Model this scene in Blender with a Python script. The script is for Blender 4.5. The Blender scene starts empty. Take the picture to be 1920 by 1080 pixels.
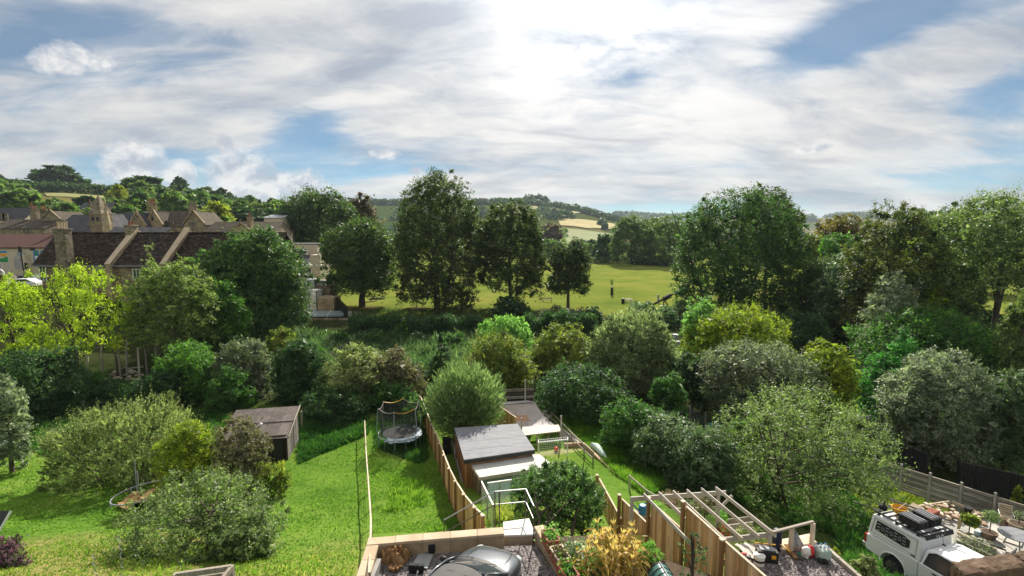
import bpy, bmesh, math, random
import numpy as np
from mathutils import Vector, Matrix

S = bpy.context.scene
COL = S.collection
R = math.radians

# ------------------------------------------------------------------ camera, sky, sun, exposure
CZ = 14.6
PITCH = R(6.4)
cam_d = bpy.data.cameras.new('camera')
cam = bpy.data.objects.new('camera', cam_d); COL.objects.link(cam)
cam.location = (0, 0, CZ); cam.rotation_euler = (R(90) - PITCH, 0, 0)
cam_d.sensor_width = 36; cam_d.lens = 18; cam_d.clip_start = 0.1; cam_d.clip_end = 30000
S.camera = cam
SUN_EL, SUN_AZ = R(35), R(9)            # azimuth to the right of straight ahead (+Y)
EXPOSURE = 1.0
SUN_STRENGTH = 4.3
SKY_STRENGTH = 0.05
CLOUD = 0.44
S.render.engine = 'CYCLES'
S.view_settings.view_transform = 'Standard'; S.view_settings.look = 'None'
S.view_settings.exposure = EXPOSURE; S.view_settings.gamma = 1
S.view_settings.use_curve_mapping = False
S.cycles.max_bounces = 9; S.cycles.diffuse_bounces = 6; S.cycles.transmission_bounces = 6
S.cycles.transparent_max_bounces = 8; S.cycles.volume_bounces = 0
S.cycles.use_denoising = True
S.cycles.caustics_reflective = False; S.cycles.caustics_refractive = False

sun_d = bpy.data.lights.new('sun', 'SUN'); sun_d.energy = SUN_STRENGTH; sun_d.angle = R(0.6); sun_d.color = (1, .93, .80)
sun = bpy.data.objects.new('sun', sun_d); COL.objects.link(sun)
sdir = Vector((math.sin(SUN_AZ) * math.cos(SUN_EL), math.cos(SUN_AZ) * math.cos(SUN_EL), math.sin(SUN_EL)))
sun.rotation_euler = sdir.to_track_quat('Z', 'Y').to_euler()

def pdir(px, py):
    u = (540 - py) / 960
    return Vector(((px - 960) / 960, math.cos(PITCH) + u * math.sin(PITCH), -math.sin(PITCH) + u * math.cos(PITCH)))

class NT:
    def __init__(s, tree): s.t = tree; s.n = tree.nodes; s.l = tree.links
    def new(s, typ, **kw):
        n = s.n.new(typ)
        for k, v in kw.items(): setattr(n, k, v)
        return n
    def put(s, inp, v):
        if isinstance(v, bpy.types.NodeSocket): s.l.new(v, inp)
        elif v is not None: inp.default_value = v
    def math(s, op, a, b=None, clamp=False):
        n = s.new('ShaderNodeMath', operation=op); n.use_clamp = clamp
        s.put(n.inputs[0], a)
        if b is not None: s.put(n.inputs[1], b)
        return n.outputs[0]
    def vmath(s, op, a, b=None, out=0):
        n = s.new('ShaderNodeVectorMath', operation=op); s.put(n.inputs[0], a)
        if b is not None: s.put(n.inputs[1], b)
        return n.outputs[out]
    def ramp(s, fac, stops, interp='LINEAR'):
        n = s.new('ShaderNodeValToRGB'); s.put(n.inputs[0], fac); cr = n.color_ramp; cr.interpolation = interp
        while len(cr.elements) < len(stops): cr.elements.new(0.5)
        for e, (p, c) in zip(cr.elements, stops):
            e.position = p; e.color = (c[0], c[1], c[2], 1) if not isinstance(c, (int, float)) else (c, c, c, 1)
        return n.outputs[0]
    def noise(s, vec, scale, detail=4, rough=.55, dist=0.0):
        n = s.new('ShaderNodeTexNoise'); s.put(n.inputs['Vector'], vec); n.inputs['Scale'].default_value = scale
        n.inputs['Detail'].default_value = detail; n.inputs['Roughness'].default_value = rough; n.inputs['Distortion'].default_value = dist
        return n.outputs['Fac']
    def mix(s, fac, a, b, mode='MIX'):
        n = s.new('ShaderNodeMix', data_type='RGBA', blend_type=mode); s.put(n.inputs[0], fac)
        s.put(n.inputs[6], a if not isinstance(a, tuple) else (*a[:3], 1)); s.put(n.inputs[7], b if not isinstance(b, tuple) else (*b[:3], 1))
        return n.outputs[2]
    def mapping(s, vec, loc=(0, 0, 0), rot=(0, 0, 0), sc=(1, 1, 1)):
        n = s.new('ShaderNodeMapping'); s.put(n.inputs[0], vec); n.inputs[1].default_value = loc; n.inputs[2].default_value = rot; n.inputs[3].default_value = sc
        return n.outputs[0]

# ---- world: physical sky behind a sheet of high cloud, small cumulus low on the left
W = bpy.data.worlds.new('World'); S.world = W; W.use_nodes = True
W.node_tree.nodes.clear()
T = NT(W.node_tree)
out = T.new('ShaderNodeOutputWorld')
sky = T.new('ShaderNodeTexSky', sky_type='NISHITA'); sky.sun_disc = False
sky.sun_elevation = SUN_EL; sky.sun_rotation = SUN_AZ; sky.altitude = 3500; sky.air_density = 1.0; sky.dust_density = .2; sky.ozone_density = 2.2
bg_sky = T.new('ShaderNodeBackground'); T.l.new(T.mix(1.0, sky.outputs[0], (.66, .86, .82), 'MULTIPLY'), bg_sky.inputs[0]); bg_sky.inputs[1].default_value = SKY_STRENGTH
tc = T.new('ShaderNodeTexCoord'); D = tc.outputs['Generated']
sep = T.new('ShaderNodeSeparateXYZ'); T.l.new(D, sep.inputs[0])
dx, dy, dz = sep.outputs
den = T.math('ADD', T.math('MAXIMUM', dz, 0.0), 0.24)
cx_ = T.math('DIVIDE', dx, den); cy_ = T.math('DIVIDE', dy, den)
comb = T.new('ShaderNodeCombineXYZ'); T.l.new(cx_, comb.inputs[0]); T.l.new(cy_, comb.inputs[1])
P = comb.outputs[0]
streak = T.mapping(P, loc=(1.3, 0.4, 0), rot=(0, 0, R(-38)), sc=(.34, 1.0, 1))
n_str = T.noise(streak, 2.3, 9, .56, .6)
n_big = T.noise(T.mapping(P, loc=(4.1, 2.2, 0)), .9, 5, .55, .6)
n_fine = T.noise(T.mapping(P, loc=(9, 3, 0), rot=(0, 0, R(-38)), sc=(.6, 1.15, 1)), 5.0, 10, .62, .5)
cov = T.math('ADD', T.math('MULTIPLY', n_str, .55), T.math('MULTIPLY', n_big, .45))
cov = T.math('ADD', cov, T.math('MULTIPLY', T.math('SUBTRACT', n_fine, .5), .42))
# clear windows between the sheets of cloud, by direction
def lobe(px, py, ax, ay, rot=0.0):
    d = pdir(px, py); u0, v0 = d.x / d.y, d.z / d.y
    uu = T.math('SUBTRACT', T.math('DIVIDE', dx, T.math('MAXIMUM', dy, .05)), u0)
    vv = T.math('SUBTRACT', T.math('DIVIDE', dz, T.math('MAXIMUM', dy, .05)), v0)
    c, s_ = math.cos(rot), math.sin(rot)
    a = T.math('ADD', T.math('MULTIPLY', uu, c / ax), T.math('MULTIPLY', vv, s_ / ax))
    b = T.math('ADD', T.math('MULTIPLY', uu, -s_ / ay), T.math('MULTIPLY', vv, c / ay))
    r2 = T.math('ADD', T.math('MULTIPLY', a, a), T.math('MULTIPLY', b, b))
    g = T.math('POWER', 2.718, T.math('MULTIPLY', r2, -1.0))
    return T.math('MULTIPLY', g, T.math('GREATER_THAN', dy, .05))
clear = None
for args, w in [((1660, 40, .20, .055, .32), .42), ((1560, 85, .12, .04, .4), .20), ((1920, 160, .11, .055, .35), .36), ((575, 245, .085, .042, .1), .40), ((40, 70, .20, .06, .1), .24),
                ((270, 50, .20, .04, -.12), .22), ((470, 330, .30, .05, 0), .26), ((240, 310, .16, .06, 0), .16), ((1300, 392, .4, .02, 0), .16), ((1850, 320, .25, .05, .1), .16), ((700, 320, .2, .03, 0), .16), ((1180, 150, .05, .02, .3), .12)]:
    L = T.math('MULTIPLY', lobe(*args), w)
    clear = L if clear is None else T.math('ADD', clear, L)
cov = T.math('SUBTRACT', cov, clear)
mask = T.ramp(cov, [(.18, .16), (.28, .36), (.38, .80), (.52, .98)], 'LINEAR')
# cloud brightness: forward-scattered light round the hidden sun
sv = T.vmath('DOT_PRODUCT', D, tuple(sdir), out=1)
sv = T.math('MAXIMUM', sv, 0.0)
glow = T.math('ADD', T.math('MULTIPLY', T.math('POWER', sv, 38.0), 1.35), T.math('MULTIPLY', T.math('POWER', sv, 9.0), .42))
thick = T.noise(T.mapping(P, loc=(2.7, 5.5, 0), rot=(0, 0, R(-38)), sc=(.55, 1.0, 1)), 2.4, 8, .56, .6)
thick = T.math('ADD', T.math('MULTIPLY', thick, .7), T.math('MULTIPLY', n_fine, .3))
ccol = T.ramp(thick, [(.36, (.56, .60, .67)), (.45, (.78, .80, .83)), (.56, (1.06, 1.04, 1.01)), (.66, (1.16, 1.14, 1.11))])
lum = T.math('ADD', glow, .84)
ccol = T.mix(1.0, ccol, T.mix(0.0, (1, 1, 1), (1, 1, 1)), 'MULTIPLY')
bg_c = T.new('ShaderNodeBackground'); T.l.new(ccol, bg_c.inputs[0])
T.l.new(T.math('MULTIPLY', lum, CLOUD), bg_c.inputs[1])
mixs = T.new('ShaderNodeMixShader'); T.l.new(mask, mixs.inputs[0]); T.l.new(bg_sky.outputs[0], mixs.inputs[1]); T.l.new(bg_c.outputs[0], mixs.inputs[2])
# cumulus heads
cum = None
for args in [(440, 325, .050, .045), (425, 275, .018, .022, .6), (500, 345, .055, .035), (570, 350, .045, .030), (245, 310, .060, .045), (335, 328, .028, .024), (130, 110, .060, .026), (185, 120, .03, .016),
             (725, 287, .026, .010), (780, 320, .018, .009), (1105, 98, .030, .015), (1530, 278, .040, .007, .15)]:
    L = lobe(*args)
    cum = L if cum is None else T.math('MAXIMUM', cum, L)
uvn = T.vmath('MULTIPLY', D, (1, 1, 1.25))
cn = T.noise(uvn, 21, 10, .60, .2); cn2 = T.noise(T.mapping(uvn, loc=(0, 0, .025)), 21, 10, .60, .2)
cf = T.math('ADD', cum, T.math('MULTIPLY', T.math('MULTIPLY', T.math('SUBTRACT', cn, .5), 1.5), T.math('MINIMUM', T.math('MULTIPLY', cum, 4.0), 1.0)))
cmask = T.ramp(cf, [(.16, 0.0), (.38, .5), (.66, .88)], 'EASE')
shade = T.math('ADD', T.math('MULTIPLY', T.math('SUBTRACT', cn, cn2), 3.2), .55)
cc = T.ramp(shade, [(.2, (.55, .60, .68)), (.55, (.78, .80, .84)), (.85, (1.02, 1.0, .98))])
bg_q = T.new('ShaderNodeBackground'); T.l.new(cc, bg_q.inputs[0]); bg_q.inputs[1].default_value = CLOUD * 1.12
T.l.new(T.math('MULTIPLY', T.math('ADD', glow, 1.02), CLOUD), bg_q.inputs[1])
mix2 = T.new('ShaderNodeMixShader'); T.l.new(cmask, mix2.inputs[0]); T.l.new(mixs.outputs[0], mix2.inputs[1]); T.l.new(bg_q.outputs[0], mix2.inputs[2])
T.l.new(mix2.outputs[0], out.inputs[0])

# ------------------------------------------------------------------ helpers
RNG = np.random.default_rng(7)
rnd = random.Random(11)
ORG = {}

def sm(a, b, x):
    t = np.clip((np.asarray(x, float) - a) / (b - a), 0, 1); return t * t * (3 - 2 * t)

SKYL_X = [-4000, 0, 120, 220, 330, 420, 520, 600, 700, 760]
SKYL_Y = [338, 338, 336, 343, 352, 366, 384, 402, 430, 440]
CEN_X = [430, 560, 640, 700, 800, 900, 1000, 1080, 1150, 1200, 1260]
CEN_Y = [440, 405, 392, 386, 384, 384, 383, 394, 413, 428, 440]
def G(x, y):
    """Ground height."""
    x = np.asarray(x, float); y = np.asarray(y, float)
    z = np.interp(y, [-30, 10, 13, 15, 17, 19, 23, 30, 36, 45, 100, 250, 500, 900, 6000],
                  [4.6, 4.6, 4.5, 3.9, 3.0, 2.2, 1.0, -.2, -.5, -.6, -.8, -.6, -4, -8, -8])
    tilt = np.interp(x, [6, 14, 18, 24, 40], [0, -1.05, -1.85, -2.3, -2.3]) * sm(11, 18, y) * (1 - sm(42, 75, y))
    z = z + tilt
    yy = np.maximum(y, 1.0)
    px = 960 + 960 * x / yy * 1.0
    front = sm(20, 60, y)
    # valley side on the left
    H = CZ + (432 - np.interp(px, SKYL_X, SKYL_Y)) * 520 / 960 + 1
    H = np.maximum(H, 0) * (1 - sm(560, 760, px))
    H = H * (1 - (1 - sm(120, 260, yy)) * sm(400, 500, px))
    t = np.clip((yy - 45) / 475, 0, 1)
    z = z + front * H * t ** 1.05
    # street terrace on the left
    w = (1 - sm(-60, -48, x)) * sm(50, 66, y) * (1 - sm(120, 150, y))
    z = z * (1 - w) + 6.0 * w
    # wooded hill ahead
    H2 = np.maximum(CZ + 8 + (432 - np.interp(px, CEN_X, CEN_Y)) * 1200 / 960, 0) * sm(430, 560, px) * (1 - sm(1200, 1280, px))
    z = z + H2 * sm(520, 1250, yy) * (1 - .9 * sm(1300, 2600, yy))
    # far blue ridge
    H3 = (CZ + 8 + 24 * 3000 / 960 + 8 * np.sin(px / 60.0) + 6 * np.sin(px / 23.0 + 1)) * sm(1900, 3000, yy) * (y > 0)
    z = z + np.where(y > 0, H3, 0)
    z = z + .10 * np.sin(x * .31 + 1.3) * np.cos(y * .27) * sm(16, 30, y) * (1 - sm(60, 100, y)) + .5 * np.sin(x * .05) * np.cos(y * .045 + 1) * sm(100, 140, y) * (1 - sm(420, 600, y)) * .6
    return z
def gz(x, y): return float(G(x, y))

def at(px, py, D):
    d = pdir(px, py)
    return Vector((d.x * D, d.y * D, CZ + d.z * D))
def onz(px, py, z):
    d = pdir(px, py); t = (z - CZ) / d.z
    return Vector((d.x * t, d.y * t, z))
def hit(px, py, dz=0.0):
    d = pdir(px, py); lo, prev = 5.0, 5.0
    t = 5.0
    while t < 4000:
        if CZ + d.z * t < gz(d.x * t, d.y * t) + dz:
            lo, hi = prev, t
            for _ in range(30):
                m = (lo + hi) / 2
                if CZ + d.z * m < gz(d.x * m, d.y * m) + dz: hi = m
                else: lo = m
            t = hi; break
        prev = t; t *= 1.02
    return Vector((d.x * t, d.y * t, gz(d.x * t, d.y * t)))

def props(o, label=None, cat=None, group=None, kind=None):
    if label: o['label'] = label
    if cat: o['category'] = cat
    if group: o['group'] = group
    if kind: o['kind'] = kind
    return o
def thing(name, label, cat, loc, rz=0.0, group=None):
    o = bpy.data.objects.new(name, None); COL.objects.link(o)
    o.empty_display_size = .2
    o.location = loc; o.rotation_euler = (0, 0, rz)
    ORG[o.name] = Vector(loc)
    return props(o, label, cat, group)
def root_of(p):
    while p.parent is not None: p = p.parent
    return p

class MB:
    """Collects geometry; build() links it as one mesh object."""
    def __init__(s): s.V = []; s.F = []
    def add(s, vs, fs):
        b = len(s.V); s.V += [tuple(v) for v in vs]; s.F += [tuple(i + b for i in f) for f in fs]; return s
    def box(s, c, sz, rz=0.0, taper=1.0):
        hx, hy, hz = sz[0] / 2, sz[1] / 2, sz[2] / 2; ca, sa = math.cos(rz), math.sin(rz); vs = []
        for k in (-1, 1):
            t = taper if k > 0 else 1
            for i, j in ((-1, -1), (1, -1), (1, 1), (-1, 1)):
                x, y = i * hx * t, j * hy * t
                vs.append((c[0] + x * ca - y * sa, c[1] + x * sa + y * ca, c[2] + k * hz))
        return s.add(vs, [(3, 2, 1, 0), (4, 5, 6, 7), (0, 1, 5, 4), (1, 2, 6, 5), (2, 3, 7, 6), (3, 0, 4, 7)])
    def beam(s, a, b, w, h, up=(0, 0, 1)):
        a, b = Vector(a), Vector(b); d = (b - a).normalized(); up = Vector(up)
        if abs(d.dot(up)) > .98: up = Vector((1, 0, 0))
        r = d.cross(up).normalized(); u = r.cross(d).normalized(); vs = []
        for p in (a, b):
            for i, j in ((-1, -1), (1, -1), (1, 1), (-1, 1)): vs.append(p + r * (i * w / 2) + u * (j * h / 2))
        return s.add(vs, [(0, 1, 2, 3), (7, 6, 5, 4), (1, 0, 4, 5), (2, 1, 5, 6), (3, 2, 6, 7), (0, 3, 7, 4)])
    def tube(s, pts, r, n=8, cap=True):
        pts = [Vector(p) for p in pts]; rr = r if isinstance(r, (list, tuple)) else [r] * len(pts); rings = []
        for i, p in enumerate(pts):
            d = (pts[min(i + 1, len(pts) - 1)] - pts[max(i - 1, 0)]).normalized()
            up = Vector((0, 0, 1)) if abs(d.z) < .95 else Vector((1, 0, 0))
            a = d.cross(up).normalized(); b = d.cross(a).normalized()
            rings.append([p + (a * math.cos(2 * math.pi * k / n) + b * math.sin(2 * math.pi * k / n)) * rr[i] for k in range(n)])
        vs = [v for g in rings for v in g]; fs = []
        for i in range(len(pts) - 1):
            for k in range(n): fs.append((i * n + k, i * n + (k + 1) % n, (i + 1) * n + (k + 1) % n, (i + 1) * n + k))
        if cap: fs += [tuple(range(n)), tuple(reversed(range((len(pts) - 1) * n, len(pts) * n)))]
        return s.add(vs, fs)
    def lathe(s, c, prof, n=16, ax=None):
        vs = []; fs = []
        for r, z in prof:
            for k in range(n):
                a = 2 * math.pi * k / n; vs.append((c[0] + r * math.cos(a), c[1] + r * math.sin(a), c[2] + z))
        for i in range(len(prof) - 1):
            for k in range(n): fs.append((i * n + k, i * n + (k + 1) % n, (i + 1) * n + (k + 1) % n, (i + 1) * n + k))
        fs += [tuple(reversed(range(n))), tuple(range((len(prof) - 1) * n, len(prof) * n))]
        return s.add(vs, fs)
    def prism(s, poly, z0, z1):
        n = len(poly); vs = [(p[0], p[1], z0) for p in poly] + [(p[0], p[1], z1) for p in poly]
        return s.add(vs, [tuple(reversed(range(n))), tuple(range(n, 2 * n))] + [(i, (i + 1) % n, n + (i + 1) % n, n + i) for i in range(n)])
    def extr(s, poly, y0, y1):
        """polygon in xz extruded along y"""
        n = len(poly); vs = [(p[0], y0, p[1]) for p in poly] + [(p[0], y1, p[1]) for p in poly]
        return s.add(vs, [tuple(range(n)), tuple(reversed(range(n, 2 * n)))] + [((i + 1) % n, i, n + i, n + (i + 1) % n) for i in range(n)])
    def slab(s, quad, th):
        """quad (4 points, counter-clockwise seen from above) given thickness downwards"""
        q = [Vector(p) for p in quad]; nrm = (q[1] - q[0]).cross(q[2] - q[0]).normalized()
        if nrm.z < 0: q.reverse(); nrm = -nrm
        n = len(q); vs = q + [p - nrm * th for p in q]
        return s.add(vs, [tuple(range(n)), tuple(reversed(range(n, 2 * n)))] + [((i + 1) % n, i, n + i, n + (i + 1) % n) for i in range(n)])
    def sphere(s, c, r, n=10, m=7, sc=(1, 1, 1)):
        prof = []; vs = []; fs = []
        for i in range(1, m):
            a = math.pi * i / m
            for k in range(n):
                b = 2 * math.pi * k / n
                vs.append((c[0] + r * sc[0] * math.sin(a) * math.cos(b), c[1] + r * sc[1] * math.sin(a) * math.sin(b), c[2] - r * sc[2] * math.cos(a)))
        for i in range(m - 2):
            for k in range(n): fs.append((i * n + k, i * n + (k + 1) % n, (i + 1) * n + (k + 1) % n, (i + 1) * n + k))
        vs += [(c[0], c[1], c[2] - r * sc[2]), (c[0], c[1], c[2] + r * sc[2])]
        b = (m - 1) * n
        for k in range(n): fs += [((k + 1) % n, k, b), ((m - 2) * n + k, (m - 2) * n + (k + 1) % n, b + 1)]
        return s.add(vs, fs)
    def mesh(s, name, off=None):
        me = bpy.data.meshes.new(name)
        V = s.V if off is None else [(v[0] - off.x, v[1] - off.y, v[2] - off.z) for v in s.V]
        me.from_pydata(V, [], s.F); me.update(); return me
    def build(s, name, mat, parent=None, local=False, smooth=False, bevel=0.0, label=None, sub=0, seg=2):
        off = None
        if parent is not None and not local: off = ORG.get(root_of(parent).name)
        me = s.mesh(name, off)
        if smooth: me.polygons.foreach_set('use_smooth', [True] * len(me.polygons))
        o = bpy.data.objects.new(name, me); COL.objects.link(o)
        if mat: me.materials.append(mat)
        if parent is not None: o.parent = parent
        if bevel:
            m = o.modifiers.new('bevel', 'BEVEL'); m.width = bevel; m.segments = seg; m.limit_method = 'ANGLE'; m.angle_limit = R(35)
            if smooth is False: pass
        if sub:
            m = o.modifiers.new('subdiv', 'SUBSURF'); m.levels = sub; m.render_levels = sub
        if label: o['label'] = label
        return o
def inst(me, name, mat, parent, loc, rot=(0, 0, 0), sc=(1, 1, 1), world=True):
    o = bpy.data.objects.new(name, me); COL.objects.link(o); o.parent = parent
    if mat and not me.materials: me.materials.append(mat)
    off = ORG.get(root_of(parent).name) if world and parent is not None else Vector((0, 0, 0))
    o.location = Vector(loc) - off; o.rotation_euler = rot; o.scale = sc
    return o
def copy_tree(o, parent=None):
    c = o.copy(); COL.objects.link(c)
    if parent is not None: c.parent = parent
    for ch in list(o.children): copy_tree(ch, c)
    return c

# ------------------------------------------------------------------ materials
def mk(name, stops, scale=3.0, detail=5, rough=.85, bump=.15, stretch=(1, 1, 1), rand=.0, spec=.3, metal=0.0, fine=None, bscale=None, coat=0.0, cells=None):
    m = bpy.data.materials.new(name); m.use_nodes = True; N = NT(m.node_tree); N.n.clear()
    o = N.new('ShaderNodeOutputMaterial'); b = N.new('ShaderNodeBsdfPrincipled'); N.l.new(b.outputs[0], o.inputs[0])
    tc = N.new('ShaderNodeTexCoord'); oi = N.new('ShaderNodeObjectInfo')
    v = N.vmath('ADD', tc.outputs['Object'], N.vmath('SCALE', (13.1, 7.7, 5.3), None))
    sc = N.new('ShaderNodeVectorMath', operation='SCALE'); sc.inputs[0].default_value = (37, 23, 11); N.l.new(oi.outputs['Random'], sc.inputs[3])
    v = N.vmath('ADD', tc.outputs['Object'], sc.outputs[0])
    v = N.mapping(v, sc=stretch)
    f = N.noise(v, scale, detail, .6, .2)
    if fine: f = N.math('ADD', N.math('MULTIPLY', f, 1 - fine[1]), N.math('MULTIPLY', N.noise(v, fine[0], 3, .6), fine[1]))
    if rand: f = N.math('ADD', f, N.math('MULTIPLY', N.math('SUBTRACT', oi.outputs['Random'], .5), rand))
    if cells:
        vo = N.new('ShaderNodeTexVoronoi'); N.l.new(N.mapping(tc.outputs['Object'], sc=cells[0]), vo.inputs[0]); vo.inputs['Scale'].default_value = 1.0
        cs = N.new('ShaderNodeSeparateColor'); N.l.new(vo.outputs['Color'], cs.inputs[0])
        f = N.math('ADD', f, N.math('MULTIPLY', N.math('SUBTRACT', cs.outputs[0], .5), cells[1]))
    if len(stops) == 1: stops = [stops[0], stops[0]]
    if not isinstance(stops[0][0], (tuple, list)):
        k = len(stops); stops = [(.3 + .4 * i / max(k - 1, 1), c) for i, c in enumerate(stops)]
    else: pass
    c = N.ramp(f, stops)
    N.l.new(c, b.inputs['Base Color'])
    b.inputs['Roughness'].default_value = rough; b.inputs['Metallic'].default_value = metal
    b.inputs['Specular IOR Level'].default_value = spec
    if coat: b.inputs['Coat Weight'].default_value = coat; b.inputs['Coat Roughness'].default_value = .04
    if bump:
        bn = N.new('ShaderNodeBump'); bn.inputs['Strength'].default_value = bump; bn.inputs['Distance'].default_value = .03
        N.l.new(N.noise(v, bscale or scale * 3, 5, .6), bn.inputs['Height']); N.l.new(bn.outputs[0], b.inputs['Normal'])
    return m
def leafmat(name, c0, c1, c2, trans=.38, rough=.55, spec=.26):
    if any(k in name for k in ('silver', 'apple', 'bramble', 'grey', 'willow_ball', 'bay')): rough, spec = .52, .45
    if trans > .2: trans = min(trans + .06, .52)
    warm = any(k in name for k in ('brown', 'copper', 'corn', 'straw', 'yellow', 'orange', 'flower', 'purple', 'red', 'pink', 'pebble', 'dry', 'grass'))
    if any(k in name for k in ('grey', 'silver', 'apple', 'bramble', 'willow_ball')): c0, c1, c2 = [(c[0] * 1.08, c[1] * 1.16, c[2] * 1.02) for c in (c0, c1, c2)]
    elif 'willow_lime' in name: c0, c1, c2 = [(c[0] * 1.42, c[1] * 1.42, c[2] * 1.3) for c in (c0, c1, c2)]
    elif any(k in name for k in ('oak', 'hornbeam', 'leaf_lime')): c0, c1, c2 = [(c[0] * 1.18, c[1] * 1.28, c[2] * 1.12) for c in (c0, c1, c2)]
    elif not warm: c0, c1, c2 = [(c[0] * 1.06, c[1] * 1.34, c[2] * 1.12) for c in (c0, c1, c2)]
    elif 'straw' in name or 'yellow' in name: c0, c1, c2 = [(c[0] * .95, c[1] * 1.18, c[2] * 1.05) for c in (c0, c1, c2)]
    m = bpy.data.materials.new(name); m.use_nodes = True; N = NT(m.node_tree); N.n.clear()
    o = N.new('ShaderNodeOutputMaterial'); a = N.new('ShaderNodeAttribute'); a.attribute_name = 'tint'
    oi = N.new('ShaderNodeObjectInfo')
    f = N.math('ADD', a.outputs['Fac'], N.math('MULTIPLY', N.math('SUBTRACT', oi.outputs['Random'], .5), .16))
    c0, c1, c2 = [tuple(v * k for v in c) for c, k in ((c0, 1.25), (c1, 1.30), (c2, 1.38))]
    c = N.ramp(f, [(.08, c0), (.52, c1), (.95, c2)])
    b = N.new('ShaderNodeBsdfPrincipled'); N.l.new(c, b.inputs['Base Color']); b.inputs['Roughness'].default_value = rough
    b.inputs['Specular IOR Level'].default_value = spec
    t = N.new('ShaderNodeBsdfTranslucent'); N.l.new(N.mix(1.0, c, (1.12, 1.35, .75), 'MULTIPLY'), t.inputs[0])
    x = N.new('ShaderNodeMixShader'); x.inputs[0].default_value = trans
    N.l.new(b.outputs[0], x.inputs[1]); N.l.new(t.outputs[0], x.inputs[2]); N.l.new(x.outputs[0], o.inputs[0])
    return m
def glassmat(name, col, rough=.05, alpha=None):
    m = bpy.data.materials.new(name); m.use_nodes = True; b = m.node_tree.nodes['Principled BSDF']
    b.inputs['Base Color'].default_value = (*col, 1); b.inputs['Roughness'].default_value = rough; b.inputs['Specular IOR Level'].default_value = .5
    if alpha is not None: b.inputs['Alpha'].default_value = alpha
    return m

M = {}
M['pine'] = mk('pine', [(.40, .225, .095), (.56, .345, .165), (.66, .46, .26)], 1.6, 7, .75, .3, (5, 5, .35), rand=.75, fine=(11, .35))
M['pine_cap'] = mk('pine_cap', [(.45, .34, .23), (.66, .56, .44)], 3, 5, .8, .1, rand=.2)
M['post_wood'] = mk('post_wood', [(.24, .13, .055), (.34, .20, .09)], 3, 5, .8, .2, (4, 4, .4), rand=.2)
M['old_wood'] = mk('old_wood', [(.20, .165, .13), (.33, .29, .24), (.42, .38, .33)], 3, 6, .9, .3, (5, 5, .5), rand=.35, fine=(20, .35))
M['grey_beam'] = mk('grey_beam', [(.30, .27, .24), (.42, .39, .35), (.50, .46, .42)], 2.5, 6, .85, .2, (1, 1, 1), rand=.2, fine=(25, .3))
M['dark_board'] = mk('dark_board', [(.022, .017, .013), (.05, .04, .03)], 4, 5, .85, .3, (5, 5, .4), rand=.4)
M['side_board'] = mk('side_board', [(.06, .05, .042), (.13, .115, .098), (.25, .23, .20)], 4, 6, .9, .3, (5, 5, .4), rand=.5)
M['cladding'] = mk('cladding', [(.20, .105, .045), (.30, .165, .075), (.38, .22, .11)], 2.5, 6, .7, .25, (3, 3, .3), rand=.4)
M['felt'] = mk('felt', [(.15, .155, .18), (.205, .21, .235), (.26, .265, .285)], 1.6, 6, .8, .1, (1, 3, 1), fine=(30, .25))
M['felt_edge'] = mk('felt_edge', [(.028, .03, .035), (.045, .047, .05)], 2, 4, .6, .05)
M['pale_roof'] = mk('pale_roof', [(.40, .40, .37), (.50, .50, .47), (.56, .56, .52)], 1.2, 6, .75, .05, (1, 4, 1))
M['corrug'] = mk('corrug', [(.06, .05, .045), (.115, .095, .088), (.19, .165, .15)], 1.6, 7, .9, .15, rand=.2, fine=(12, .3))
M['stone'] = mk('stone', [(.30, .22, .13), (.40, .31, .20), (.48, .39, .27)], 2.5, 6, .9, .3, rand=.25, fine=(18, .3))
M['stone_cap'] = mk('stone_cap', [(.40, .30, .20), (.50, .395, .28), (.56, .46, .34)], 1.5, 6, .9, .12, rand=.16, fine=(40, .25))
M['stone_far'] = mk('stone_far', [(.15, .115, .065), (.30, .235, .14), (.44, .36, .23)], .8, 7, .9, .2, rand=.2, fine=(5, .4), cells=((2.0, 2.0, 3.6), .22))
M['stone_old'] = mk('stone_old', [(.09, .075, .05), (.20, .165, .11), (.32, .27, .19)], .8, 7, .9, .2, rand=.25, fine=(5, .4), cells=((2.0, 2.0, 3.6), .25))
M['cream'] = mk('cream', [(.50, .43, .31), (.58, .51, .39)], .8, 5, .85, .05, rand=.1)
M['tile_roof'] = mk('tile_roof', [(.016, .010, .008), (.034, .024, .019), (.085, .068, .056)], 1.6, 8, .9, .5, spec=.08, stretch=(1, 1, 2.5), rand=.1, fine=(6, .4), cells=((2.6, 2.6, 5.0), .30))
M['red_roof'] = mk('red_roof', [(.075, .03, .025), (.12, .05, .04)], .8, 6, .85, .2, fine=(6, .4))
M['slate'] = mk('slate', [(.035, .036, .042), (.06, .06, .068), (.10, .098, .10)], .7, 7, .85, .25, (1, 1, 2.5), rand=.2, fine=(5, .4), spec=.15, cells=((2.2, 2.2, 4.5), .22))
M['brown_roof'] = mk('brown_roof', [(.04, .031, .024), (.07, .055, .041), (.115, .095, .072)], .7, 7, .9, .25, (1, 1, 2.5), rand=.25, fine=(5, .4), spec=.15, cells=((2.2, 2.2, 4.5), .22))
M['lead'] = mk('lead', [(.25, .27, .30), (.36, .38, .41)], 1, 4, .6, .05)
M['white'] = mk('white', [(.72, .72, .70), (.80, .80, .78)], 3, 4, .55, .03)
M['white_stone'] = mk('white_stone', [(.58, .57, .54), (.70, .69, .66)], 2, 6, .8, .08, fine=(25, .25))
M['window_glass'] = glassmat('window_glass', (.035, .045, .055), .08)
M['clear_glass'] = glassmat('clear_glass', (.55, .68, .70), .03, .32)
M['aqua'] = glassmat('aqua', (.20, .27, .28), .12)
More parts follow.
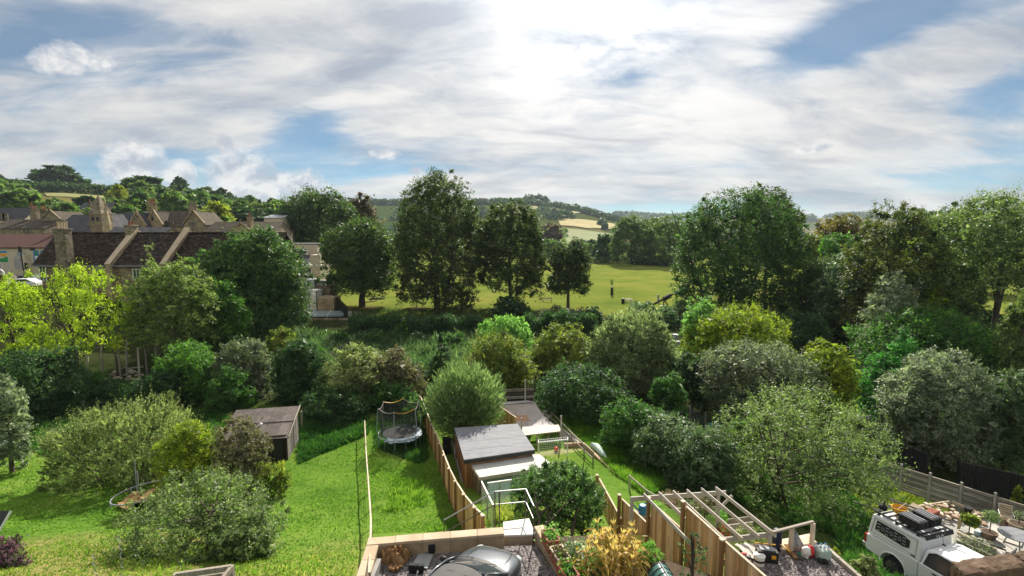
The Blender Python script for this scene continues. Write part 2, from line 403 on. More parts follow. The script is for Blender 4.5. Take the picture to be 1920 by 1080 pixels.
M['black'] = mk('black', [(.010, .010, .011), (.020, .020, .022)], 4, 4, .55, .1)
M['rubber'] = mk('rubber', [(.012, .012, .013), (.025, .025, .026)], 8, 4, .8, .2)
M['plastic_black'] = mk('plastic_black', [(.016, .018, .02), (.03, .032, .036)], 5, 3, .42, .05)
M['steel'] = mk('steel', [(.30, .31, .32), (.42, .43, .44)], 4, 4, .5, .05, metal=.6)
M['dark_steel'] = mk('dark_steel', [(.07, .065, .06), (.12, .11, .10)], 5, 4, .55, .1, metal=.4)
M['slab'] = mk('slab', [(.28, .29, .28), (.38, .39, .38)], 3, 5, .85, .1)
M['soil'] = mk('soil', [(.05, .032, .02), (.10, .068, .042)], 6, 6, .95, .5)
M['terracotta'] = mk('terracotta', [(.24, .075, .045), (.34, .11, .065)], 3, 4, .75, .08, rand=.15)
M['pot'] = mk('pot', [(.14, .10, .075), (.24, .17, .125)], 4, 5, .85, .1, rand=.3)
M['stump'] = mk('stump', [(.11, .055, .025), (.28, .155, .065), (.46, .30, .15)], 3, 7, .9, .6, (2, 2, .6))
M['blue'] = mk('blue', [(.02, .16, .36), (.04, .22, .44)], 3, 3, .5, .03)
M['blue_white'] = mk('blue_white', [(.06, .14, .26), (.30, .40, .48), (.62, .67, .70)], 3.2, 5, .5, .1)
M['mat_black'] = mk('mat_black', [(.10, .10, .105), (.17, .17, .17)], 2, 5, .75, .05)
M['yellow'] = mk('yellow', [(.62, .33, .015), (.75, .44, .03)], 3, 3, .5, .03)
M['orange'] = mk('orange', [(.75, .28, .02), (.8, .36, .03)], 3, 3, .5, .03)
M['red'] = mk('red', [(.55, .035, .03), (.65, .06, .05)], 3, 3, .5, .03)
M['green_paint'] = mk('green_paint', [(.01, .20, .06), (.02, .26, .09)], 3, 3, .5, .03)
M['green_film'] = mk('green_film', [(.045, .13, .12), (.10, .22, .20)], 2, 4, .3, .1)
M['tarp'] = mk('tarp', [(.16, .20, .235), (.30, .35, .38), (.42, .46, .49)], 3, 5, .35, .3, (4, 4, 1))
M['pale_green'] = mk('pale_green', [(.30, .44, .38), (.52, .62, .56)], 3, 4, .5, .1)
M['ramp_ply'] = mk('ramp_ply', [(.30, .27, .27), (.40, .37, .365), (.46, .43, .42)], 1.5, 6, .7, .05)
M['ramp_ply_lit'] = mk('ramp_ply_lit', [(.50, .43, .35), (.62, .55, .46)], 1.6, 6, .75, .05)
M['graffiti'] = mk('graffiti', [(.30, .25, .23), (.52, .27, .12)], 5, 5, .7, .0)
def netmat(name, col, cover):
    m = bpy.data.materials.new(name); m.use_nodes = True; b = m.node_tree.nodes['Principled BSDF']; b.inputs['Base Color'].default_value = (*col, 1); b.inputs['Roughness'].default_value = .9; b.inputs['Specular IOR Level'].default_value = .1; b.inputs['Alpha'].default_value = cover; return m
M['net'] = netmat('net', (.05, .05, .054), .50)
M['turf'] = mk('turf', [(.19, .205, .06), (.24, .255, .08), (.28, .29, .10)], .9, 6, .95, .25, fine=(60, .4))
M['concrete'] = mk('concrete', [(.24, .235, .22), (.34, .33, .31), (.41, .40, .38)], 1.2, 6, .9, .1, rand=.2, fine=(30, .25))
M['grey_slat'] = mk('grey_slat', [(.16, .148, .135), (.25, .235, .215), (.33, .315, .295)], 2, 6, .9, .2, (.5, .5, 4), rand=.3)
M['brickcap'] = mk('brickcap', [(.045, .027, .017), (.105, .066, .042), (.19, .135, .095), ], 3, 8, .92, .6, fine=(14, .4))
M['bark'] = mk('bark', [(.05, .038, .028), (.11, .088, .068)], 3, 6, .95, .5, (3, 3, .5))
M['pale_bark'] = mk('pale_bark', [(.16, .14, .115), (.30, .27, .225)], 3, 6, .95, .4, (3, 3, .5))
M['carpaint_white'] = mk('carpaint_white', [(.78, .785, .80), (.80, .805, .82)], 1, 2, .35, 0, coat=.4)
M['carpaint_grey'] = mk('carpaint_grey', [(.085, .095, .11), (.10, .11, .125)], 1, 2, .25, 0, coat=.8, metal=.3)
M['car_roof'] = mk('car_roof', [(.085, .085, .085), (.115, .113, .11)], 1, 4, .75, 0, (1, 6, 1), spec=.15)
M['chrome'] = mk('chrome', [(.5, .5, .52), (.6, .6, .62)], 3, 2, .2, 0, metal=.9)
M['headlight'] = glassmat('headlight', (.45, .48, .5), .08)
M['taillight'] = glassmat('taillight', (.35, .015, .012), .12)
M['brick_edge'] = mk('brick_edge', [(.36, .235, .15), (.48, .34, .23)], 3, 5, .85, .2, rand=.3)
M['rubble'] = mk('rubble', [(.30, .20, .13), (.42, .33, .25), (.55, .48, .40)], 3, 5, .9, .3, rand=.6)
M['asphalt'] = mk('asphalt', [(.085, .085, .09), (.12, .12, .125)], .8, 6, .9, .1, fine=(20, .3))
M['bamboo'] = mk('bamboo', [(.45, .36, .18), (.55, .46, .26)], 3, 3, .6, .05)
M['paving'] = mk('paving', [(.40, .38, .34), (.52, .50, .46)], 2, 5, .85, .1, rand=.2)

def gravelmat(name, a, b, c, scale):
    m = bpy.data.materials.new(name); m.use_nodes = True; N = NT(m.node_tree); N.n.clear()
    o = N.new('ShaderNodeOutputMaterial'); p = N.new('ShaderNodeBsdfPrincipled'); N.l.new(p.outputs[0], o.inputs[0])
    tc = N.new('ShaderNodeTexCoord'); v = N.new('ShaderNodeTexVoronoi'); N.l.new(tc.outputs['Object'], v.inputs[0]); v.inputs['Scale'].default_value = scale
    sp = N.new('ShaderNodeSeparateColor'); N.l.new(v.outputs['Color'], sp.inputs[0])
    f = N.math('ADD', N.math('MULTIPLY', sp.outputs[0], .7), N.math('MULTIPLY', N.noise(tc.outputs['Object'], 1.3, 4), .4))
    N.l.new(N.ramp(f, [(.2, a), (.5, b), (.9, c)]), p.inputs['Base Color']); p.inputs['Roughness'].default_value = .9
    bn = N.new('ShaderNodeBump'); bn.inputs['Strength'].default_value = .9; bn.inputs['Distance'].default_value = .03
    N.l.new(N.math('SUBTRACT', 1.0, v.outputs['Distance']), bn.inputs['Height']); N.l.new(bn.outputs[0], p.inputs['Normal'])
    return m
M['gravel'] = gravelmat('gravel', (.07, .06, .06), (.16, .14, .14), (.30, .27, .265), 22)

# leaves
LM = {}
LM['oak'] = leafmat('leaf_oak', (.020, .036, .014), (.040, .070, .022), (.085, .115, .030), .34)
LM['lime_tree'] = leafmat('leaf_lime', (.022, .038, .014), (.045, .068, .022), (.105, .115, .035), .36)
LM['hornbeam'] = leafmat('leaf_hornbeam', (.018, .040, .016), (.038, .078, .026), (.090, .135, .038), .38)
LM['park_far'] = leafmat('leaf_park_far', (.05, .068, .026), (.088, .108, .036), (.15, .165, .06), .38)
LM['copper'] = leafmat('leaf_copper', (.045, .028, .018), (.085, .050, .030), (.075, .085, .030), .3)
LM['willow_lime'] = leafmat('leaf_willow_lime', (.070, .110, .010), (.165, .215, .018), (.30, .34, .030), .48)
LM['ash_pale'] = leafmat('leaf_ash', (.060, .070, .025), (0.144, 0.155, 0.052), (0.253, 0.23, 0.098), .42)
LM['green'] = leafmat('leaf_green', (.025, .055, .012), (0.061, 0.116, 0.024), (0.132, 0.198, 0.039), .42)
LM['deep'] = leafmat('leaf_deep', (.016, .034, .014), (.034, .062, .024), (.07, .10, .038), .38)
LM['grey'] = leafmat('leaf_grey', (.055, .068, .040), (.115, .130, .082), (.22, .23, .165), .36)
LM['silver'] = leafmat('leaf_silver', (.068, .085, .058), (.145, .165, .118), (.30, .31, .24), .36)
LM['yellow'] = leafmat('leaf_yellow', (.09, .105, .015), (.20, .205, .022), (.34, .30, .030), .46)
LM['olive'] = leafmat('leaf_olive', (.045, .058, .018), (.095, .105, .034), (.18, .165, .060), .4)
LM['olive_yellow'] = leafmat('leaf_olive_yellow', (.055, .070, .015), (0.138, 0.149, 0.031), (0.275, 0.231, 0.05), .42)
LM['brown'] = leafmat('leaf_brown', (.055, .050, .025), (.115, .105, .055), (.21, .19, .105), .36)
LM['straw_green'] = leafmat('leaf_straw', (.080, .080, .032), (0.196, 0.185, 0.084), (0.347, 0.302, 0.157), .40)
LM['willow_ball'] = leafmat('leaf_willow_ball', (.065, .095, .045), (.135, .175, .085), (.25, .29, .165), .42)
LM['willow_silver'] = leafmat('leaf_willow_silver', (.075, .092, .045), (.155, .175, .10), (.31, .32, .215), .42)
LM['apple'] = leafmat('leaf_apple', (.035, .055, .018), (0.111, 0.15, 0.055), (0.247, 0.28, 0.124), .40)
LM['bay'] = leafmat('leaf_bay', (.018, .042, .012), (.045, .085, .022), (.13, .18, .045), .36, .35, .5)
LM['bramble'] = leafmat('leaf_bramble', (.025, .050, .020), (0.072, 0.118, 0.05), (0.168, 0.198, 0.12), .34)
LM['fern'] = leafmat('leaf_fern', (.020, .060, .016), (0.05, 0.138, 0.033), (0.094, 0.209, 0.05), .45)
LM['conifer'] = leafmat('leaf_conifer', (.022, .036, .014), (.045, .058, .022), (.20, .165, .04), .3)
LM['cedar'] = leafmat('leaf_cedar', (.020, .036, .022), (.036, .058, .034), (.062, .085, .045), .25)
LM['hill'] = leafmat('leaf_hill', (.05, .072, .024), (.10, .128, .040), (.18, .195, .065), .38)
LM['hill_dark'] = leafmat('leaf_hill_dark', (.018, .032, .014), (.034, .055, .022), (.06, .085, .03), .3)
LM['hill_yellow'] = leafmat('leaf_hill_yellow', (.12, .11, .02), (.21, .185, .035), (.30, .26, .05), .4)
LM['orange_tree'] = leafmat('leaf_orange_tree', (.055, .060, .014), (.12, .105, .022), (.21, .145, .028), .4)
LM['wood'] = leafmat('leaf_wood', (.018, .032, .018), (.034, .054, .026), (.065, .085, .035), .3)
LM['corn'] = leafmat('leaf_corn', (.16, .15, .03), (.40, .25, .06), (.58, .42, .20), .4)
LM['feather'] = leafmat('leaf_feather', (.08, .13, .035), (.15, .22, .065), (.26, .33, .13), .45)
LM['flower_white'] = leafmat('leaf_flower_white', (.05, .11, .035), (.12, .19, .085), (.62, .64, .62), .35)
LM['purple'] = leafmat('leaf_purple', (.05, .05, .035), (.10, .085, .075), (.30, .11, .28), .3)
LM['grass'] = leafmat('leaf_grass', (.050, .125, .016), (.115, .215, .026), (.25, .33, .06), .48, .7, .1)
LM['grass_dry'] = leafmat('leaf_grass_dry', (.15, .20, .03), (.28, .30, .07), (.46, .40, .18), .45, .7, .1)
LM['nettle'] = leafmat('leaf_nettle', (.020, .050, .012), (.045, .092, .022), (.10, .15, .04), .4)
LM['red_flower'] = leafmat('leaf_red', (.03, .07, .02), (.08, .12, .03), (.55, .03, .04), .3)
LM['pink_flower'] = leafmat('leaf_pink', (.05, .10, .03), (.20, .14, .10), (.50, .25, .28), .3)
# ------------------------------------------------------------------ ground
def ground():
    rs = np.concatenate([np.linspace(2, 60, 150), np.geomspace(60.6, 9000, 170)])
    an = np.concatenate([np.linspace(-180, -62, 26)[:-1], np.linspace(-62, 62, 260), np.linspace(62, 180, 26)[1:-1]])
    A, Rr = np.meshgrid(np.radians(an), rs)
    X = np.sin(A) * Rr; Y = np.cos(A) * Rr
    Z = G(X, Y)
    n, m = X.shape
    V = np.stack([X, Y, Z], -1).reshape(-1, 3)
    ii, jj = np.meshgrid(np.arange(n - 1), np.arange(m), indexing='ij')
    j2 = (jj + 1) % m
    F = np.stack([ii * m + jj, ii * m + j2, (ii + 1) * m + j2, (ii + 1) * m + jj], -1).reshape(-1, 4)
    me = bpy.data.meshes.new('ground')
    me.vertices.add(len(V)); me.vertices.foreach_set('co', V.ravel())
    me.loops.add(F.size); me.loops.foreach_set('vertex_index', F.ravel().astype(np.int32))
    me.polygons.add(len(F)); me.polygons.foreach_set('loop_start', np.arange(0, F.size, 4, dtype=np.int32))
    me.update(calc_edges=True)
    me.polygons.foreach_set('use_smooth', np.ones(len(F), bool))
    # cap in the middle
    o = bpy.data.objects.new('ground', me); COL.objects.link(o); o['kind'] = 'structure'
    m = bpy.data.materials.new('ground'); m.use_nodes = True; N = NT(m.node_tree); N.n.clear()
    op = N.new('ShaderNodeOutputMaterial'); b = N.new('ShaderNodeBsdfPrincipled'); N.l.new(b.outputs[0], op.inputs[0])
    b.inputs['Roughness'].default_value = 1.0; b.inputs['Specular IOR Level'].default_value = 0.0
    tc = N.new('ShaderNodeTexCoord'); p = tc.outputs['Object']; sp = N.new('ShaderNodeSeparateXYZ'); N.l.new(p, sp.inputs[0]); x, y, z = sp.outputs
    n1 = N.noise(p, .35, 6, .6, .3); n2 = N.noise(p, 2.6, 6, .65); n3 = N.noise(p, .06, 5, .55)
    lawn = N.ramp(N.math('ADD', N.math('ADD', N.math('MULTIPLY', n1, .55), N.math('MULTIPLY', n2, .45)), N.math('MULTIPLY', N.math('SUBTRACT', n3, .5), .5)), [(.30, (.045, .105, .014)), (.44, (.095, .18, .026)), (.56, (.14, .22, .036)), (.66, (.20, .235, .06)), (.78, (.27, .25, .11))])
    dry = N.ramp(n2, [(.3, (.13, .14, .035)), (.55, (.24, .21, .08)), (.75, (.34, .27, .14))])
    # worn, dry turf on the nearest left lawn
    def blob(cx, cy, r):
        a = N.math('SUBTRACT', x, cx); c = N.math('SUBTRACT', y, cy)
        d = N.math('SQRT', N.math('ADD', N.math('MULTIPLY', a, a), N.math('MULTIPLY', c, c)))
        d = N.math('DIVIDE', d, r); d = N.math('ADD', d, N.math('MULTIPLY', N.math('SUBTRACT', n1, .5), 1.6))
        return N.ramp(d, [(.55, 1.0), (1.1, 0.0)])
    c = N.mix(N.math('MULTIPLY', blob(-14.5, 16.0, 6.5), .95), lawn, dry)
    c = N.mix(N.math('MULTIPLY', blob(-6, 14.5, 3.0), .6), c, dry)
    c = N.mix(N.math('MULTIPLY', blob(-6.2, 18.5, 2.0), .35), c, dry)
    park = N.ramp(N.math('ADD', N.math('MULTIPLY', n3, .65), N.math('MULTIPLY', n1, .35)), [(.34, (.10, .145, .026)), (.5, (.155, .19, .036)), (.62, (.205, .21, .05)), (.75, (.23, .195, .07))])
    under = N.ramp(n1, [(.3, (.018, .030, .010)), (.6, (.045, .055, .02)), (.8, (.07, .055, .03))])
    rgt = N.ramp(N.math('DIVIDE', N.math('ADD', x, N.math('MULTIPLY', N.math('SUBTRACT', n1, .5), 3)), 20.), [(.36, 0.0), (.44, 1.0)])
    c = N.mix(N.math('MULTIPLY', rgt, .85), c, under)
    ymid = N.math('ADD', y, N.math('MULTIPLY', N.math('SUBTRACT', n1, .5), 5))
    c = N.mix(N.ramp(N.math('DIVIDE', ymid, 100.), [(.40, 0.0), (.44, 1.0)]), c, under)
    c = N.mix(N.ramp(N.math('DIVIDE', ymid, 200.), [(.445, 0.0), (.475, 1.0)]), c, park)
    # bare earth under the park trees
    soil = N.ramp(n2, [(.3, (.10, .065, .035)), (.7, (.20, .135, .08))])
    for cx, cy, r in ((-28, 99, 6), (-20, 97, 7), (-11, 96, 6.5), (-3, 96, 5), (11.5, 97, 3)):
        c = N.mix(N.math('MULTIPLY', blob(cx, cy, r), .9), c, soil)
    c = N.mix(N.math('MULTIPLY', blob(2.4, 17.2, 2.6), .95), c, soil)
    c = N.mix(N.math('MULTIPLY', blob(5.5, 20.0, 2.2), .7), c, soil)
    # far patchwork of fields
    vo = N.new('ShaderNodeTexVoronoi'); N.l.new(N.mapping(p, sc=(.0075, .0042, 0)), vo.inputs[0]); vo.inputs['Scale'].default_value = 1.0
    sc_ = N.new('ShaderNodeSeparateColor'); N.l.new(vo.outputs['Color'], sc_.inputs[0])
    fld = N.ramp(sc_.outputs[0], [(.15, (.05, .075, .02)), (.4, (.10, .11, .03)), (.65, (.16, .14, .05)), (.9, (.075, .095, .022))])
    c = N.mix(N.ramp(N.math('DIVIDE', y, 1000.), [(.255, 0.0), (.285, 1.0)]), c, fld)
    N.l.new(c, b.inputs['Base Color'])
    bn = N.new('ShaderNodeBump'); bn.inputs['Strength'].default_value = .6; bn.inputs['Distance'].default_value = .12
    N.l.new(N.noise(p, 6, 6, .7), bn.inputs['Height']); N.l.new(bn.outputs[0], b.inputs['Normal'])
    me.materials.append(m)
    return o
ground()

# ------------------------------------------------------------------ foliage
def leaf_mesh(name, C, A, B, tint, mat, quad=False):
    """C centres, A half-length vectors, B half-width vectors -> one small pointed face per leaf."""
    n = len(C); k = 4 if quad else 3
    V = np.empty((n, k, 3), np.float32)
    if quad: V[:, 0] = C - A; V[:, 1] = C + B - A * .12; V[:, 2] = C + A; V[:, 3] = C - B - A * .12
    else: V[:, 0] = C - A * .8 - B * 1.1; V[:, 1] = C + B * .95 - A * .45; V[:, 2] = C + A * 1.05
    me = bpy.data.meshes.new(name)
    me.vertices.add(n * k); me.vertices.foreach_set('co', V.ravel())
    me.loops.add(n * k); me.loops.foreach_set('vertex_index', np.arange(n * k, dtype=np.int32))
    me.polygons.add(n); me.polygons.foreach_set('loop_start', np.arange(0, n * k, k, dtype=np.int32))
    me.update(calc_edges=True)
    at_ = me.attributes.new('tint', 'FLOAT', 'FACE'); at_.data.foreach_set('value', np.clip(tint, 0, 1).astype(np.float32))
    me.materials.append(mat)
    return me
def unit(v): return v / np.maximum(np.linalg.norm(v, axis=-1, keepdims=True), 1e-6)
def rdir(n, rng): return unit(rng.normal(size=(n, 3)))

def lobes_for(style, C, Rx, Ry, Rz, rng, nl=None):
    """Ellipsoids (centre, radii) that make up a crown."""
    L = []
    if style == 'ball':
        L.append((C, np.array([Rx, Ry, Rz])))
    elif style == 'spire':
        nl = nl or 16
        L.append((C - np.array([0, 0, Rz * .06]), np.array([Rx, Ry, Rz]) * np.array([.86, .86, .90])))
        for i in range(nl):
            a = rng.uniform(0, 2 * math.pi); r = math.sqrt(rng.uniform(0, 1)) * .74
            if i == 0: r = .05
            hgt = math.sqrt(max(1 - (r / .95) ** 2.2, .10))
            top = C[2] + Rz * hgt * rng.uniform(.86, 1.04); bot = C[2] - Rz * rng.uniform(.8, 1.0)
            w = rng.uniform(.24, .36)
            L.append((np.array([C[0] + Rx * r * math.cos(a), C[1] + Ry * r * math.sin(a), (top + bot) / 2]), np.array([Rx * w, Ry * w, (top - bot) / 2])))
    elif style == 'dome':
        for zc, f in ((-.45, .86), (0, .92), (.40, .84)):
            L.append((C + np.array([0, 0, Rz * zc]), np.array([Rx * f, Ry * f, Rz * (.50 if zc < .3 else .56)])))
        nl = nl or 46
        for i in range(nl):
            t = (i + .5) / nl; a = i * 2.39996 + rng.uniform(-.4, .4); t = t ** .85
            w = (1 - max(0, (t - .30) / .71) ** 3.2) ** .48 if t > .30 else .90 + .10 * t / .30
            w = min(w, 1.0); s_ = rng.uniform(.17, .27)
            L.append((C + np.array([Rx * max(w - s_ * .85, 0) * math.cos(a), Ry * max(w - s_ * .85, 0) * math.sin(a), Rz * (-.88 + 1.63 * t)]), np.array([Rx * s_, Ry * s_, Rz * s_ * rng.uniform(.75, 1.15)])))
    elif style == 'conifer':
        nl = nl or 9
        for i in range(nl):
            t = i / (nl - 1); w = (1 - t) ** .62 * .95 + .07
            k = max(1, int(5 * (1 - t)) + 1)
            for j in range(k):
                a = rng.uniform(0, 2 * math.pi); rr = w * .55 if k > 1 else 0
                L.append((np.array([C[0] + Rx * rr * math.cos(a), C[1] + Ry * rr * math.sin(a), C[2] - Rz * .92 + 1.86 * Rz * t + rng.normal() * .02 * Rz]),
                          np.array([Rx * w * .6, Ry * w * .6, Rz * .16])))
    else:
        nl = nl or 13
        L.append((C, np.array([Rx, Ry, Rz]) * .74))
        for i in range(nl):
            f = (i + .5) / nl; zc = 1 - 1.45 * f; a = i * 2.39996 + rng.uniform(-.5, .5)
            zc = np.clip(zc + rng.uniform(-.12, .12), -.75, .98); h = math.sqrt(1 - zc * zc)
            s_ = rng.uniform(.22, .48); q = (1 - s_ * .92) * rng.uniform(.90, 1.08)
            L.append((C + np.array([Rx * q * h * math.cos(a), Ry * q * h * math.sin(a), Rz * q * zc]), np.array([Rx, Ry, Rz]) * s_ * rng.uniform(.9, 1.12, 3)))
        for i in range(5 + nl // 8):      # low skirts of foliage
            a = i * 2.39996 + rng.uniform(-.4, .4); s_ = rng.uniform(.30, .40)
            L.append((C + np.array([Rx * .58 * math.cos(a), Ry * .58 * math.sin(a), -Rz * rng.uniform(.50, .66)]), np.array([Rx * 1.1, Ry * 1.1, Rz]) * s_))
    return L

def crown_mesh(name, lobes, n, L, W, mat, rng, orient='random', clump=.10, per=20, inner=.2, bias=0.0, under=.45, up=0.5, shoots=0, inscale=2.3):
    cen = np.array([l[0] for l in lobes]); rad = np.array([l[1] for l in lobes])
    wgt = (rad[:, 0] * rad[:, 2]) ** 1.0; wgt = wgt / wgt.sum()
    k = max(30, int(n / per * 1.5))
    li = rng.choice(len(lobes), k, p=wgt); d = rdir(k, rng)
    keep = (d[:, 2] > -.45) | (rng.uniform(size=k) < under); li, d = li[keep], d[keep]; k = len(li)
    keep0 = slice(None)
    r = 1 - np.abs(rng.normal(size=k)) * .13
    ins = rng.uniform(size=k) < inner; r = np.where(ins, rng.uniform(.3, .85, k), r)
    shoot = (rng.uniform(size=k) < (.13 if len(lobes) < 40 else .03)) & (d[:, 2] > -.2); r = np.where(shoot, 1 + rng.uniform(0, .20, k), r)
    P = cen[li] + d * rad[li] * r[:, None]
    # drop most clumps buried in another lobe
    best = np.full(k, 9.0)
    for i in range(len(lobes)):
        q = np.sqrt((((P - cen[i]) / rad[i]) ** 2).sum(1)); q[li == i] = 9
        best = np.minimum(best, q)
    keep = (best > .74) | (rng.uniform(size=k) < .25)
    P, d, li = P[keep], d[keep], li[keep]; k = len(P); ins_k = ins[keep]
    per_ = max(1, int(round(n / max(k, 1))))
    ct = rng.uniform(0, 1, k)
    idx = np.repeat(np.arange(k), per_); m = len(idx)
    rs = rad[li].mean(1) if len(lobes) > 1 else rad[li].mean(1) * .5
    sh_ = shoot[keep0][keep]; sig = (clump * rad[:, 0].max() * (1 if len(lobes) < 4 else 1.2)) * (.6 + .8 * rng.uniform(size=k)) * np.where(sh_, .55, 1.0)
    off = rng.normal(size=(m, 3)) * sig[idx][:, None] * np.array([1, 1, .75])
    C = P[idx] + off; dd = d[idx]
    s = (.5 + 1.1 * rng.uniform(size=m) ** 1.5)[:, None]
    if orient == 'radial':
        a = unit(dd * 1.0 + np.array([0, 0, up]) + rng.normal(size=(m, 3)) * .38)
    elif orient == 'droop':
        a = unit(dd * np.array([1, 1, .2]) * .6 + np.array([0, 0, -.8]) + rng.normal(size=(m, 3)) * .35)
    elif orient == 'spray':
        a = unit(dd * np.array([1, 1, .1]) + np.array([0, 0, -.18]) + rng.normal(size=(m, 3)) * .35)
    else:
        a = rdir(m, rng)
    nn = unit(rng.normal(size=(m, 3)) * .8 + dd * .45 + np.array([0, 0, .75]))
    b = unit(np.cross(nn, a)); a = unit(np.cross(b, nn)) if orient == 'random' else a
    s = s * np.where(ins_k[idx], inscale, 1.0)[:, None]
    tint = np.clip((.5 * ct[idx] + .5 * rng.uniform(size=m) - .5) * 1.5 + .5 + bias, 0, 1)
    A_, B_ = a * (L / 2) * s, b * (W / 2) * s
    if shoots:        # leafy shoots standing out of the upper surface
        up_ = np.where(d[:, 2] > .05)[0]
        q = rng.choice(up_, shoots); ln = rad[:, 0].max() * rng.uniform(.10, .30, shoots); sd = unit(d[q] * .55 + np.array([0, 0, .8]) + rng.normal(size=(shoots, 3)) * .22)
        kk = 16; t = np.tile(np.linspace(0, 1, kk), shoots); i2 = np.repeat(np.arange(shoots), kk); m2 = len(i2)
        C2 = P[q][i2] + sd[i2] * (t * ln[i2])[:, None] + rng.normal(size=(m2, 3)) * L * .35; a2 = unit(sd[i2] * .7 + rng.normal(size=(m2, 3)) * .7); b2 = unit(np.cross(a2, rdir(m2, rng))); s2 = (1.05 - .5 * t)[:, None] * rng.uniform(.6, 1.2, m2)[:, None]
        C = np.concatenate([C, C2]); A_ = np.concatenate([A_, a2 * L / 2 * s2]); B_ = np.concatenate([B_, b2 * W / 2 * s2]); tint = np.concatenate([tint, np.clip(.62 + rng.normal(size=m2) * .2 + bias, 0, 1)])
    return leaf_mesh(name, C, A_, B_, tint, mat)

def trunk_mb(base, top, r, lobes, rng, nlimb=5, spread=1.0):
    mb = MB(); base = Vector(base); top = Vector(top); H = top - base
    pts = [base - Vector((0, 0, .3)), base + H * .12, base + H * .4 + Vector((rng.normal() * r, rng.normal() * r, 0)), base + H * .75, top]
    mb.tube(pts, [r * 1.25, r, r * .8, r * .5, r * .16], 8)
    for i in range(nlimb):
        c, q = lobes[rng.integers(len(lobes))]
        t = rng.uniform(.25, .7); s = base + H * t
        e = Vector(c) + Vector((rng.normal() * q[0] * .4, rng.normal() * q[1] * .4, rng.uniform(0, .6) * q[2])) 
        m_ = s.lerp(e, .5) + Vector((0, 0, (e - s).length * .08))
        rr = r * (1 - t) * .75 + .02
        mb.tube([s, m_, e], [rr, rr * .6, rr * .2], 6)
    return mb

LEAF_TOTAL = [0]
def tree(name, cat, style, cx, hw, yt, yb, D, mat, label, group=None, n=None, dens=1.0, ls=1.0, asp=.5, orient='random', bark='bark', nl=None, clump=.08, deep=.9,
         trunks=1, limbs=5, tr=None, under=.6, inner=.2, bias=0.0, per=20, up=.5, base=None, sink=0.0, mainname='crown', skirt=None, shoots=None, inscale=2.3):
    seed = int(cx * 7 + yt * 13 + D * 3); rng = np.random.default_rng(seed)
    ctr = at(cx, (yt + yb) / 2, D); zt = at(cx, yt, D).z; zb = at(cx, yb, D).z
    if skirt is None: skirt = D < 82
    if skirt: zb = min(zb, gz(ctr.x, ctr.y) + .05)
    Rx = hw / 960 * D; Rz = (zt - zb) / 2; Ry = Rx * deep
    C = np.array([ctr.x, ctr.y, (zt + zb) / 2])
    bx, by = (ctr.x, ctr.y) if base is None else base
    g = gz(bx, by)
    root = thing(name, label, cat, (bx, by, g), 0, group)
    lobes = lobes_for(style, C, Rx, Ry, Rz, rng, nl)
    area = math.pi * hw * (yb - yt) / 2 * (512 / 960) ** 2
    nfix = n is not None
    if n is None: n = int(np.clip(5.2 * area * dens, 700, 62000))
    L = max(.065, .0046 * D) * ls; n = int(n * (1.0 if not nfix else 1.35))
    if shoots is None: shoots = int(n / 140) if style in ('round', 'ball') and D < 62 else 0
    n = int(n - shoots * 10)
    o3 = np.array([bx, by, g])
    ll = [(c - o3, q) for c, q in lobes]
    me = crown_mesh(mainname, ll, n, L, L * asp, mat, rng, orient, clump, per, inner, bias, under, up, shoots, inscale)
    LEAF_TOTAL[0] += len(me.polygons)
    co = bpy.data.objects.new(mainname, me); COL.objects.link(co); co.parent = root
    H = zt - g
    r = tr or max(.05, H * .018)
    tm = MB()
    for k in range(trunks):
        off = Vector((0, 0, 0)) if trunks == 1 else Vector((rng.normal() * Rx * .12, rng.normal() * Rx * .12, 0))
        top = Vector((bx, by, g)).lerp(Vector((C[0], C[1], g + H * .82)), 1.0) + (off * 3 if trunks > 1 else Vector((0, 0, 0)))
        t_ = trunk_mb(Vector((bx, by, g)) + off, top, r if trunks == 1 else r * .7, lobes, rng, limbs)
        tm.add(t_.V, t_.F)
    tm.build('trunk', M[bark], root, smooth=True)
    return root

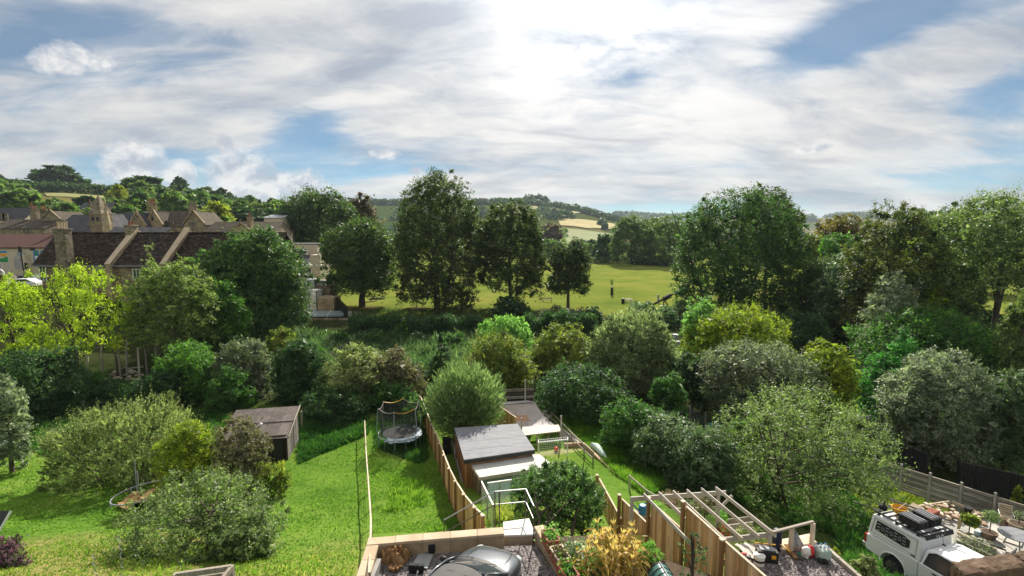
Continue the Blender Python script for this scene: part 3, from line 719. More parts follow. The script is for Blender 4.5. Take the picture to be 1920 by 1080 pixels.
def hedge(name, label, pts, w, h, mat, n, L, cat='hedge', rough=.12, seed=1, group=None, top=0.0):
    """A run of clipped or wild hedge along a line of ground points."""
    rng = np.random.default_rng(seed); pts = [Vector(p) for p in pts]
    root = thing(name, label, cat, (pts[0].x, pts[0].y, gz(pts[0].x, pts[0].y)), 0, group)
    seg = [(pts[i + 1] - pts[i]).length for i in range(len(pts) - 1)]; tot = sum(seg)
    t = rng.uniform(0, tot, n); P = np.zeros((n, 3)); side = np.zeros((n, 3))
    acc = 0
    for i, s in enumerate(seg):
        q = (t >= acc) & (t <= acc + s); f = ((t[q] - acc) / s)[:, None]
        P[q] = np.array(pts[i]) * (1 - f) + np.array(pts[i + 1]) * f
        d = (pts[i + 1] - pts[i]).normalized(); side[q] = (-d.y, d.x, 0); acc += s
    u = rng.uniform(-1, 1, n); v = rng.uniform(0, 1, n); shell = rng.uniform(size=n) < .72
    face = rng.integers(0, 3, n)
    u = np.where(shell & (face == 0), -1, np.where(shell & (face == 1), 1, u)); v = np.where(shell & (face == 2), 1, v)
    hh = h * (1 + rough * np.sin(t * .9 + seed) + rough * np.sin(t * 2.3) * .7)
    C = P + side * (u * w / 2)[:, None] * (1 + .15 * np.sin(t * 1.7))[:, None]
    C[:, 2] = G(C[:, 0], C[:, 1]) + v * hh
    C += rng.normal(size=(n, 3)) * L * .5
    a = rdir(n, rng); nn = unit(rng.normal(size=(n, 3)) + np.array([0, -.3, .8])); b = unit(np.cross(nn, a)); s = rng.uniform(.7, 1.4, n)[:, None]
    tint = .5 * (np.sin(t * 1.3) * .5 + .5) * .6 + .7 * rng.uniform(size=n) * .9
    me = leaf_mesh('foliage', C - np.array(root.location), a * L / 2 * s, b * L * .28 * s, tint, mat)
    LEAF_TOTAL[0] += n
    o = bpy.data.objects.new('foliage', me); COL.objects.link(o); o.parent = root
    mb = MB(); x = 0
    for i in range(len(pts) - 1):
        k = max(2, int(seg[i] / 2.5))
        for j in range(k):
            p = pts[i].lerp(pts[i + 1], (j + .5) / k); g = gz(p.x, p.y)
            mb.tube([(p.x, p.y, g - .2), (p.x + .1, p.y, g + h * .4), (p.x - .05, p.y, g + h * .8)], [.06, .05, .02], 5)
    mb.build('stem', M['bark'], root, smooth=True)
    return root

def in_poly(x, y, poly):
    c = np.zeros(len(x), bool); n = len(poly); j = n - 1
    for i in range(n):
        xi, yi = poly[i][:2]; xj, yj = poly[j][:2]
        q = ((yi > y) != (yj > y)) & (x < (xj - xi) * (y - yi) / (yj - yi + 1e-9) + xi); c ^= q; j = i
    return c
def ground_cover(name, poly, n, L, W, mat, seed=3, lean=.45, zoff=0.0, tall=None, patch=1.0):
    """Grass or weeds over a polygon of ground: one object, kind stuff."""
    rng = np.random.default_rng(seed); P = np.array([p[:2] for p in poly]); lo, hi = P.min(0), P.max(0)
    X = rng.uniform(lo[0], hi[0], n * 6); Y = lo[1] + (hi[1] - lo[1]) * rng.uniform(0, 1, n * 6) ** 1.35
    q = in_poly(X, Y, poly); X, Y = X[q][:n], Y[q][:n]; n = len(X)
    tuft = np.sin(X * 1.9 + np.sin(Y * 1.3) * 2) * np.sin(Y * 1.6 + np.sin(X * .7) * 2)
    tuft2 = np.sin(X * 5.1 + np.sin(Y * 3.3) * 2) * np.sin(Y * 4.6 + np.sin(X * 3.7) * 2)
    hh = L * (1 + .45 * tuft * patch + .35 * tuft2) * (1 + .3 * np.sin(X * .5 + 2 * np.sin(Y * .4))) * rng.uniform(.5, 1.4, n)
    if tall is not None: hh *= tall(X, Y)
    a = unit(rng.normal(size=(n, 3)) * lean + np.array([0, 0, 1])); a[:, 2] = np.abs(a[:, 2])
    C = np.stack([X, Y, G(X, Y) + zoff], -1) + a * hh[:, None] * .42
    b = unit(np.cross(a, rdir(n, rng)))
    broad = np.sin(X * .55 + np.sin(Y * .43) * 2.2 + seed) * np.sin(Y * .5 + np.sin(X * .37 + 1) * 2.0)
    tint = np.clip(.36 + .20 * broad + .14 * tuft + .10 * tuft2 + rng.normal(size=n) * .17, 0, 1)
    me = leaf_mesh(name, C, a * hh[:, None] / 2, b * W / 2 * rng.uniform(.6, 1.4, n)[:, None], tint, mat)
    o = bpy.data.objects.new(name, me); COL.objects.link(o); o['kind'] = 'stuff'
    LEAF_TOTAL[0] += n
    return o
# ------------------------------------------------------------------ near structures: pads, walls, drive
PAD = 4.8; CAPZ = 5.3
cA = onz(690, 1008, CAPZ); cB = onz(943, 988, CAPZ); cL = onz(680, 1100, CAPZ)
pad_poly = [(cA.x + .2, cA.y - .2), (cB.x, cB.y - .2), (onz(1004, 1000, 5.2).x, onz(1004, 1000, 5.2).y), (onz(1062, 1085, 5.2).x + .05, onz(1062, 1085, 5.2).y), (1.6, 4), (-4.2, 4)]
MB().prism(pad_poly, 2.5, PAD).build('gravel_pad', M['gravel'])['kind'] = 'structure'
# small loose stones on the gravel
def pebbles(name, poly, z, n, seed):
    rng = np.random.default_rng(seed); P = np.array(poly); lo, hi = P.min(0), P.max(0)
    X = rng.uniform(lo[0], hi[0], n * 3); Y = rng.uniform(lo[1], hi[1], n * 3); q = in_poly(X, Y, poly); X, Y = X[q][:n], Y[q][:n]; n = len(X)
    C = np.stack([X, Y, np.full(n, z + .012)], -1); a = rdir(n, rng); a[:, 2] *= .4; nn = unit(rng.normal(size=(n, 3)) * .5 + np.array([0, 0, 1])); b = unit(np.cross(nn, a))
    s = rng.uniform(.5, 1.5, n)[:, None] * .03
    me = leaf_mesh(name, C, a * s, b * s * .8, rng.uniform(size=n), PEB)
    o = bpy.data.objects.new(name, me); COL.objects.link(o); o['kind'] = 'stuff'; return o
PEB = leafmat('pebble', (.06, .05, .052), (.14, .122, .122), (.30, .27, .265), 0.0, .9, .1)
pebbles('gravel', [p for p in pad_poly], PAD, 9000, 4)

w = thing('parapet_wall', 'low tan stone wall with flat coping enclosing the grey car on the gravel', 'wall', (cA.x, cA.y, PAD))
def wall_run(root, a, b, zb, zt, th, n, capth=.09, over=.03, mat='stone', cap='stone_cap', courses=1):
    a = Vector((a[0], a[1], 0)); b = Vector((b[0], b[1], 0)); d = (b - a); L = d.length; ang = math.atan2(d.y, d.x)
    hz = (zt - capth - zb) / courses
    mc = (a + b) / 2; MB().box((mc.x, mc.y, (zb + zt - .02) / 2), (L - .03, th - .05, zt - .02 - zb), ang).build('mortar', M['concrete'], root)
    for c in range(courses):
        off = .5 if c % 2 else 0
        for i in range(n):
            p = a + d * ((i + .5) / n)
            MB().box((p.x, p.y, zb + hz * (c + .5)), (L / n - .012, th + rnd.uniform(-.012, .012), hz - .012), ang).build('stone_block', M[mat], root, bevel=.008)
    for i in range(n):
        p = a + d * ((i + .5) / n)
        MB().box((p.x, p.y, zt - capth / 2 + rnd.uniform(-.004, .004)), (L / n - .010, th + over * 2, capth), ang).build('coping_stone', M[cap], root, bevel=.012)
nrm = Vector((cB - cA)).normalized(); perp = Vector((nrm.y, -nrm.x, 0))
wall_run(w, cA + perp * .18, cB + perp * .18, PAD - 1.6, CAPZ, .30, 5, courses=3)
lA = cA + perp * .40 + nrm * .18; lB = cL + Vector((.18, 0, 0))
wall_run(w, lA, (lB.x, lB.y - 3), PAD - 1.6, CAPZ, .30, 7, courses=3)
# narrower inner kerb beside the left arm
wk = thing('kerb_stone', 'narrow pale stone ledge along the inside of the wall by the tree stump', 'kerb', (lA.x + .3, lA.y, PAD))
for i in range(3): MB().box((lA.x + .27 + .015 * i, lA.y - .75 - i * .92, PAD + .13), (.13, .9, .30), 0).build('ledge_stone', M['concrete'], wk, bevel=.01)

# landing with white slab and step
l1, l2, l3, l4 = onz(943, 979, 5.0), onz(991, 972, 5.0), onz(1003, 1001, 5.0), onz(945, 1003, 5.0)
ld = thing('landing', 'white stone landing at the head of the garden stairs', 'landing', (l4.x, l4.y, 4.0))
MB().prism([l4, l3, l2, l1], 3.4, 4.93).build('base', M['stone_cap'], ld)
MB().prism([(l4.x - .0, l4.y - .02), (l3.x + .02, l3.y - .02), (l2.x + .02, l2.y + .02), (l1.x, l1.y + .02)], 4.932, 5.0).build('slab', M['white_stone'], ld, bevel=.01)
# stairs going down to the left behind the wall
st = thing('stone_stairs', 'stone steps dropping from the white landing behind the wall', 'stairs', (l1.x, l1.y, 3.6))
for i in range(6):
    MB().box((l1.x - .15 - .28 * i - .14, l1.y - .35, 4.85 - .19 * (i + 1)), (.30, .9, .18)).build('step', M['concrete'], st, bevel=.01)

# galvanised handrail
rl = thing('handrail', 'metal handrail round the white landing and down the steps', 'railing', (l1.x, l1.y, 5.0))
RZ = 5.95
pa, pb, pc = onz(928, 922, RZ), onz(986, 917, RZ), onz(1001, 949, RZ)
pm = [Vector((p.x, p.y, 5.5)) for p in (pa, pb, pc)]
lowL = onz(842, 995, 4.6)
MB().tube([pa, pb], .022, 6).build('top_rail', M['steel'], rl); MB().tube([pb, pc], .022, 6).build('top_rail', M['steel'], rl)
MB().tube([pm[0], pm[1]], .018, 6).build('middle_rail', M['steel'], rl); MB().tube([pm[1], pm[2]], .018, 6).build('middle_rail', M['steel'], rl)
dn = Vector((pa.x - 1.75, pa.y + .25, RZ - 1.15))
MB().tube([pa, pa + (dn - pa) * .06 + Vector((0, 0, .015)), dn], .022, 6).build('sloping_rail', M['steel'], rl)
MB().tube([pm[0], dn - Vector((0, 0, .45))], .018, 6).build('sloping_rail', M['dark_steel'], rl)
for p in (pa, pb, pc, pa + (pb - pa) * .14): MB().tube([(p.x, p.y, 4.3), (p.x, p.y, RZ - .02)], .024, 6).build('post', M['dark_steel'], rl)
MB().tube([(dn.x, dn.y, 3.2), dn], .024, 6).build('post', M['dark_steel'], rl)

# low planter wall along the right of the pad
q1, q2 = onz(1003, 985, 5.2), onz(1066, 1090, 5.2)
pw = thing('planter_wall', 'low tan stone wall with terracotta pots beside the gravel', 'wall', (q1.x, q1.y, PAD))
dq = (q2 - q1)
for i in range(6):
    a = q1 + dq * (i / 6); b = q1 + dq * ((i + 1) / 6 - .006); mid = (a + b) / 2; ang = math.atan2(dq.y, dq.x)
    MB().box((mid.x + .12, mid.y, 4.55), (dq.length / 6 - .012, .26, 1.1), ang).build('stone_block', M['stone'], pw, bevel=.01)
    MB().box((mid.x + .12, mid.y, 5.15), (dq.length / 6 - .012, .32, .09), ang).build('coping_stone', M['stone_cap'], pw, bevel=.012)
# raised vegetable bed behind it
BED = 4.85
bed = [(q1.x + .3, q1.y + .1), (onz(1100, 985, 4.4).x, q1.y + .2), (onz(1340, 1050, BED).x - .1, 13.6), (6.2, 11.0), (4, 6), (q2.x + .3, q2.y)]
MB().prism(bed, 2.5, BED - .12).build('soil_bed', M['soil'])['kind'] = 'structure'

# gravel terrace on the right, with timber edging
TZ = 4.25
t_poly = [(onz(1395, 1018, TZ).x, onz(1395, 1018, TZ).y), (onz(1545, 1028, TZ).x, onz(1545, 1028, TZ).y), (onz(1592, 1070, TZ).x, onz(1592, 1070, TZ).y), (10.2, 10.5), (6.6, 10.5), (6.75, 12.6), (6.3, 14.2)]
MB().prism(t_poly, .5, TZ).build('gravel_terrace', M['gravel'])['kind'] = 'structure'
pebbles('gravel', t_poly, TZ, 7000, 5)
te = thing('timber_edging', 'pale timber boards edging the right of the gravel terrace', 'edging', (t_poly[1][0], t_poly[1][1], TZ))
for i in range(3):
    a, b = Vector((*t_poly[1], TZ + .02)), Vector((*t_poly[2], TZ + .02)); b2 = a + (b - a) * 1.9
    p, q = a + (b2 - a) * (i / 3 + .003), a + (b2 - a) * ((i + 1) / 3 - .003); MB().beam(p, q, .12, .24).build('board', M['old_wood'], te, bevel=.01)
# patio of the right neighbour
PZ = -1.32
pt = [onz(1800, 962, PZ), onz(1960, 1000, PZ), onz(1960, 1075, PZ), onz(1720, 1010, PZ), onz(1700, 975, PZ)]
MB().prism([(p.x, p.y) for p in pt], -2.6, PZ - .03).build('patio', M['concrete'])['kind'] = 'structure'
ps = thing('paving_slab', 'pale rectangular paving on the patio round the potted olive', 'paving', (pt[0].x, pt[0].y, PZ))
for k, (px, py) in enumerate(((1852, 985), (1872, 1000), (1858, 1012), (1880, 1025), (1840, 1000), (1895, 1012), (1862, 1030))):
    p = onz(px, py, PZ); MB().box((p.x, p.y, PZ - .005 + .004 * (k % 3)), (.88, .88, .06), R(-52)).build('slab', M['paving'], ps, bevel=.008)

# lane behind the neighbour's garden
ln = [hit(1600, 778), hit(1655, 770), hit(1700, 790), hit(1770, 880), hit(1672, 842), hit(1640, 815)]
MB().prism([(p.x, p.y) for p in (ln[0], ln[4], ln[3], ln[2], ln[1])][::-1], -4, max(p.z for p in ln) + .05).build('lane', M['concrete'])['kind'] = 'structure'

# ------------------------------------------------------------------ big rough stone coping at the lower right: end of the boundary wall by the house
rw = thing('rough_wall', 'rough brown stone wall with heavy coping beside the white pickup', 'wall', (7.5, 8.6, 4.6))
c0 = at(1812, 1078, 9.0); c1 = at(1928, 1062, 8.8)
d = (c1 - c0); d2 = Vector((d.x, d.y, 0)).normalized()
def rough_block(root, a, b, h, dep, name, mat, seed, amp=.03):
    rg = random.Random(seed); bm = bmesh.new(); n = 10; a, b = Vector(a), Vector(b); u = (b - a); back = Vector((-u.y, u.x, 0)).normalized() * dep
    rows = []
    for i in range(n + 1):
        p = a + u * (i / n); j = lambda k=amp: rg.uniform(-k, k)
        prof = [(0, -h), (-.02, -h * .55), (0, -.02), (.25, 0.0), (.75, -.005), (1, -.03), (1, -h)]
        rows.append([bm.verts.new(p + back * f + Vector((j(), j(), j() + z))) for f, z in prof])
    m = len(rows[0])
    for i in range(n):
        for k in range(m): bm.faces.new((rows[i][k], rows[i][(k + 1) % m], rows[i + 1][(k + 1) % m], rows[i + 1][k]))
    bm.faces.new(rows[0][::-1]); bm.faces.new(rows[-1])
    bmesh.ops.recalc_face_normals(bm, faces=bm.faces[:])
    me = bpy.data.meshes.new(name); off = ORG[root.name]
    for v in bm.verts: v.co -= off
    bm.to_mesh(me); bm.free(); me.materials.append(M[mat]); o = bpy.data.objects.new(name, me); COL.objects.link(o); o.parent = root
    mo = o.modifiers.new('b', 'BEVEL'); mo.width = .02; mo.segments = 1; mo.limit_method = 'ANGLE'; mo.angle_limit = R(50)
    mo = o.modifiers.new('s', 'SUBSURF'); mo.subdivision_type = 'SIMPLE'; mo.levels = 3; mo.render_levels = 3
    tx = bpy.data.textures.get('rough') or bpy.data.textures.new('rough', 'CLOUDS'); tx.noise_scale = .16; tx.noise_depth = 4
    mo = o.modifiers.new('d', 'DISPLACE'); mo.texture = tx; mo.strength = .04; mo.mid_level = .5; mo.texture_coords = 'GLOBAL'
    return o
e1 = c1 + d * 1.4
rough_block(rw, c0, c1 + d * .02, .36, .42, 'coping_stone', 'brickcap', 3, .022)
rough_block(rw, c1 + d * .035, e1, .36, .42, 'coping_stone', 'brickcap', 5, .022)
for k in range(8):
    zt = -.39 - .48 * k
    for s0, s1 in ((.16 + .1 * (k % 2), .62), (.63, 1.1), (1.11, 1.7)):
        rough_block(rw, c0 + d * s0 + Vector((0, 0, zt)) + Vector((0, .05, 0)), c0 + d * (s1 - .008) + Vector((0, 0, zt)) + Vector((0, .05, 0)), .46, .36, 'stone_block', 'brickcap', 20 + k * 3 + int(s0 * 5), .014)

# ------------------------------------------------------------------ buildings on the left
def window(root, c, w, h, u, nrm, bars=1, frame='white', deep=.12, fr=.07, arch=None):
    """c centre (world), u unit vector along the wall, nrm outward normal."""
    c, u, nrm = Vector(c), Vector(u), Vector(nrm); up = Vector((0, 0, 1))
    f = MB()
    for s in (-1, 1): f.beam(c + u * s * (w / 2) - up * h / 2 + nrm * .02, c + u * s * (w / 2) + up * h / 2 + nrm * .02, deep, fr, up=nrm)
    for s in (-1, 1): f.beam(c - u * (w / 2 + fr / 2) + up * s * h / 2 + nrm * .02, c + u * (w / 2 + fr / 2) + up * s * h / 2 + nrm * .02, deep, fr, up=up)
    for k in range(bars): 
        x = -w / 2 + w * (k + 1) / (bars + 1); f.beam(c + u * x - up * h / 2 + nrm * .02, c + u * x + up * h / 2 + nrm * .02, deep * .6, fr * .6, up=nrm)
    fo = f.build('window', M[frame], root)
    MB().beam(c - u * w / 2 + nrm * .015, c + u * w / 2 + nrm * .015, .03, h).build('pane', M['window_glass'], fo)
    return fo
def gable_roof(root, x0, x1, yf, yb, ze, zr, mat, th=.18, over=.25, name='roof'):
    """ridge along x"""
    ym = (yf + yb) / 2; sl = (zr - ze) / (ym - yf)
    a = MB().slab([(x0, yf - over, ze - over * sl), (x1, yf - over, ze - over * sl), (x1, ym, zr), (x0, ym, zr)], th)
    a.slab([(x0, ym + .002, zr), (x1, ym + .002, zr), (x1, yb + over, ze - over * sl), (x0, yb + over, ze - over * sl)], th)
    return a.build(name, M[mat], root)
def gable_walls(root, x0, x1, yf, yb, z0, ze, zr, mat, axis='x', name='wall'):
    ze -= .14; zr -= .16
    m = MB(); m.box(((x0 + x1) / 2, (yf + yb) / 2, (z0 + ze) / 2), (x1 - x0, yb - yf, ze - z0))
    if axis == 'x': poly = [(yf, ze), (yb, ze), ((yf + yb) / 2, zr)]; mm = MB(); mm.extr(poly, x0, x1); m.add([(v[1], v[0], v[2]) for v in mm.V], [tuple(reversed(f)) for f in mm.F])
    else: m.extr([(x0, ze), (x1, ze), ((x0 + x1) / 2, zr)], yf, yb)
    return m.build(name, M[mat], root)
def chimney(root, x, y, z0, z1, w, dd, pots, mat, ph=.7):
    ch = MB().box((x, y, (z0 + z1) / 2), (w, dd, z1 - z0)).box((x, y, z1 + .08), (w + .24, dd + .24, .2)).build('chimney', M[mat], root, bevel=.02)
    for k in range(pots):
        xx = x + (k - (pots - 1) / 2) * (w / max(pots, 1))
        MB().lathe((xx, y, z1 + .18), [(.17, 0), (.15, ph * .8), (.19, ph * .85), (.19, ph)], 8).build('chimney_pot', M['terracotta' if pots < 4 else 'pot'], ch)
    return ch
def XY(px, D): return (px - 960) / 960 * D
def ZZ(py, D): return at(960, py, D).z
def YD(py, D): return at(960, py, D).y

# stone terrace with dark tiled roof and tall chimney
D0 = 75.0
yf = YD(497, 71.5); yr = YD(438, 76); yb = yr * 2 - yf; ze = ZZ(494, 71.8); zr = ZZ(437, 76)
xl, x1, x2, x3 = XY(68, 71.5), XY(226, 73), XY(326, 73), XY(520, 73)
hs = thing('stone_terrace', 'tan stone terrace with dark mossy tile roof and tall chimney by the road', 'house', ((xl + x3) / 2, yf, 6.0))
MB().box(((xl + .5 + x3) / 2, (yf + yb) / 2, (3.5 + ze) / 2), (x3 - xl - .5, yb - yf - .2, ze - 3.5 - .02)).build('wall', M['stone_far'], hs)
xr0 = XY(107, 76)
ov = .35; sl = (zr - ze) / (yr - yf)
def roofseg(a, b, name='roof'):
    m = MB(); m.slab([(a, yf - ov, ze - ov * sl), (b, yf - ov, ze - ov * sl), (b, yr, zr), (a, yr, zr)], .18)
    m.slab([(a, yr + .002, zr), (b, yr + .002, zr), (b, yb + ov, ze - ov * sl), (a, yb + ov, ze - ov * sl)], .18)
    return m.build(name, M['tile_roof'], hs)
roofseg(x1 + .3, x2 - .3); roofseg(x2 + .3, x3)
m = MB(); m.slab([(xl - .3, yf - ov, ze - ov * sl), (x1 - .3, yf - ov, ze - ov * sl), (x1 - .3, yr, zr), (xr0, yr, zr)], .18)
m.slab([(xr0, yr + .002, zr), (x1 - .3, yr + .002, zr), (x1 - .3, yb + ov, ze - ov * sl), (xl - .3, yb + ov, ze - ov * sl)], .18)
m.build('roof', M['tile_roof'], hs)
m = MB(); m.slab([(xl - .32, yb + ov, ze - ov * sl), (xl - .32, yf - ov, ze - ov * sl), (xr0 - .02, yr, zr)], .18); m.build('hip_roof', M['slate'], hs)
for a, b, zz in ((x1 + .3, x2 - .3, zr), (x2 + .3, x3, zr), (xr0, x1 - .3, zr)):
    k = int((b - a) / .9)
    for i in range(k): MB().beam((a + (b - a) * i / k + .02, yr, zr + .06), (a + (b - a) * (i + 1) / k - .02, yr, zr + .06), .42, .14).build('ridge_tile', M['tile_roof'], hs)
# parapet walls between the houses
for k, xx in enumerate((x1, x2)):
    m = MB(); mm = MB(); mm.extr([(yf - .9, 4.5), (yb, 4.5), (yb, ze + .4), (yr, zr + .75), (yf - .9, ze + .0)], xx - .3, xx + .3)
    m.add([(v[1], v[0], v[2]) for v in mm.V], [tuple(reversed(f)) for f in mm.F])
    m.build('party_wall', M['stone_far'], hs)
    m = MB(); m.slab([(xx - .38, yf - 1.0, ze + .0), (xx + .38, yf - 1.0, ze + .0), (xx + .38, yr, zr + .86), (xx - .38, yr, zr + .86)], .12).build('wall_coping', M['stone_cap'], hs)
chimney(hs, x1 - .2, yr - .6, zr - .5, ZZ(424, 75), .95, 1.5, 2, 'stone_old', .4)
cxl = XY(117, 70.5)
ch = MB()
ch.box((cxl, yf - .55, 6.5), (1.75, 1.3, 8.0)); ch.box((cxl, yf - .45, (10.4 + ZZ(432, 71)) / 2), (1.55, 1.15, ZZ(432, 71) - 10.4)); ch.box((cxl, yf - .45, ZZ(430, 71)), (1.8, 1.4, .22))
co = ch.build('chimney', M['stone_old'], hs, bevel=.03)
for k in range(4): MB().lathe((cxl - .55 + .37 * k, yf - .45, ZZ(429, 71)), [(.16, 0), (.12, .3), (.14, .8), (.17, .85), (.17, 1.0)], 8).build('chimney_pot', M['stone_cap'], co)
for px, py, w_, h_ in ((79, 512, .9, 2.0), (182, 512, 1.3, 1.5), (255, 515, 1.0, 1.5), (290, 512, 1.2, 1.6), (355, 512, 1.2, 1.6)):
    window(hs, (XY(px, 71.5), yf - .0, ZZ(py, 71.5)), w_, h_, (1, 0, 0), (0, -1, 0), 1)
MB().tube([(xl - .2, yf - ov - .1, ze - .32), (x3, yf - ov - .1, ze - .32)], .06, 6).build('gutter', M['lead'], hs)
MB().tube([(x1 - .75, yf - .15, ze - .3), (x1 - .75, yf - .15, 3.8)], .06, 6).build('drainpipe', M['lead'], hs)
for xx, zz in ((x1 - .1, ZZ(424, 75) + .3), (cxl + .5, ZZ(429, 71) + .2)):      # television aerials on the stacks
    m = MB().tube([(xx, yr - .6 if xx > cxl + 1 else yf - .4, zz), (xx, yr - .6 if xx > cxl + 1 else yf - .4, zz + 1.7)], .025, 4); yy_ = yr - .6 if xx > cxl + 1 else yf - .4
    for q in range(5): m.tube([(xx - .35, yy_ - .4 + .2 * q, zz + 1.6), (xx + .35, yy_ - .4 + .2 * q, zz + 1.6)], .014, 4)
    m.tube([(xx, yy_ - .5, zz + 1.6), (xx, yy_ + .5, zz + 1.6)], .018, 4); m.build('aerial', M['lead'], hs)
# slate roof rising behind it
rb = thing('slate_outbuilding', 'low slate roofed building just behind the stone terrace', 'building', (XY(270, 88), 88, 6))
gable_walls(rb, XY(218, 88), XY(322, 88), 86, 91, 5, ZZ(440, 86), ZZ(426, 88.5), 'stone_far'); gable_roof(rb, XY(216, 88), XY(324, 88), 86, 91, ZZ(440, 86), ZZ(426, 88.5), 'slate')

# shop with red-brown roof along the street
sD = 100.0; sy = YD(470, sD); se, sr = ZZ(462, sD), ZZ(439, sD + 5)
sh = thing('shop_building', 'cream rendered shop with long dark red roof beside the road', 'shop', (XY(40, sD), sy, 6))
sx0, sx1 = XY(-60, sD), XY(92, sD)
gable_walls(sh, sx0, sx1, sy, sy + 10, 4.5, se, sr, 'cream'); gable_roof(sh, sx0 - .2, sx1 + .2, sy, sy + 10, se, sr, 'red_roof', .2, .4)
MB().box((XY(52, sD), sy - .55, 7.4), (.5, 1.1, 5.2)).build('pier', M['cream'], sh, bevel=.02)
def panel(root, px0, px1, py0, py1, D_, y, name, mat, th=.08):
    a, b = XY(px0, D_), XY(px1, D_); t, u = ZZ(py0, D_), ZZ(py1, D_)
    return MB().box(((a + b) / 2, y, (t + u) / 2), (b - a, th, t - u)).build(name, M[mat], root, bevel=.01)
po = panel(sh, 62.5, 72, 470, 489, sD, sy - .05, 'poster', 'blue'); panel(sh, 66, 70.5, 471, 479, sD, sy - .1, 'poster_print', 'green_paint', .02); panel(sh, 65, 71, 480, 488, sD, sy - .1, 'poster_print', 'white', .02)
panel(sh, 76, 81, 470, 478, sD, sy - .05, 'poster', 'blue')
panel(sh, 57, 66, 465.5, 469.5, sD, sy - .06, 'sign_board', 'black')
panel(sh, 25, 48, 485, 504, sD, sy - .05, 'garage_door', 'concrete'); panel(sh, 32, 47, 473, 480, sD, sy - .05, 'shutter', 'lead')
for i in range(6): panel(sh, 28 + 3.2 * i, 30.4 + 3.2 * i, 482, 484.5, sD, sy - .06, 'sign_letter', 'white' if i % 2 else 'lead')
# road in front
rp = [(XY(-40, 78), 80.5), (XY(72, 84), 80.5), (XY(72, 92), 97.5), (XY(-40, 92), 97.5)]
MB().prism(rp, 4.5, 6.06).build('road', M['asphalt'])['kind'] = 'structure'
MB().prism([(rp[0][0], 94.6), (rp[1][0] + 2, 94.6), (rp[2][0] + 2, 98.2), (rp[3][0], 98.2)], 4.6, 6.18).build('pavement', M['concrete'])['kind'] = 'structure'
mk_ = MB()
for i in range(14): mk_.box((XY(-30, 85) + i * 3.0, 88.5, 6.066), (1.6, .14, .006))
o = mk_.build('road_marking', M['white']); o['kind'] = 'structure'
# signs, pole, signal, lamp post
gS = 6.06
sg = thing('direction_sign', 'cluster of blue, orange and green direction panels on two posts at the road', 'sign', (XY(15, 82), 81.5, gS))
for px in (15, 21): MB().tube([(XY(px, 82), 81.5, gS - .2), (XY(px, 82), 81.5, ZZ(480 if px > 18 else 470, 82))], .05, 6).build('post', M['lead'], sg)
for a, b, c, e, mt in ((2, 21, 470, 474, 'blue'), (4, 20, 475, 480, 'orange'), (7, 15, 484, 491, 'green_paint'), (16, 21.5, 481, 491, 'green_paint')):
    panel(sg, a, b, c, e, 82, 81.4, 'sign_panel', mt)
tl = thing('traffic_signal', 'dark traffic signal pole beside the tiled house', 'traffic light', (XY(53, 80), 79.2, gS))
MB().tube([(XY(53, 80), 79.2, gS - .3), (XY(49, 80), 79.2, ZZ(464, 80))], .09, 8).build('pole', M['black'], tl)
MB().box((XY(57, 80), 79.2, ZZ(498, 80)), (.35, .3, 1.0)).build('lamp_head', M['black'], tl, bevel=.03); MB().box((XY(50, 80), 79.1, ZZ(467, 80)), (.4, .3, .9)).build('lamp_head', M['black'], tl, bevel=.03)
lp = thing('lamp_post', 'tall grey lamp post leaning over the shop roof', 'lamp post', (XY(10, 88), 87, gS))
MB().tube([(XY(12, 88), 87, gS - .2), (XY(8, 88), 87, ZZ(440, 88)), (XY(2, 88), 87, ZZ(414, 88))], [.12, .08, .05], 8).build('pole', M['lead'], lp); MB().beam((XY(2, 88), 87, ZZ(414, 88)), (XY(-4, 88), 87, ZZ(412, 88)), .2, .12).build('lamp_head', M['lead'], lp)
wr = MB(); a, b, c = Vector((XY(22, 84), 84, ZZ(469, 84))), Vector((XY(48, 80), 79.5, ZZ(463, 80))), Vector((XY(90, 76), 76, ZZ(457, 76)))
wr.tube([a, a.lerp(b, .5) - Vector((0, 0, .1)), b, b.lerp(c, .5) - Vector((0, 0, .1)), c], .025, 5); o = wr.build('overhead_cable', M['bamboo']); props(o, 'pale cable strung from the signal pole to the tiled house', 'cable')
gw = thing('garden_wall', 'short cream wall with brown gate and white arch beside the signs', 'wall', (XY(20, 82), 80, gS))
MB().box((XY(22, 80), 79.5, gS + .75), (XY(31, 80) - XY(12, 80), .35, 1.5)).build('wall', M['cream'], gw, bevel=.03); MB().box((XY(5, 80), 79.5, gS + .8), (.9, .12, 1.7)).build('gate', M['red_roof'], gw)
MB().tube([(XY(-1, 80), 79.5, gS + 1.6), (XY(1, 80), 79.5, gS + 2.2), (XY(5, 80), 79.5, gS + 2.5), (XY(9, 80), 79.5, gS + 2.2), (XY(11, 80), 79.5, gS + 1.6)], .12, 6).build('arch', M['white'], gw)
def simple_car(name, label, x, y, z, rz, paint, group=None):
    c = thing(name, label, 'car', (x, y, z), rz, group)
    b = MB(); b.extr([(-2.0, .3), (-2.05, .75), (-1.9, .92), (-1.2, .98), (-.7, 1.42), (.9, 1.45), (1.75, 1.0), (2.05, .9), (2.1, .35)], -.85, .85)
    b.build('body', M[paint], c, local=True, bevel=.08)
    for s in (-1, 1): MB().extr([(-1.0, 1.02), (-.62, 1.36), (.8, 1.38), (1.4, 1.02)], s * .853 - .004, s * .853 + .004).build('side_window', M['window_glass'], c, local=True)
    MB().slab([(-1.22, -.7, 1.0), (-1.22, .7, 1.0), (-.75, .62, 1.415), (-.75, -.62, 1.415)], -.01).build('windscreen', M['window_glass'], c, local=True)
    for sx in (-1.25, 1.25):
        for s in (-1, 1):
            t = MB(); t.tube([(sx, s * .86, .32), (sx, s * .66, .32)], .32, 14); t.build('wheel', M['rubber'], c, local=True)
    return c
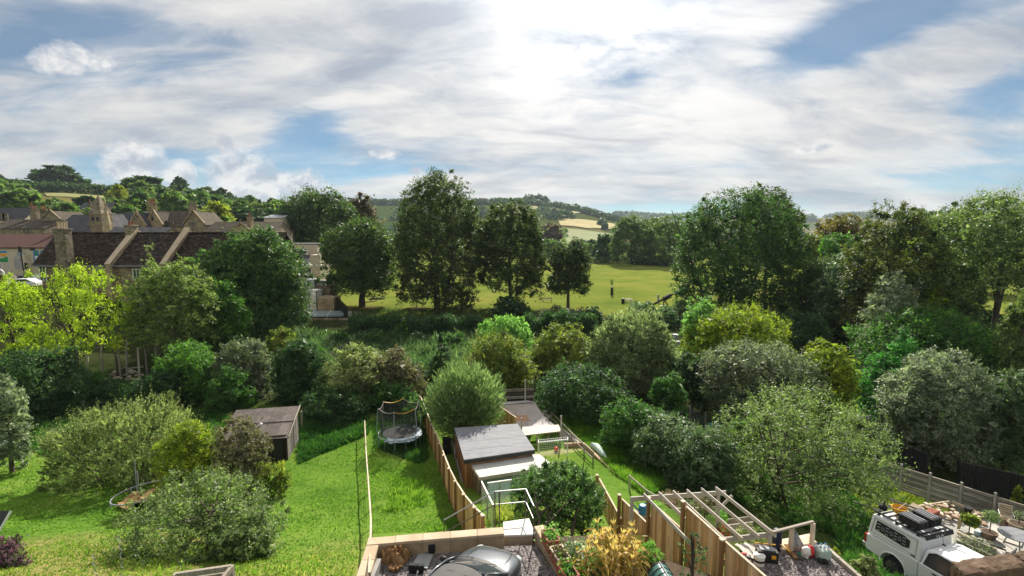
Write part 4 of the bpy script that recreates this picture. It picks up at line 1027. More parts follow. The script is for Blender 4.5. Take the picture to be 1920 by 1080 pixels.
simple_car('parked_car', 'pale parked car behind the lime green willow by the tiled house', XY(62, 78) , 76.2, gz(XY(62, 78), 76.2) + .05, R(8), 'carpaint_white')
simple_car('parked_car', 'dark car beside the wall of the tiled house', XY(66, 84), 82.5, gS, R(2), 'carpaint_grey')

# houses and school on the slope behind
def house(name, label, px0, px1, D_, depth, ye, yr_, yb_, walls, roof, axis='x', wins=(), chims=(), cat='house', coping=True):
    x0, x1_ = XY(px0, D_), XY(px1, D_); y0 = YD(ye, D_); y1 = y0 + depth; ze_, zr_ = ZZ(ye, D_), ZZ(yr_, D_ + (depth / 2 if axis == 'x' else 0)); zb_ = min(ZZ(yb_, D_), gz((x0 + x1_) / 2, y0) - .5)
    r = thing(name, label, cat, ((x0 + x1_) / 2, y0, gz((x0 + x1_) / 2, y0)))
    gable_walls(r, x0, x1_, y0, y1, zb_, ze_, zr_, walls, axis)
    if axis == 'x': gable_roof(r, x0 - .2, x1_ + .2, y0, y1, ze_ + .05, zr_ + .05, roof)
    else:
        xm = (x0 + x1_) / 2; m = MB(); q = .22
        for s, xx in ((1, x0), (-1, x1_)): m.slab([(xx - s * .3, y0 + q, ze_ - .2), (xx - s * .3, y1 + .3, ze_ - .2), (xm - s * .001, y1 + .3, zr_ + .08), (xm - s * .001, y0 + q, zr_ + .08)], .2)
        m.build('roof', M[roof], r)
        if coping:
            m = MB()
            for s, xx in ((1, x0), (-1, x1_)): m.beam((xx - s * .2, y0 - .02, ze_ + .1), (xm, y0 - .02, zr_ + .3), .4, .3)
            m.lathe((xm, y0, zr_ + .3), [(.14, 0), (.2, .35), (.05, .9)], 6); m.build('gable_coping', M['stone_far'], r)
    for px, py, w_, h_, bars in wins: window(r, (XY(px, D_), y0 - .0, ZZ(py, D_)), w_, h_, (1, 0, 0), (0, -1, 0), bars, 'stone_far', .14, .14)
    for px, yt, yb2, w_, pots in chims: chimney(r, XY(px, D_ + 2), y0 + min(2.0, depth * .4), ZZ(yb2, D_), ZZ(yt, D_), w_, .9, pots, walls, 1.0)
    return r
sc = house('school_house', 'gabled stone house with triple chimney pots below the hill', 303, 348, 128, 9, 424, 396, 450, 'stone_far', 'brown_roof', 'x', [(318, 419, 1.9, 1.3, 2), (326, 438, 1.5, 1.2, 1)])
house('gabled_wing', 'tan stone gable with tall chimney stack of three red pots', 275, 304, 126, 9, 422, 396, 450, 'stone_far', 'brown_roof', 'y', [(287, 410, .8, 1.1, 0)], [(288, 381, 400, 1.9, 3)])
house('gabled_wing', 'grey stone gable wing with clustered chimneys at the right of the school', 345, 382, 126, 9, 420, 397, 450, 'stone_old', 'brown_roof', 'y', [(361, 420, 1.7, 1.2, 2)], [(364, 386, 402, 1.8, 4)])
house('school_hall', 'long slate roofed school hall with small gable left of the stone house', 205, 278, 134, 10, 430, 400, 450, 'stone_old', 'slate', 'x')
house('gabled_porch', 'small grey gable with dark windows standing below the slate hall', 243, 273, 124, 8, 424, 399, 450, 'stone_old', 'slate', 'y', [(256, 425, 2.2, 1.0, 3), (258, 407, .5, .6, 0)])
house('slate_hall', 'broad dark slate roof building behind the tall chimney', 100, 188, 122, 12, 434, 403, 450, 'stone_old', 'slate', 'x')
house('gabled_porch', 'weathered stone gable end beside the spire', 168, 196, 118, 8, 424, 400, 450, 'stone_old', 'slate', 'y', [(181, 436, 1.2, 1.6, 0)])
house('roadside_house', 'cream gabled house with dark roof at the left edge', -30, 42, 135, 9, 412, 390, 440, 'cream', 'slate', 'x', [(4, 406.5, 2.0, 1.6, 1), (10, 406.5, 1.6, 1.6, 1)])
house('long_cottage', 'long stone cottage with plain brown roof above the shop', -20, 84, 122, 10, 428, 412, 445, 'stone_old', 'brown_roof', 'x', [(46, 433, 1.0, 1.0, 0), (52, 433, 1.0, 1.0, 0)])
house('gabled_cottage', 'stone cottage with pointed gable and twin stacks above the shop', 78, 112, 126, 9, 412, 396, 440, 'stone_old', 'brown_roof', 'y', [], [(66, 393, 412, 1.6, 2), (84, 394, 410, 1.4, 2)])
house('hill_house', 'dark roofed stone house among trees on the slope', 140, 196, 165, 9, 396, 380, 420, 'stone_old', 'slate', 'x', [], [(170, 380, 398, .9, 1)])
house('hill_cottage', 'grey cottage half hidden by trees on the slope', 36, 70, 170, 9, 398, 391, 420, 'stone_old', 'brown_roof', 'x', [], [(60, 386, 398, 1.2, 1)])
house('low_terrace', 'low brown roofed terrace right of the school', 384, 462, 118, 10, 434, 416, 460, 'stone_old', 'brown_roof', 'x')
house('end_cottage', 'sandy stone gable end right of the low terrace', 433, 470, 112, 9, 434, 421, 460, 'stone_far', 'brown_roof', 'y', [], [(470, 408, 430, 1.0, 1)])
house('flat_block', 'pale flat topped building behind the round tree', 495, 528, 135, 9, 408, 403, 440, 'cream', 'lead', 'x')
house('low_terrace', 'long brown roof partly behind the dark green oak', 455, 512, 112, 10, 436, 416, 470, 'stone_old', 'brown_roof', 'x')
# spire
sp = thing('bell_turret', 'slender stone bell turret with pointed spire rising above the school roofs', 'turret', (XY(203, 116), 115, gz(XY(203, 116), 115)))
MB().box((XY(203, 116), 115, (5 + ZZ(402, 116)) / 2), (2.7, 3.2, ZZ(402, 116) - 5)).build('tower', M['stone_old'], sp, bevel=.04)
m = MB(); x_, z0_, z1_ = XY(203, 116), ZZ(402, 116), ZZ(366, 116)
m.add([(x_ - 1.4, 113.3, z0_), (x_ + 1.4, 113.3, z0_), (x_ + 1.4, 116.7, z0_), (x_ - 1.4, 116.7, z0_), (x_ - .2, 115, z1_)], [(0, 1, 4), (1, 2, 4), (2, 3, 4), (3, 0, 4), (3, 2, 1, 0)]); m.build('spire', M['stone_old'], sp)
for dx_ in (-.5, .5): MB().box((x_ + dx_, 113.36, ZZ(411, 116)), (.5, .15, .8)).build('louvre', M['black'], sp)
pn = thing('stone_pinnacle', 'pale slanting stone pinnacle beside the spire', 'pinnacle', (XY(212, 112), 111, gz(XY(212, 112), 111)))
MB().tube([(XY(216, 112), 111, 4), (XY(215, 112), 111, ZZ(420, 112)), (XY(208, 112), 111.6, ZZ(372, 112))], [.8, .6, .08], 6).build('shaft', M['stone_far'], pn)
MB().tube([(XY(217, 112), 111.2, 8), (XY(212, 112), 111.4, ZZ(382, 112))], [.35, .15], 6).build('buttress', M['stone_old'], pn)

# ------------------------------------------------------------------ cream modern building with its yard
cD = 108.0; cy = YD(520, cD)
cb = thing('modern_building', 'cream modern building with stepped flat roofs behind the oak', 'building', (XY(560, cD), cy, 0))
def blk(px0, px1, yt, yb_, D_, dep, name, mat, bev=.03):
    a, b = XY(px0, D_), XY(px1, D_); t, u = ZZ(yt, D_), ZZ(yb_, D_); y_ = YD((yt + yb_) / 2, D_)
    return MB().box(((a + b) / 2, y_ + dep / 2, (t + u) / 2), (b - a, dep, t - u)).build(name, M[mat], cb, bevel=bev)
blk(480, 595, 459, 480, 115, 10, 'upper_wall', 'cream'); blk(478, 597, 457, 459.2, 115.2, 10.6, 'upper_roof', 'felt_edge')
y_ = YD(470, 115)
for px in (549, 558, 566, 573): window(cb, (XY(px, 115), y_ - .06, ZZ(471, 115)), .75, 1.1, (1, 0, 0), (0, -1, 0), 0)
xa, xb = XY(500, cD), XY(602, cD); z_e, z_t = ZZ(498, cD), ZZ(477, cD + 6)
MB().slab([(xa, cy, z_e), (XY(580, cD), cy, z_e), (XY(592, cD + 6), cy + 6, z_t), (xa, cy + 6, z_t)], .25).build('slate_roof', M['slate'], cb)
m = MB(); m.add([(XY(580.5, cD), cy + .3, z_e), (XY(601, cD), cy + .3, z_e), (XY(596, cD), cy + .3, ZZ(480, cD)), (XY(592, cD), cy + .3, ZZ(480, cD))], [(0, 1, 2, 3)]); 
blk(500, 601, 498, 540, cD, 6.5, 'lower_wall', 'cream'); blk(500, 602, 496.5, 498.6, cD - .2, 1.2, 'fascia', 'white')
blk(581, 600, 478, 497, cD, 6, 'roof_cheek', 'cream'); blk(598, 609, 474, 500, 114, 6, 'side_wing', 'lead')
yw = YD(519, cD)
window(cb, (XY(581, cD), yw - .06, ZZ(509, cD)), .8, 1.6, (1, 0, 0), (0, -1, 0), 0); window(cb, (XY(581, cD), yw - .06, ZZ(519, cD)), .9, .7, (1, 0, 0), (0, -1, 0), 0)
window(cb, (XY(549, cD), yw - .06, ZZ(505, cD)), 1.2, .8, (1, 0, 0), (0, -1, 0), 1)
blk(572, 590, 524, 580, 101, 3, 'glazed_stair', 'lead'); blk(575, 593, 545, 582, 97, 3.0, 'stair_panel', 'white')
for px in (574.5, 579, 593.5): MB().tube([(XY(px, 96.5), YD(560, 96.5), ZZ(582, 96.5)), (XY(px, 96.5), YD(560, 96.5), ZZ(532 if px < 590 else 545, 96.5))], .07, 6).build('steel_post', M['black'], cb)
blk(586, 605, 527, 538, 102, 3, 'pent_roof', 'paving'); blk(588, 620, 538, 560, 101, 4, 'brick_wall', 'stone_old')
blk(596, 626, 558, 590, 95, 4, 'terrace_wall', 'stone_far')
# yard
yd = thing('yard_wall', 'long buff stone yard wall with railings in front of the cream building', 'wall', (XY(600, 89), 86.5, -.8))
wx0, wx1 = XY(520, 88.5), XY(652, 88.5); wz = ZZ(597, 88.5); wy = YD(605, 88.5)
for i in range(9):
    for c in range(2):
        a = wx0 + (wx1 - wx0) * i / 9; b = wx0 + (wx1 - wx0) * (i + 1) / 9; h = (wz + 1.6) / 2
        MB().box(((a + b) / 2, wy, -1.6 + h * (c + .5)), (b - a - .02, .4 + .02 * ((i + c) % 2), h - .015)).build('stone_course', M['stone_far'], yd, bevel=.012)
for i in range(28):
    x = wx0 + (wx1 - wx0) * (i + .5) / 28; MB().tube([(x, wy, wz - .1), (x, wy, wz + .55)], .03, 5).build('railing_bar', M['black'], yd)
MB().beam((wx0, wy, wz + .45), (wx1, wy, wz + .45), .05, .05).build('railing_top', M['black'], yd)
MB().prism([(wx0, wy + .3), (wx1, wy + .3), (wx1 + 1, 97), (wx0, 97)], -2, wz - .25).build('yard', M['concrete'])['kind'] = 'structure'
gr = thing('glass_canopy', 'low pale glass canopy in the yard of the cream building', 'canopy', (XY(580, 92), 89.5, wz))
za = ZZ(585, 92); 
for i in range(4):
    a, b = XY(530 + 31 * i, 92), XY(530 + 31 * (i + 1) - 1.5, 92)
    MB().slab([(a, wy + .8, za - .35), (b, wy + .8, za - .35), (b - .4, wy + 4.2, za + .15), (a - .4, wy + 4.2, za + .15)], .06).build('glass_sheet', M['aqua'], gr)
    MB().beam((a, wy + .8, za - .3), (a - .4, wy + 4.2, za + .2), .08, .1).build('glazing_bar', M['white'], gr); MB().tube([(a, wy + .9, wz - .3), (a, wy + .9, za - .4)], .05, 6).build('post', M['white'], gr)
sf = thing('yard_fence', 'tall black boarded fence sloping down at the end of the yard', 'fence', (XY(636, 92), 90, -.5))
for i in range(14):
    t = i / 13; y0 = wy + .4 + t * 12; xx = XY(652 - 30 * t, 89 + 12 * t); h = 2.4 + 1.2 * t; g0 = wz - .4 
    MB().box((xx, y0, g0 + h / 2), (.06, .84, h)).build('board', M['black'], sf)
st_ = thing('garden_shed', 'small brown boarded shed against the yard wall', 'shed', (XY(557, 84), 82.3, gz(XY(557, 84), 82.3)))
sx0, sx1 = XY(542, 84), XY(572, 84); z0 = gz(sx0, 82.3) - .2; z1 = ZZ(603, 84)
for i in range(12): MB().box((sx0 + (sx1 - sx0) * (i + .5) / 12, 81.6, (z0 + z1) / 2), ((sx1 - sx0) / 12 - .02, .06, z1 - z0)).build('board', M['side_board'] if i % 3 else M['old_wood'], st_)
for sxx in (sx0, sx1): MB().box((sxx, 82.7, (z0 + z1) / 2), (.07, 2.15, z1 - z0)).build('side_panel', M['old_wood'], st_)
MB().slab([(sx0 - .15, 81.4, z1 + .0), (sx1 + .15, 81.4, z1), (sx1 + .15, 84, z1 + .35), (sx0 - .15, 84, z1 + .35)], .08).build('roof', M['old_wood'], st_)
cf = thing('cold_frame', 'pale glazed cold frame against the yard wall beside the shed', 'cold frame', (XY(592, 84.5), 83.5, gz(XY(592, 84), 83.5)))
a, b = XY(577, 84), XY(607, 84); zz = ZZ(617, 84)
for i in range(2): MB().slab([(a + (b - a) * i / 2 + .04, 82.6, zz - .35), (a + (b - a) * (i + 1) / 2 - .04, 82.6, zz - .35), (a + (b - a) * (i + 1) / 2 - .04, 84.2, zz + .1), (a + (b - a) * i / 2 + .04, 84.2, zz + .1)], .05).build('glass_sheet', M['lead'], cf)
MB().box(((a + b) / 2, 83.4, (zz - .45 + gz(a, 83.4)) / 2), (b - a, 1.6, zz - .5 - gz(a, 83.4) + .4)).build('box', M['white'], cf)
tg = thing('timber_gate', 'small tan timber gate at the end of the yard wall', 'gate', (XY(661, 88), 86, gz(XY(661, 88), 86)))
for i in range(6): MB().box((XY(655 + 2.6 * i, 88), wy, (wz - 1.2) / 2 - .1), (.2, .06, wz + 1.0)).build('board', M['stone_far'], tg)
# ------------------------------------------------------------------ timber fences
def board_fence(name, label, tops, h, bw, mat='pine', cap='pine_cap', post='post_wood', posts=None, back=.0, bottom=None, flip=1, capw=.07, rails=True, group=None):
    """tops: list of world points along the top edge; boards stand along it, posts on the side given by flip."""
    root = thing(name, label, 'fence', (tops[0].x, tops[0].y, gz(tops[0].x, tops[0].y)), 0, group)
    me = MB().box((0, 0, 0), (bw - .010, .02, 1.0)).mesh('board'); me.materials.append(M[mat])
    for i in range(len(tops) - 1):
        a, b = tops[i], tops[i + 1]; d = b - a; L = Vector((d.x, d.y, 0)).length; ang = math.atan2(d.y, d.x); k = max(1, int(round(L / bw)))
        nv = Vector((-math.sin(ang), math.cos(ang), 0)) * flip
        for j in range(k):
            t = (j + .5) / k; p = a + d * t; hh = h(p) if callable(h) else h
            o = inst(me, 'board', None, root, (p.x - nv.x * (.011 * (j % 2) + rnd.uniform(0, .006)), p.y - nv.y * (.011 * (j % 2) + rnd.uniform(0, .006)), p.z - hh / 2 - .02), (0, rnd.uniform(-.004, .004), ang), (L / k / bw, 1, hh))
        if cap: MB().beam(a + Vector((0, 0, .02)), b + Vector((0, 0, .02)), capw, .04).build('cap_rail', M[cap], root, bevel=.006)
        if rails:
            for f in (.25, .8):
                hh = h(a) if callable(h) else h
                MB().beam(a + nv * .04 - Vector((0, 0, hh * f)), b + nv * .04 - Vector((0, 0, hh * f)), .045, .08).build('rail', M[post], root)
    for p, nv2 in (posts or []):
        hh = h(p) if callable(h) else h
        pm = MB().box((p.x + nv2[0], p.y + nv2[1], p.z + .06 - (hh + .3) / 2), (.11, .11, hh + .3), nv2[2]).build('post', M[post], root, bevel=.008)
        MB().box((p.x + nv2[0], p.y + nv2[1], p.z + .085), (.14, .14, .04), nv2[2]).build('post_cap', M[cap or post], pm, bevel=.005)
    return root

# curved fence between the lawn and the studio
cpx = [(789, 745), (794, 757), (799, 769), (805, 785), (811, 799), (818, 814), (826, 834), (834, 856), (844, 881), (856, 905), (872, 930), (893, 955), (909, 970)]
tops = []
for px, py in cpx:
    p = hit(px, py, 1.7); p.z += 1.7; tops.append(p)
posts = []
for i, p in enumerate(tops):
    q = tops[min(i + 1, len(tops) - 1)] - tops[max(i - 1, 0)]; a = math.atan2(q.y, q.x); n = Vector((math.sin(a), -math.cos(a)))
    if n.x > 0: n = -n
    posts.append((p, (n.x * .07, n.y * .07, a)))
board_fence('board_fence', 'curving golden board fence with posts running down beside the lawn to the trampoline', tops, 1.7, .125, posts=posts, flip=1)
# the fence behind the round willow
a, b = hit(790, 745, 1.7), hit(812, 752, 1.6); a.z += 1.6; b.z += 1.6
board_fence('board_fence', 'short dark board fence at the far end of the lawn beside the round willow', [a, b], 1.6, .13, mat='side_board', cap=None)

# stepped fence on the right of the vegetable bed
P1 = Vector((4.36, 19.25, 3.15)); P1b = Vector((4.05, 22.6, 3.15))
fA = [Vector((4.36, 19.25, 4.0)), Vector((4.95, 17.46, 4.0))]
fB = [Vector((5.02, 17.44, 4.87)), Vector((5.56, 15.76, 4.87))]
fC = [Vector((5.68, 15.78, 5.65)), Vector((6.16, 13.89, 5.65))]
fD = [Vector((6.17, 13.87, 5.65)), Vector((6.60, 12.3, 5.65)), Vector((6.95, 10.9, 5.65))]
def left_posts(seq): return [(p + Vector((0, 0, .10)), (-.10, 0.02, R(-72))) for p in seq]
fx = 'board fence panel'
board_fence('board_fence', 'lowest pale board fence panel of the stepped row, behind the bay tree', [P1b, Vector((4.2, 21.0, 3.15)), P1], 1.25, .13, posts=left_posts([P1b]), flip=1, group='stepped fence panels')
board_fence('board_fence', 'first tall panel of the stepped fence, furthest from the polytunnel', fA, 2.3, .14, posts=left_posts([fA[0]]), flip=1, group='stepped fence panels')
board_fence('board_fence', 'second panel of the stepped fence with a trellis shadow on its boards', fB, 2.5, .14, posts=left_posts([fB[0]]), flip=1, group='stepped fence panels')
board_fence('board_fence', 'third, highest panel of the stepped fence with a climber in front', fC, 2.4, .14, posts=left_posts([fC[0]]), flip=1, group='stepped fence panels')
board_fence('board_fence', 'last stepped fence panel beside the paint bucket, running out of view', fD, 2.2, .14, posts=left_posts([Vector((6.17, 13.87, 5.55))]), flip=1, group='stepped fence panels')

# wire fence between two lawns
wf = thing('wire_fence', 'thin post and wire fence with pale top rail dividing the two lawns', 'fence', tuple(hit(690, 900)))
wp = []
for px, py in [(684, 789), (684.5, 805), (685.5, 823), (686.5, 845), (688, 868), (690, 893), (692, 922), (694, 950), (695.5, 975), (695, 1003), (694, 1035), (692, 1075)]:
    p = hit(px, py, 1.05); wp.append(p)
for i, p in enumerate(wp):
    MB().tube([(p.x, p.y, p.z - .3), (p.x + rnd.uniform(-.02, .02), p.y, p.z + 1.08)], .035, 6).build('post', M['old_wood'], wf)
for i in range(len(wp) - 1):
    a, b = wp[i], wp[i + 1]; up = Vector((0, 0, 1))
    MB().beam(a + up * 1.05, b + up * 1.05, .06, .045).build('top_rail', M['pine_cap'], wf)
    m = MB()
    for f in (.15, .35, .55, .8): m.tube([a + up * f, b + up * f], .006, 4)
    m.build('wire', M['steel'], wf)

# ------------------------------------------------------------------ trampoline with enclosure
tc_ = hit(742, 845); g = gz(tc_.x, tc_.y); TC = Vector((tc_.x, tc_.y + 1.25, g))
tr = thing('trampoline', 'round trampoline with sagging black net enclosure and torn blue pad', 'trampoline', TC)
RT, HT = 1.46, .78
def ring(r, z, n=28): return [Vector((TC.x + r * math.cos(2 * math.pi * k / n), TC.y + r * math.sin(2 * math.pi * k / n), TC.z + z)) for k in range(n + 1)]
MB().lathe((TC.x, TC.y, TC.z + HT), [(1.16, -.012), (1.16, .0)], 32).build('jumping_mat', M['mat_black'], tr)
MB().tube(ring(RT, HT - .02), .03, 6).build('frame', M['steel'], tr)
m = MB()
for k in range(40):
    a = 2 * math.pi * k / 40; m.tube([(TC.x + 1.16 * math.cos(a), TC.y + 1.16 * math.sin(a), TC.z + HT - .01), (TC.x + RT * math.cos(a), TC.y + RT * math.sin(a), TC.z + HT - .02)], .008, 4)
m.build('springs', M['steel'], tr)
for k in range(9):      # torn blue and white safety pad, more of it on the right
    a0, a1 = 2 * math.pi * (k - 5.2) / 16, 2 * math.pi * (k - 4.22) / 16
    m = MB(); vs = []; 
    for j in range(5):
        a = a0 + (a1 - a0) * j / 4; w = .28 + .06 * math.sin(j * 2 + k)
        dz = .03 + rnd.uniform(-.02, .03)
        for r_, z_ in ((RT - w, .02), (RT - .1, dz), (RT + .07 + rnd.uniform(0, .08), -.06 - rnd.uniform(0, .12))): vs.append((TC.x + r_ * math.cos(a), TC.y + r_ * math.sin(a), TC.z + HT + z_))
    m.add(vs, [(j * 3 + i, j * 3 + i + 1, j * 3 + i + 4, j * 3 + i + 3) for j in range(4) for i in range(2)]); m.build('safety_pad', M['blue_white'], tr)
NP = 6; poles = []
for k in range(NP):
    a = 2 * math.pi * (k + .5) / NP; bx, by = TC.x + (RT + .02) * math.cos(a), TC.y + (RT + .02) * math.sin(a); lean = .06
    for s in (0,):
        MB().tube([(bx, by, TC.z - .05), (bx, by, TC.z + HT), (bx + .12 * math.cos(a), by + .12 * math.sin(a), TC.z + HT + .7), (bx - .02 * math.cos(a), by - .02 * math.sin(a), TC.z + HT + 2.0)], .024, 6).build('pole', M['lead'], tr)
    poles.append(Vector((bx - .05 * math.cos(a), by - .05 * math.sin(a), TC.z + HT + 1.97)))
    a2 = a + .5; MB().tube([(TC.x + RT * math.cos(a2), TC.y + RT * math.sin(a2), TC.z - .05), (TC.x + RT * math.cos(a2), TC.y + RT * math.sin(a2), TC.z + HT - .02)], .02, 6).build('leg', M['steel'], tr)
# net: strands between the poles, rim sagging
for k in range(NP):
    a, b = poles[k], poles[(k + 1) % NP]; m = MB(); cols = 8
    vs = []
    for i in range(cols + 1):
        t = i / cols; top = a.lerp(b, t) - Vector((0, 0, .18 * math.sin(math.pi * t))); bot = Vector((TC.x + (top.x - TC.x) * .92, TC.y + (top.y - TC.y) * .92, TC.z + HT))
        vs += [top, top.lerp(bot, .5) + Vector((TC.x - top.x, TC.y - top.y, 0)) * .05 * math.sin(math.pi * t), bot]
    m.add(vs, [(i * 3 + q, i * 3 + q + 1, i * 3 + q + 4, i * 3 + q + 3) for i in range(cols) for q in range(2)]).build('net', M['net'], tr, smooth=True)
    pts = [a.lerp(b, i / 8) - Vector((0, 0, .18 * math.sin(math.pi * i / 8))) for i in range(9)]
    MB().tube(pts, .022, 5).build('net_rim', M['yellow' if k in (1, 4) else 'old_wood'], tr)
# rusty old trampoline frame on the left lawn
oc = hit(268, 945); OC = Vector((oc.x, oc.y, gz(oc.x, oc.y)))
ot = thing('old_trampoline', 'collapsed rusty trampoline frame under the yellow green tree', 'trampoline', OC)
pr = [OC + Vector((1.35 * math.cos(2 * math.pi * k / 20), 1.2 * math.sin(2 * math.pi * k / 20), .62 + .18 * math.cos(2 * math.pi * k / 20))) for k in range(21)]
MB().tube(pr, .035, 6).build('frame', M['lead'], ot)
m = MB(); m.add([OC + Vector((1.05 * math.cos(a), .95 * math.sin(a), .5 + .14 * math.cos(a) - .12 * (k % 3))) for k, a in enumerate([2 * math.pi * i / 15 for i in range(15)])] + [OC + Vector((0, 0, .22))], [(i, (i + 1) % 15, 15) for i in range(15)]); m.build('torn_mat', M['stump'], ot)
for k in range(5):
    p = pr[k * 4]; MB().tube([(p.x, p.y, OC.z - .1), p], .03, 6).build('leg', M['lead'], ot)
for dx_, h_ in ((-.95, 1.9), (-.85, 1.3), (.55, 2.1), (.65, 1.5)): MB().tube([(OC.x + dx_, OC.y + .9, OC.z), (OC.x + dx_ + .02, OC.y + .9, OC.z + h_)], .025, 6).build('pole', M['lead'], ot)

# ------------------------------------------------------------------ dark hut with corrugated roof
f0, f1 = hit(440, 862), hit(540, 862)
hx1 = f1.x; hx0 = f1.x - 3.9; hy0 = f1.y; hy1 = hy0 + 3.6; gh = gz(hx1, hy0) - .05
hut = thing('garden_hut', 'dark timber hut with rusty corrugated roof and open black door', 'hut', (hx1 - 2, hy0, gh))
ehF, ehR = 1.75, 2.35
nb = 22
for i in range(nb):
    x = hx0 + (hx1 - hx0) * (i + .5) / nb
    if hx1 - 1.75 < x < hx1 - .12: continue
    MB().box((x, hy0, gh + ehF / 2), ((hx1 - hx0) / nb - .012, .03, ehF)).build('board', M['dark_board'], hut)
for i in range(18):
    y = hy0 + (hy1 - hy0) * (i + .5) / 18; h = ehF + (ehR - ehF) * (i + .5) / 18 + (.28 if False else 0)
    ym = hy0 + (hy1 - hy0) * .5
    MB().box((hx1, y, gh + h / 2), (.03, (hy1 - hy0) / 18 - .012, h)).build('board', M['side_board'], hut)
    MB().box((hx0, y, gh + h / 2), (.03, (hy1 - hy0) / 18 - .012, h)).build('board', M['side_board'], hut)
MB().box(((hx0 + hx1) / 2, hy1, gh + ehR / 2), (hx1 - hx0, .05, ehR)).build('back_wall', M['dark_board'], hut)
MB().box((hx1 - .95, hy0 - .02, gh + ehF - .09), (1.75, .08, .22)).build('lintel', M['dark_board'], hut, bevel=.01)
dr = MB().box((hx1 - 1.36, hy0 + .05, gh + .78), (.78, .05, 1.56)).build('door', M['dark_board'], hut)
MB().box((hx1 - 1.30, hy0 + .015, gh + 1.12), (.34, .012, .44)).build('poster', M['pine_cap'], dr); MB().box((hx1 - 1.30, hy0 + .006, gh + 1.31), (.34, .008, .08)).build('poster_heading', M['orange'], dr)
MB().box((hx1 - .52, hy0 - .12, gh + .76), (.62, .05, 1.5), R(22)).build('door', M['black'], hut)
for s, xx in ((0, hx1 - .94), (1, hx1 - .12), (2, hx1 - 1.78)): MB().box((xx, hy0 - .01, gh + ehF / 2), (.09, .09, ehF)).build('door_post', M['dark_board'], hut)
def corrugated(x0, x1, y0, y1, z0, z1, n, amp=.018):
    m = MB(); k = n * 4; vs = []
    for row, (y, z) in enumerate(((y0, z0), (y1, z1))):
        for i in range(k + 1): vs.append((x0 + (x1 - x0) * i / k, y, z + amp * math.cos(2 * math.pi * i / 4)))
    for row, (y, z) in enumerate(((y0, z0), (y1, z1))):
        for i in range(k + 1): vs.append((x0 + (x1 - x0) * i / k, y, z - .012 + amp * math.cos(2 * math.pi * i / 4)))
    q = k + 1
    return m.add(vs, [(i, i + 1, q + i + 1, q + i) for i in range(k)] + [(2 * q + i + 1, 2 * q + i, 3 * q + i, 3 * q + i + 1) for i in range(k)] + [(i, 2 * q + i, 2 * q + i + 1, i + 1) for i in range(k)])
ym = hy0 + 1.75; sl = (ehR - ehF) / (hy1 - hy0)
zf, zm, zb_ = gh + ehF - .10, gh + ehF + .30, gh + ehR + .05
MB().box(((hx0 + hx1) / 2, (hy0 + hy1) / 2, gh - .05), (hx1 - hx0, hy1 - hy0, .2)).build('floor', M['soil'], hut)
for k in range(5):
    a = hx0 - .15 + (hx1 - hx0 + .3) * k / 5; b = hx0 - .15 + (hx1 - hx0 + .3) * (k + 1) / 5 + .05
    corrugated(a, b, hy0 - .25, ym, zf + .003 * (k % 2), zm + .003 * (k % 2), 8).build('roof_sheet', M['corrug'], hut)
    corrugated(a, b, ym - .1, hy1 + .15, zm + .035 + .003 * (k % 2), zb_ + .003 * (k % 2), 8).build('roof_sheet', M['corrug'], hut)
for a, b in (((hx1 + .17, hy0 - .25, zf + .03), (hx1 + .17, ym, zm + .05)), ((hx1 + .17, ym, zm + .05), (hx1 + .17, hy1 + .15, zb_ + .03))): MB().beam(a, b, .05, .12).build('barge_board', M['old_wood'], hut)
MB().lathe((hx1 - 1.9, ym - .35, zm - .12), [(.07, 0), (.07, .16), (.12, .18), (.02, .26)], 8).build('vent_cowl', M['white'], hut)
hut.rotation_euler.z = R(12); hut.location.x += 2 - 2 * math.cos(R(12)); hut.location.y -= 2 * math.sin(R(12))
po = thing('fence_post', 'old grey post standing behind the hut corner', 'post', tuple(hit(566, 800)))
pp = hit(566, 800); MB().tube([(pp.x, pp.y, pp.z - .2), (pp.x + .03, pp.y, pp.z + 1.25)], .07, 7).build('shaft', M['old_wood'], po)

# ------------------------------------------------------------------ garden studio with two flat roofs
SZ = 2.05
r1, r2, r3, r4 = onz(852, 802, SZ), onz(970, 794, SZ), onz(1003, 843, SZ), onz(870, 862, SZ)
gS_ = min(gz(p.x, p.y) for p in (r1, r2, r3, r4)) - .3
sd = thing('garden_studio', 'timber clad garden studio with dark flat roof', 'studio', (r4.x, r4.y, gS_))
def quad_lerp(q, u, v): return (q[0] * (1 - u) + q[1] * u) * (1 - v) + (q[3] * (1 - u) + q[2] * u) * v
q = [r4, r3, r2, r1]
for i in range(5):
    for s in ((0, .5), (.5, 1.0)):
        pass
# felt laid in strips
for i in range(4):
    v0, v1 = i / 4, (i + 1) / 4 - .004
    MB().slab([quad_lerp(q, 0, v0), quad_lerp(q, 1, v0), quad_lerp(q, 1, v1), quad_lerp(q, 0, v1)], .05).build('roof_felt', M['felt'], sd)
MB().slab([p - Vector((0, 0, .055)) for p in q], .20).build('roof_edge', M['felt_edge'], sd)
ins_ = [quad_lerp(q, u, v) for u, v in ((.03, .04), (.97, .04), (.97, .96), (.03, .96))]
for k in range(4):
    a, b = ins_[k], ins_[(k + 1) % 4]; L = (b - a).length; n = max(2, int(L / .30)); d = b - a; ang = math.atan2(d.y, d.x)
    for i in range(n):
        p = a + d * ((i + .5) / n); h = SZ - .26 - gS_
        MB().box((p.x, p.y, gS_ + h / 2), (L / n - .012, .05, h), ang).build('cladding_board', M['cladding'], sd)
for k in (0, 3): p = ins_[k]; MB().box((p.x, p.y, gS_ + (SZ - .26 - gS_) / 2), (.12, .12, SZ - .26 - gS_)).build('corner_post', M['post_wood'], sd)
p = r1 + Vector((.1, .1, 0)); MB().box((p.x, p.y, (SZ - .26 + gS_) / 2), (.13, .13, SZ - .26 - gS_)).build('corner_post', M['post_wood'], sd)
